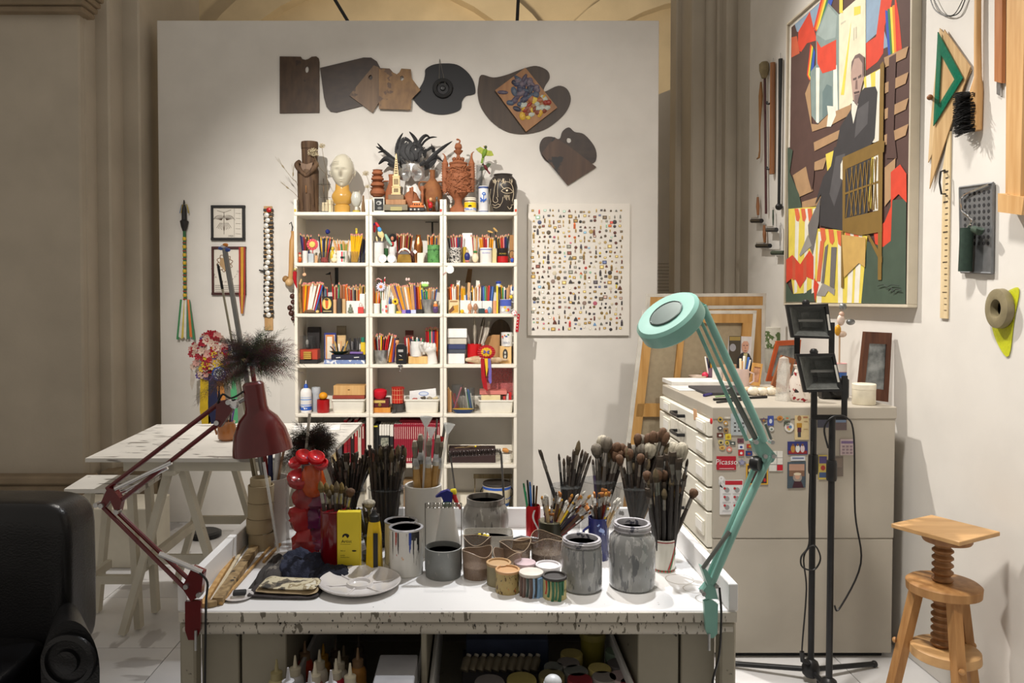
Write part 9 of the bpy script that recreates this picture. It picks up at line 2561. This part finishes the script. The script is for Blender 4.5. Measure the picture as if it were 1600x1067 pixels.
def easel_frame(pts,th,inner,mat,name,label,yb,w_=.16,cat='photo frame'):
 Y=T_(sum(p[0]for p in pts)/4,yb).y
 q=[P(x,y,Y)for x,y in pts]
 dz=min(v.z for v in q)-CHZ-.001
 q=[v-V((0,0,dz))for v in q]
 ctr=sum(q,V())/4
 i_=[ctr+(v-ctr)*(1-2*w_)for v in q]
 t=tg(name,label,cat,ctr-V((0,0,ctr.z-CHZ)))
 for j in range(4):
  MB().sl([q[j],q[(j+1)%4],i_[(j+1)%4],i_[j]],(0,th,0)).bd('frame_rail',mat,t)
 MB().sl([v+V((0,.006,0))for v in i_],(0,.003,0)).bd('photo',inner,t)
PHO=pm((150,150,146),.35,0,.5,16,c2=(80,84,84))
easel_frame(((1177,566),(1192,568),(1187,603),(1171,601)),.014,pm((196,150,120),.5,0,.4,30),wood((206,152,80),(220,170,100)),'pine_photo_frame','small pine photo frame behind the lamp arm',604)
easel_frame(((1222,557),(1243,563),(1228,616),(1206,604)),.02,pm((196,186,176),.4,0,.3,20),wood((126,72,40),(146,90,54)),'brown_photo_frame','tilted brown photo frame leaning left of the floodlights',614)
easel_frame(((1214,527),(1252,525),(1246,590),(1198,590)),.02,PHO,pm((176,78,34),.4),'orange_photo_frame','large orange arched photo frame behind the brown frame',596,.12)
easel_frame(((1353,518),(1394,520),(1388,628),(1342,622)),.03,pm((150,154,154),.25,.2,.6,14,c2=(70,74,74)),wood((70,38,22),(92,54,34)),'carved_mirror_frame','carved dark brown frame with silvery glass leaning at the right wall',628.5,.17,'mirror')
# shell pile, glass pyramid, pouch, lens, pot
t=tg('plant_pot_lamp','white vase printed with a green tree behind the orange frame','vase',chcyl(1194,1232,585,512)[0])
c,r,h=chcyl(1194,1232,585,512)
MB().la([(r*.8,.0006),(r*.9,.01),(r,h),(r*.95,h),(0,h-.01)],c,30).bd('body',pm((224,220,206),.4),t)
MB().la([(r*.99,h*.55),(r*1.005,h*.92)],c,30).bd('leaf_print',pm((220,218,200),.5,0,0,34,ramp=('c',(0,(96,116,70)),(.5,(222,218,204)))),t)
for lb,z_ in(('AR',.42),('TE',.26)):
 vt,ft=wrap_text(lb,.05,c,r*.93,CHZ+h*z_,R(-110),lift=.006)
 MB().add(vt,ft).bd('lettering',pm((150,170,120),.5),t)
for k in range(11):
 q=T_(1168+4.6*k,612+(k%3)*3)
 m=MB().bl(q+V((0,0,.012+.004*(k%3))),(.03,.022,.012+.004*(k%3)),10)
 m.v=[tuple(V(v)+V((0,0,.01))*max(0,mn.noise(V(v)*50)))for v in m.v]
 so('shell_piece',m,pm(((206,190,160),(176,150,116),(226,216,196))[k%3],.5,0,.2,40),('cream','tan brown','white')[k%3]+' shell piece in the little heap on the chest','shell','heap of shells')
t=tg('glass_obelisk','clear pointed glass obelisk in front of the brown frame','ornament',T_(1224,626))
MB().la([(.04,.001),(.03,.15),(.022,.2),(0,.21)],T_(1224,626),4,sm=False).bd('glass',thin_glass((220,218,210),.35,.05),t)
t=tg('drawstring_pouch','white pouch with red and black scribbled print and cords','pouch',T_(1252,628))
q=T_(1254,627)
MB().la([(.05,.001),(.062,.02),(.06,.1),(.035,.15),(.045,.17)],q,20,sy=.6).bd('bag',pm((222,212,202),.8,0,.05,20,speck=(((150,34,40),26,.6),((50,44,44),30,.62))),t)
for s in(-1,1):
 MB().tu(spl([q+V((s*.02,-.03,.15)),q+V((s*.03,-.045,.1)),q+V((s*.012,-.045,.05))],4),.0028,6).bd('cord',pm((214,204,190),.8),t)
t=tg('lidded_cream_pot','round cream lidded pot at the right end of the chest','pot',T_(1350,626))
c,r,h=chcyl(1333,1367,634,601)
MB().la([(r*.95,.0006),(r,.004),(r,h*.74)],c,32).bd('body',pm((222,214,192),.35),t)
MB().la([(r*1.02,h*.74),(r*1.03,h*.97),(r*.98,h),(0,h+.002)],c,32).bd('lid',pm((226,218,198),.35),t)
c,r,h=chcyl(1300,1322,618,568)
t=tg('striped_beaker','pink, blue and white beaker holding a painted figurine','beaker',c)
MB().la([(r*.9,.0006),(r,h),(r-.003,h),(0,h-.01)],c,24).bd('wall',pm((206,150,150),.4),t)
for z0,z1,cl_ in((.55,.72,(60,96,160)),(.74,.98,(214,206,198))):
 MB().la([(r*(.9+.1*z0)+.001,h*z0),(r*(.9+.1*z1)+.001,h*z1)],c,24).bd('band',pm(cl_,.4),t)
t=tg('juggler_figurine','orange and white carnival figurine with silver balls in the striped beaker','figurine',c+V((0,0,h)))
k=c.y/F
for pn,cl_,x_,y_,rx,ry in(('trousers',(206,150,40),1309,516,5,9),('shirt',(222,200,186),1314,500,6,9),('leg',(214,190,170),1316,522,7,5),('head',(206,170,150),1315,491,4,4.5),('silver_ball',(150,152,152),1317,479,6,6),('silver_ball',(140,142,142),1329,503,7,5)):
 MB().bl(P(x_,y_,c.y-.01),(rx*k,.014,ry*k),12).bd(pn,pm(cl_,.35,.6 if 'silver' in pn else 0,.2,40),t)
MB().tu([c+V((0,0,h*.4)),P(1312,515,c.y-.01)],.004,6).bd('support_rod',pm((190,160,130),.5),t)
t=tg('camera_body','black camera standing behind the lower floodlight','camera',T_(1310,622))
q=T_(1308,624)
MB().box(q+V((-.07,0,.001)),q+V((.06,.06,.1)),b=.008).bd('body',BLACKP,t)
MB().la([(.03,0),(.03,.03),(.024,.034)],q+V((-.01,0,.05)),18,ax=(0,-1,0)).bd('lens',BLACKM,t)
for k,(x0,y0,x1,y1,rr,cl_,lb)in enumerate(((1115,626,1198,622,.006,(30,30,32),'long black pen lying at the near edge of the chest'),(1120,630,1160,626,.005,(44,44,46),'short black pen before the long one'),(1100,620,1116,617,.007,(50,44,110),'purple-capped marker on the chest'),(1118,621,1142,619,.004,(150,180,130),'pale green pencil on the chest'))):
 so('lying_pen',MB().tu([T_(x0,y0)+V((0,0,rr)),T_(x1,y1)+V((0,0,rr))],rr,8),pm(cl_,.4),lb,'pen')
YM=CHY-.0045
def mgn(x0,y0,x1,y1,cl_,lb,prints=(),shape='rect',name='magnet',tilt=0):
 x,y=(x0+x1)/2,(y0+y1)/2
 pts=ell(x,y,(x1-x0)/2,(y1-y0)/2,14)if shape=='oval' else[(x0,y0),(x1,y0+tilt),(x1+tilt*.3,y1+tilt),(x0+tilt*.3,y1)]
 if shape=='star':
  pts=[(x+(x1-x0)/2*co(R(36*k-90))*(1 if k%2==0 else .5),y+(y1-y0)/2*si(R(36*k-90))*(1 if k%2==0 else .5))for k in range(10)]
 t=tg(name,lb,'magnet',P(x,y1,YM))
 MB().sl([P(px_,py_,YM)for px_,py_ in pts],(0,.004,0)).bd('plate',pm(cl_,.4,0,.08,40),t)
 if prints:
  fp(t,tuple((c_,p_,YM)for c_,p_ in prints),-.0004)
 return t
rc=lambda x0,y0,x1,y1:[(x0,y0),(x1,y0),(x1,y1),(x0,y1)]
WH,DK=(222,220,214),(52,50,50)
t=mgn(1120,713,1150,734,(170,24,44),'red rectangular magnet with white script lettering')
MB().add(*text_verts('Picasso',.034,at=P(1135,722,YM-.0006),shear=.15)).bd('lettering',pm((230,224,222),.5),t)
MB().box(P(1124,731.6,YM-.0006),P(1147,732.4,YM)).bd('underline',pm((220,200,200),.5),t)
t=mgn(1125,751,1161,804,(214,214,214),'white instruction sheet with a red heading and six small pictures',[((176,30,46),rc(1133,751,1160,757.5))]+[((150,150,150),ell(1135+16*i+1,765.5+13.5*j,3.8,4))for i in range(2)for j in range(3)]+[((176,40,50),ell(1132.4+15.6*i,763+13.4*j,1.9,1.9))for i in range(2)for j in range(3)]+[((170,170,170),rc(1129+16*i,771+13.4*j,1142+16*i,772+13.4*j))for i in range(2)for j in range(3)],name='instruction_sheet',tilt=-1)
mgn(1123,744,1134,762,(206,206,204),'white snowman-shaped magnet holding the instruction sheet',[((226,226,224),ell(1127,747.5,4,4)),((190,190,188),ell(1127,747.5,1.4,1.4))],'oval')
mgn(1142,646,1167,680,(172,180,182),'grey card with nine black silhouettes',[(DK,[(x-2.4,y-2),(x,y-.6),(x+2.4,y-2),(x+1,y),(x+2.4,y+2),(x,y+.8),(x-2.4,y+2),(x-1,y)])for x in(1148.5,1155,1161)for y in(661,667,673)],name='card_magnet')
mgn(1242,649,1264,687,(206,186,140),'cream card with a cartoon of a standing man',[((150,110,70),ell(1249,653.5,3.2,4.2)),((176,130,40),rc(1245,661,1253,668)),((80,30,50),rc(1246,668,1252,675)),((60,60,66),rc(1246.5,675,1251.5,683)),((170,110,80),rc(1255,651,1262,653)),((170,140,100),rc(1256,658,1262,659)),((170,140,100),rc(1256,670,1262,671))],name='card_magnet')
mgn(1231,690,1262,710,(44,50,110),'blue picture magnet with three figures in gold and white',[((140,40,40),rc(1232,704,1261,709))]+[(c_,ell(x,701,3.4,6))for x,c_ in((1239,(176,130,60)),(1246.5,(214,214,210)),(1254,(206,190,190)))]+[((120,80,60),ell(x,695,1.7,2))for x in(1239,1246.5,1254)])
mgn(1231,722,1259,763,(66,80,90),'tall picture magnet of a bearded old man on a crowd',[((176,140,120),rc(1233,725,1257,735)),((120,90,70),rc(1233,735,1257,744)),((150,140,130),ell(1246,746,7,7)),((190,150,126),ell(1246,744,4,5)),((210,196,170),ell(1246,740.5,6,2.2)),((60,30,40),[(1238,762),(1241,752),(1252,752),(1256,762)])],tilt=-1.4)
mgn(1166,725,1200,757,(206,160,50),'yellow-bordered picture magnet behind the mint lamp arm',[((60,44,40),rc(1168,727,1198,755)),((200,60,70),ell(1173,747,3,4)),((210,190,130),ell(1172,735,3,3)),((176,40,40),ell(1195,750,2,3))])
mgn(1202,705,1223,736,(214,212,204),'white grid magnet with one red square',[((120,118,116),rc(1202,714.6,1223,715.3)),((120,118,116),rc(1202,725.4,1223,726.1)),((120,118,116),rc(1213.6,705,1214.2,736)),((186,20,40),rc(1214.2,726.2,1223,735))])
mgn(1226,660,1240.5,687-12,(214,212,206),'round white button magnet with a coloured emblem',[((196,110,110),ell(1231.6,668,2.6,2.6)),((90,130,170),ell(1235,667,2.4,2.6)),((200,180,90),ell(1233,670.5,2.4,1.8))],'oval')
mgn(1236,713,1258,720,(200,204,210),'pale name plate magnet over the bearded man',[((110,120,150),rc(1238,714.6,1256,717))],tilt=-.4)
mgn(1313,686,1335,711,(196,178,180),'pink calendar page held by a clip at the right',[((130,110,150),rc(1314.5,689,1333,693))]+[((150,130,140),rc(1316+6*i,696+5*j,1320+6*i,699+5*j))for i in range(3)for j in range(3)],name='calendar_page')
mgn(1279,711,1293,749,(196,176,90),'yellow and violet picture between the two stands',[((90,80,130),rc(1280,713,1292,724)),((170,60,60),ell(1286,731,3.6,4)),((70,90,130),rc(1280,738,1292,746))])
mgn(1304,713,1317.5,744,(112,102,94),'faded brown picture right of the stands',[((130,118,108),rc(1306,716,1316,730))])
mgn(1278,649,1300,668,(70,72,88),'dark landscape postcard behind the left stand',[((110,120,140),rc(1279,650,1299,656))])
mgn(1300,655,1323,672,(104,90,92),'mauve-brown postcard right of the stands',[((120,140,170),rc(1301,656,1322,660))])
for k in range(26):
 x0,y0,w0,h0,cl_,c2_,sh,lb=((1121.5,651,8,8,(190,160,80),DK,'oval','round gold pin at the top left corner'),(1132,651,9,3,(206,200,186),(226,222,210),'rect','slim white bar magnet at the top'),(1130.6,657.5,7,7,(180,140,70),WH,'oval','gold figure pin under the white bar'),(1121.5,666,8,6,(60,60,70),WH,'oval','dark dome-shaped pin'),(1131,669,7,7,(150,116,70),DK,'rect','brown double-face pin'),(1120.5,676.5,9.5,7,(96,50,40),WH,'rect','maroon and white striped magnet'),(1133.5,678,9,9,(214,190,60),(176,140,30),'rect','square bright yellow magnet'),(1122.5,687,8,8,(196,180,120),DK,'oval','cream animal pin'),(1133.5,689,5.4,5.8,(206,180,40),DK,'oval','small yellow round pin'),(1141,690,8,5,(70,80,76),WH,'rect','dark mountain-shaped pin'),(1124,696,9,7,(206,170,90),(150,110,60),'oval','golden cat pin'),(1135,698,9,8,(206,130,110),WH,'oval','pink arched pin'),(1152.6,685,9.5,7,(110,66,76),(80,50,60),'rect','plum crown-shaped magnet'),(1153.6,694,9,8,(214,212,214),(40,60,140),'rect','white shield pin with a blue half'),(1167,694,11,6,(170,60,40),(200,160,50),'rect','red and yellow flag magnet'),(1154,703,8.5,9,(186,40,50),WH,'rect','red and white magnet above the script one'),(1165.4,704.5,10,7.6,(44,56,116),(150,60,60),'rect','navy flag magnet'),(1153.6,717,12,11,(130,130,160),(150,150,176),'star','blue-grey star magnet'),(1179.5,701.5,6,6,(176,40,40),WH,'oval','small red round magnet beside the lamp elbow'),(1189,652,9,9,(96,74,110),(150,110,60),'star','violet flower-shaped magnet'),(1199.5,649.5,9.4,15.5,(64,80,150),(206,210,220),'rect','tall blue magnet with white waves'),(1202,666.5,7.4,7.4,(206,204,200),(110,130,110),'oval','white round pin with a grey heart'),(1214,649.5,9.4,8,(190,130,60),(150,96,40),'oval','orange fish-shaped magnet'),(1225.4,649.5,9.4,7,(150,160,140),(190,120,80),'rect','pale landscape magnet'),(1225.4,659,9,7,(70,78,66),(120,126,110),'rect','dark green arch magnet'),(1205,686,5,5,(196,186,160),(226,220,204),'oval','shiny pearl pin right of the lamp arm'))[k]
 mgn(x0,y0,x0+w0,y0+h0,cl_,lb+' on the chest side',[(c2_,ell(x0+w0/2,y0+h0*.55,w0*.26,h0*.24,8))],sh)
NOZ=pm((206,198,176),.45,0,.06,20,speck=((60,54,46),50,.68))
def nozzle_bottle(x,ytip,Y,cl_,lb,sc=1.0,cap=None):
 tip=P(x,ytip,Y)
 cm=pm(cap,.45)if cap else NOZ
 zb_=DRB+.0106
 t=tg('nozzle_bottle',lb,'bottle',(tip.x,Y,zb_),'nozzle paint bottles in the drawer')
 z=tip.z
 at=(tip.x,Y,0)
 r=.026*sc
 MB().la([(.0026,z),(.0032,z-.006),(.0062,z-.031),(.008,z-.034)][::-1],at,14).bd('nozzle',cm,t)
 MB().la([(.0165,z-.056),(.0165,z-.036),(.008,z-.033)],at,18).bd('cap',cm,t)
 MB().la([(r*.95,zb_),(r,zb_+.005),(r,z-.074),(r*.85,z-.062),(r*.6,z-.056)],at,20).bd('body',pm(cl_,.4,0,.15,16),t)
for k,(x,y,Y,cl_,cap,lb)in enumerate(((499,1015,2.26,(214,206,190),None,'white-capped'),(461,1024,2.20,(190,188,186),None,'grey'),(432,1030,2.14,(170,160,120),(150,140,100),'olive-capped'),(530,1017,2.26,(196,188,176),None,'speckled'),(525,1029,2.16,(176,30,50),None,'crimson'),(547,1036,2.10,(150,150,156),None,'pale violet'),(492,1034,2.12,(150,90,80),None,'rose brown'),(476,1002,2.36,(206,70,40),(150,120,90),'orange-red'),(559,1012,2.28,(186,130,60),(150,120,90),'ochre'),(447,1007,2.34,(120,110,100),(150,130,104),'dim tan'),(505,1006,2.42,(196,140,30),(190,140,40),'mustard'),(524,998,2.46,(90,80,70),(96,80,66),'dark brown'),(560,993,2.50,(80,72,64),(84,74,62),'shadowed grey'),(537,1008,2.40,(110,100,80),(110,96,72),'dusky olive'),(450,1043,2.04,(170,170,176),(176,176,180),'clear grey'),(484,1049,2.02,(160,160,166),(170,170,176),'misty'),(517,1047,2.03,(176,176,180),(180,180,184),'milky'))):
 nozzle_bottle(x,y,Y,cl_,lb+' nozzle-topped paint bottle in the left open drawer',1.0,cap)
q=P(612,1043,2.12)
so('grey_carton',MB().box((P(585,0,2.12).x,2.02,DRB+.0106),(P(648,0,2.12).x,2.2,q.z),b=.003),pm((150,150,154),.5,0,.1,10),'grey carton right of the nozzle bottles in the left drawer','carton')
LIDC=((110,104,102,'grey-lilac'),(150,136,70,'mustard'),(96,100,96,'slate'),(120,26,34,'dark red'),(176,160,90,'pale yellow'),(130,124,120,'ash grey'),(90,110,92,'sage green'),(70,66,66,'charcoal'),(150,130,130,'dusty pink'),(104,96,60,'olive'))
for k,(x,y,rr)in enumerate(((888,1034,.036),(893,1020,.036),(900,1047,.038),(906,1060,.038),(937,1043,.036),(944,1057,.038),(963,1017,.036),(967,1036,.038),(972,1056,.04),(862,1054,.04),(765,1064,.045),(815,1060,.045),(865,1040,.03),(985,1066,.03))):
 q=PZ(x,y,.47)
 h=.47-DRB-.0106
 c=V((q.x,min(q.y,2.7),DRB+.0106))
 lc=LIDC[k%10]
 t=tg('paint_pot',('%s lidded paint pot in the right open drawer'%lc[3])+(', nearer the camera' if k>=10 else ''),'paint pot',c,'paint pots in the drawer')
 MB().la([(rr*.9,0),(rr*.96,h*.8)],c,20).bd('pot',pm(lc[:3],.4,0,.15,20),t)
 MB().la([(rr,h*.8),(rr,h*.97),(rr*.94,h),(0,h)],c,24).bd('lid',pm(tuple(min(255,v+24)for v in lc[:3]),.4),t)
for k in range(10):
 x=733+12*k
 a,b=PZ(x-8,1048,.40),PZ(x,1022,.44)
 t=tg('paint_tube',('leftmost,second,third,fourth,fifth,sixth,seventh,eighth,ninth,rightmost'.split(',')[k])+' squeezed metal paint tube of the row in the right drawer','paint tube',a,'row of paint tubes')
 MB().tu([a,a.lerp(b,.7),a.lerp(b,.85)],[.014,.015,.008],10).bd('tube',pm((150,140,120),.35,.5,.2,30),t)
 MB().tu([a.lerp(b,.85),b],[.008,.008],10).bd('cap',pm((190,184,170),.45),t)
MB()
so('tube_tray',MB().box((PZ(722,1048,.38).x,PZ(722,1050,.38).y,DRB+.0106),(PZ(845,1048,.38).x,PZ(722,1016,.38).y,.385),b=.003),pm((60,58,60),.6),'dark tray under the row of paint tubes','tray')
so('blue_paint_case',MB().box((P(728,0,2.6).x,2.56,DRB+.0106),(P(858,0,2.6).x,2.72,P(0,1000,2.56).z),b=.004),pm((60,70,96),.5,0,.15,14),'dark blue paint case at the back of the right drawer','case')
t=tg('yellow_tub','tall olive-yellow lidded tub at the back of the right drawer','tub',(P(930,0,2.5).x,2.5,DRB+.0106))
c=V(t.location)
z1=P(0,994,2.46).z
MB().la([(.034,0),(.04,z1-c.z-.02)],c,22).bd('tub',pm((120,112,40),.5),t)
MB().la([(.043,z1-c.z-.02),(.043,z1-c.z),(0,z1-c.z)],c,22).bd('lid',pm((130,122,60),.5),t)
so('white_cap_ball',MB().bl(P(864,1066,2.02),(.024,.024,.02),16).la([(.02,DRB+.0106),(.02,P(0,1066,2.02).z)],(P(864,0,2.02).x,2.02,0),14),pm((206,210,214),.35),'white domed bottle top at the front of the right drawer','bottle')
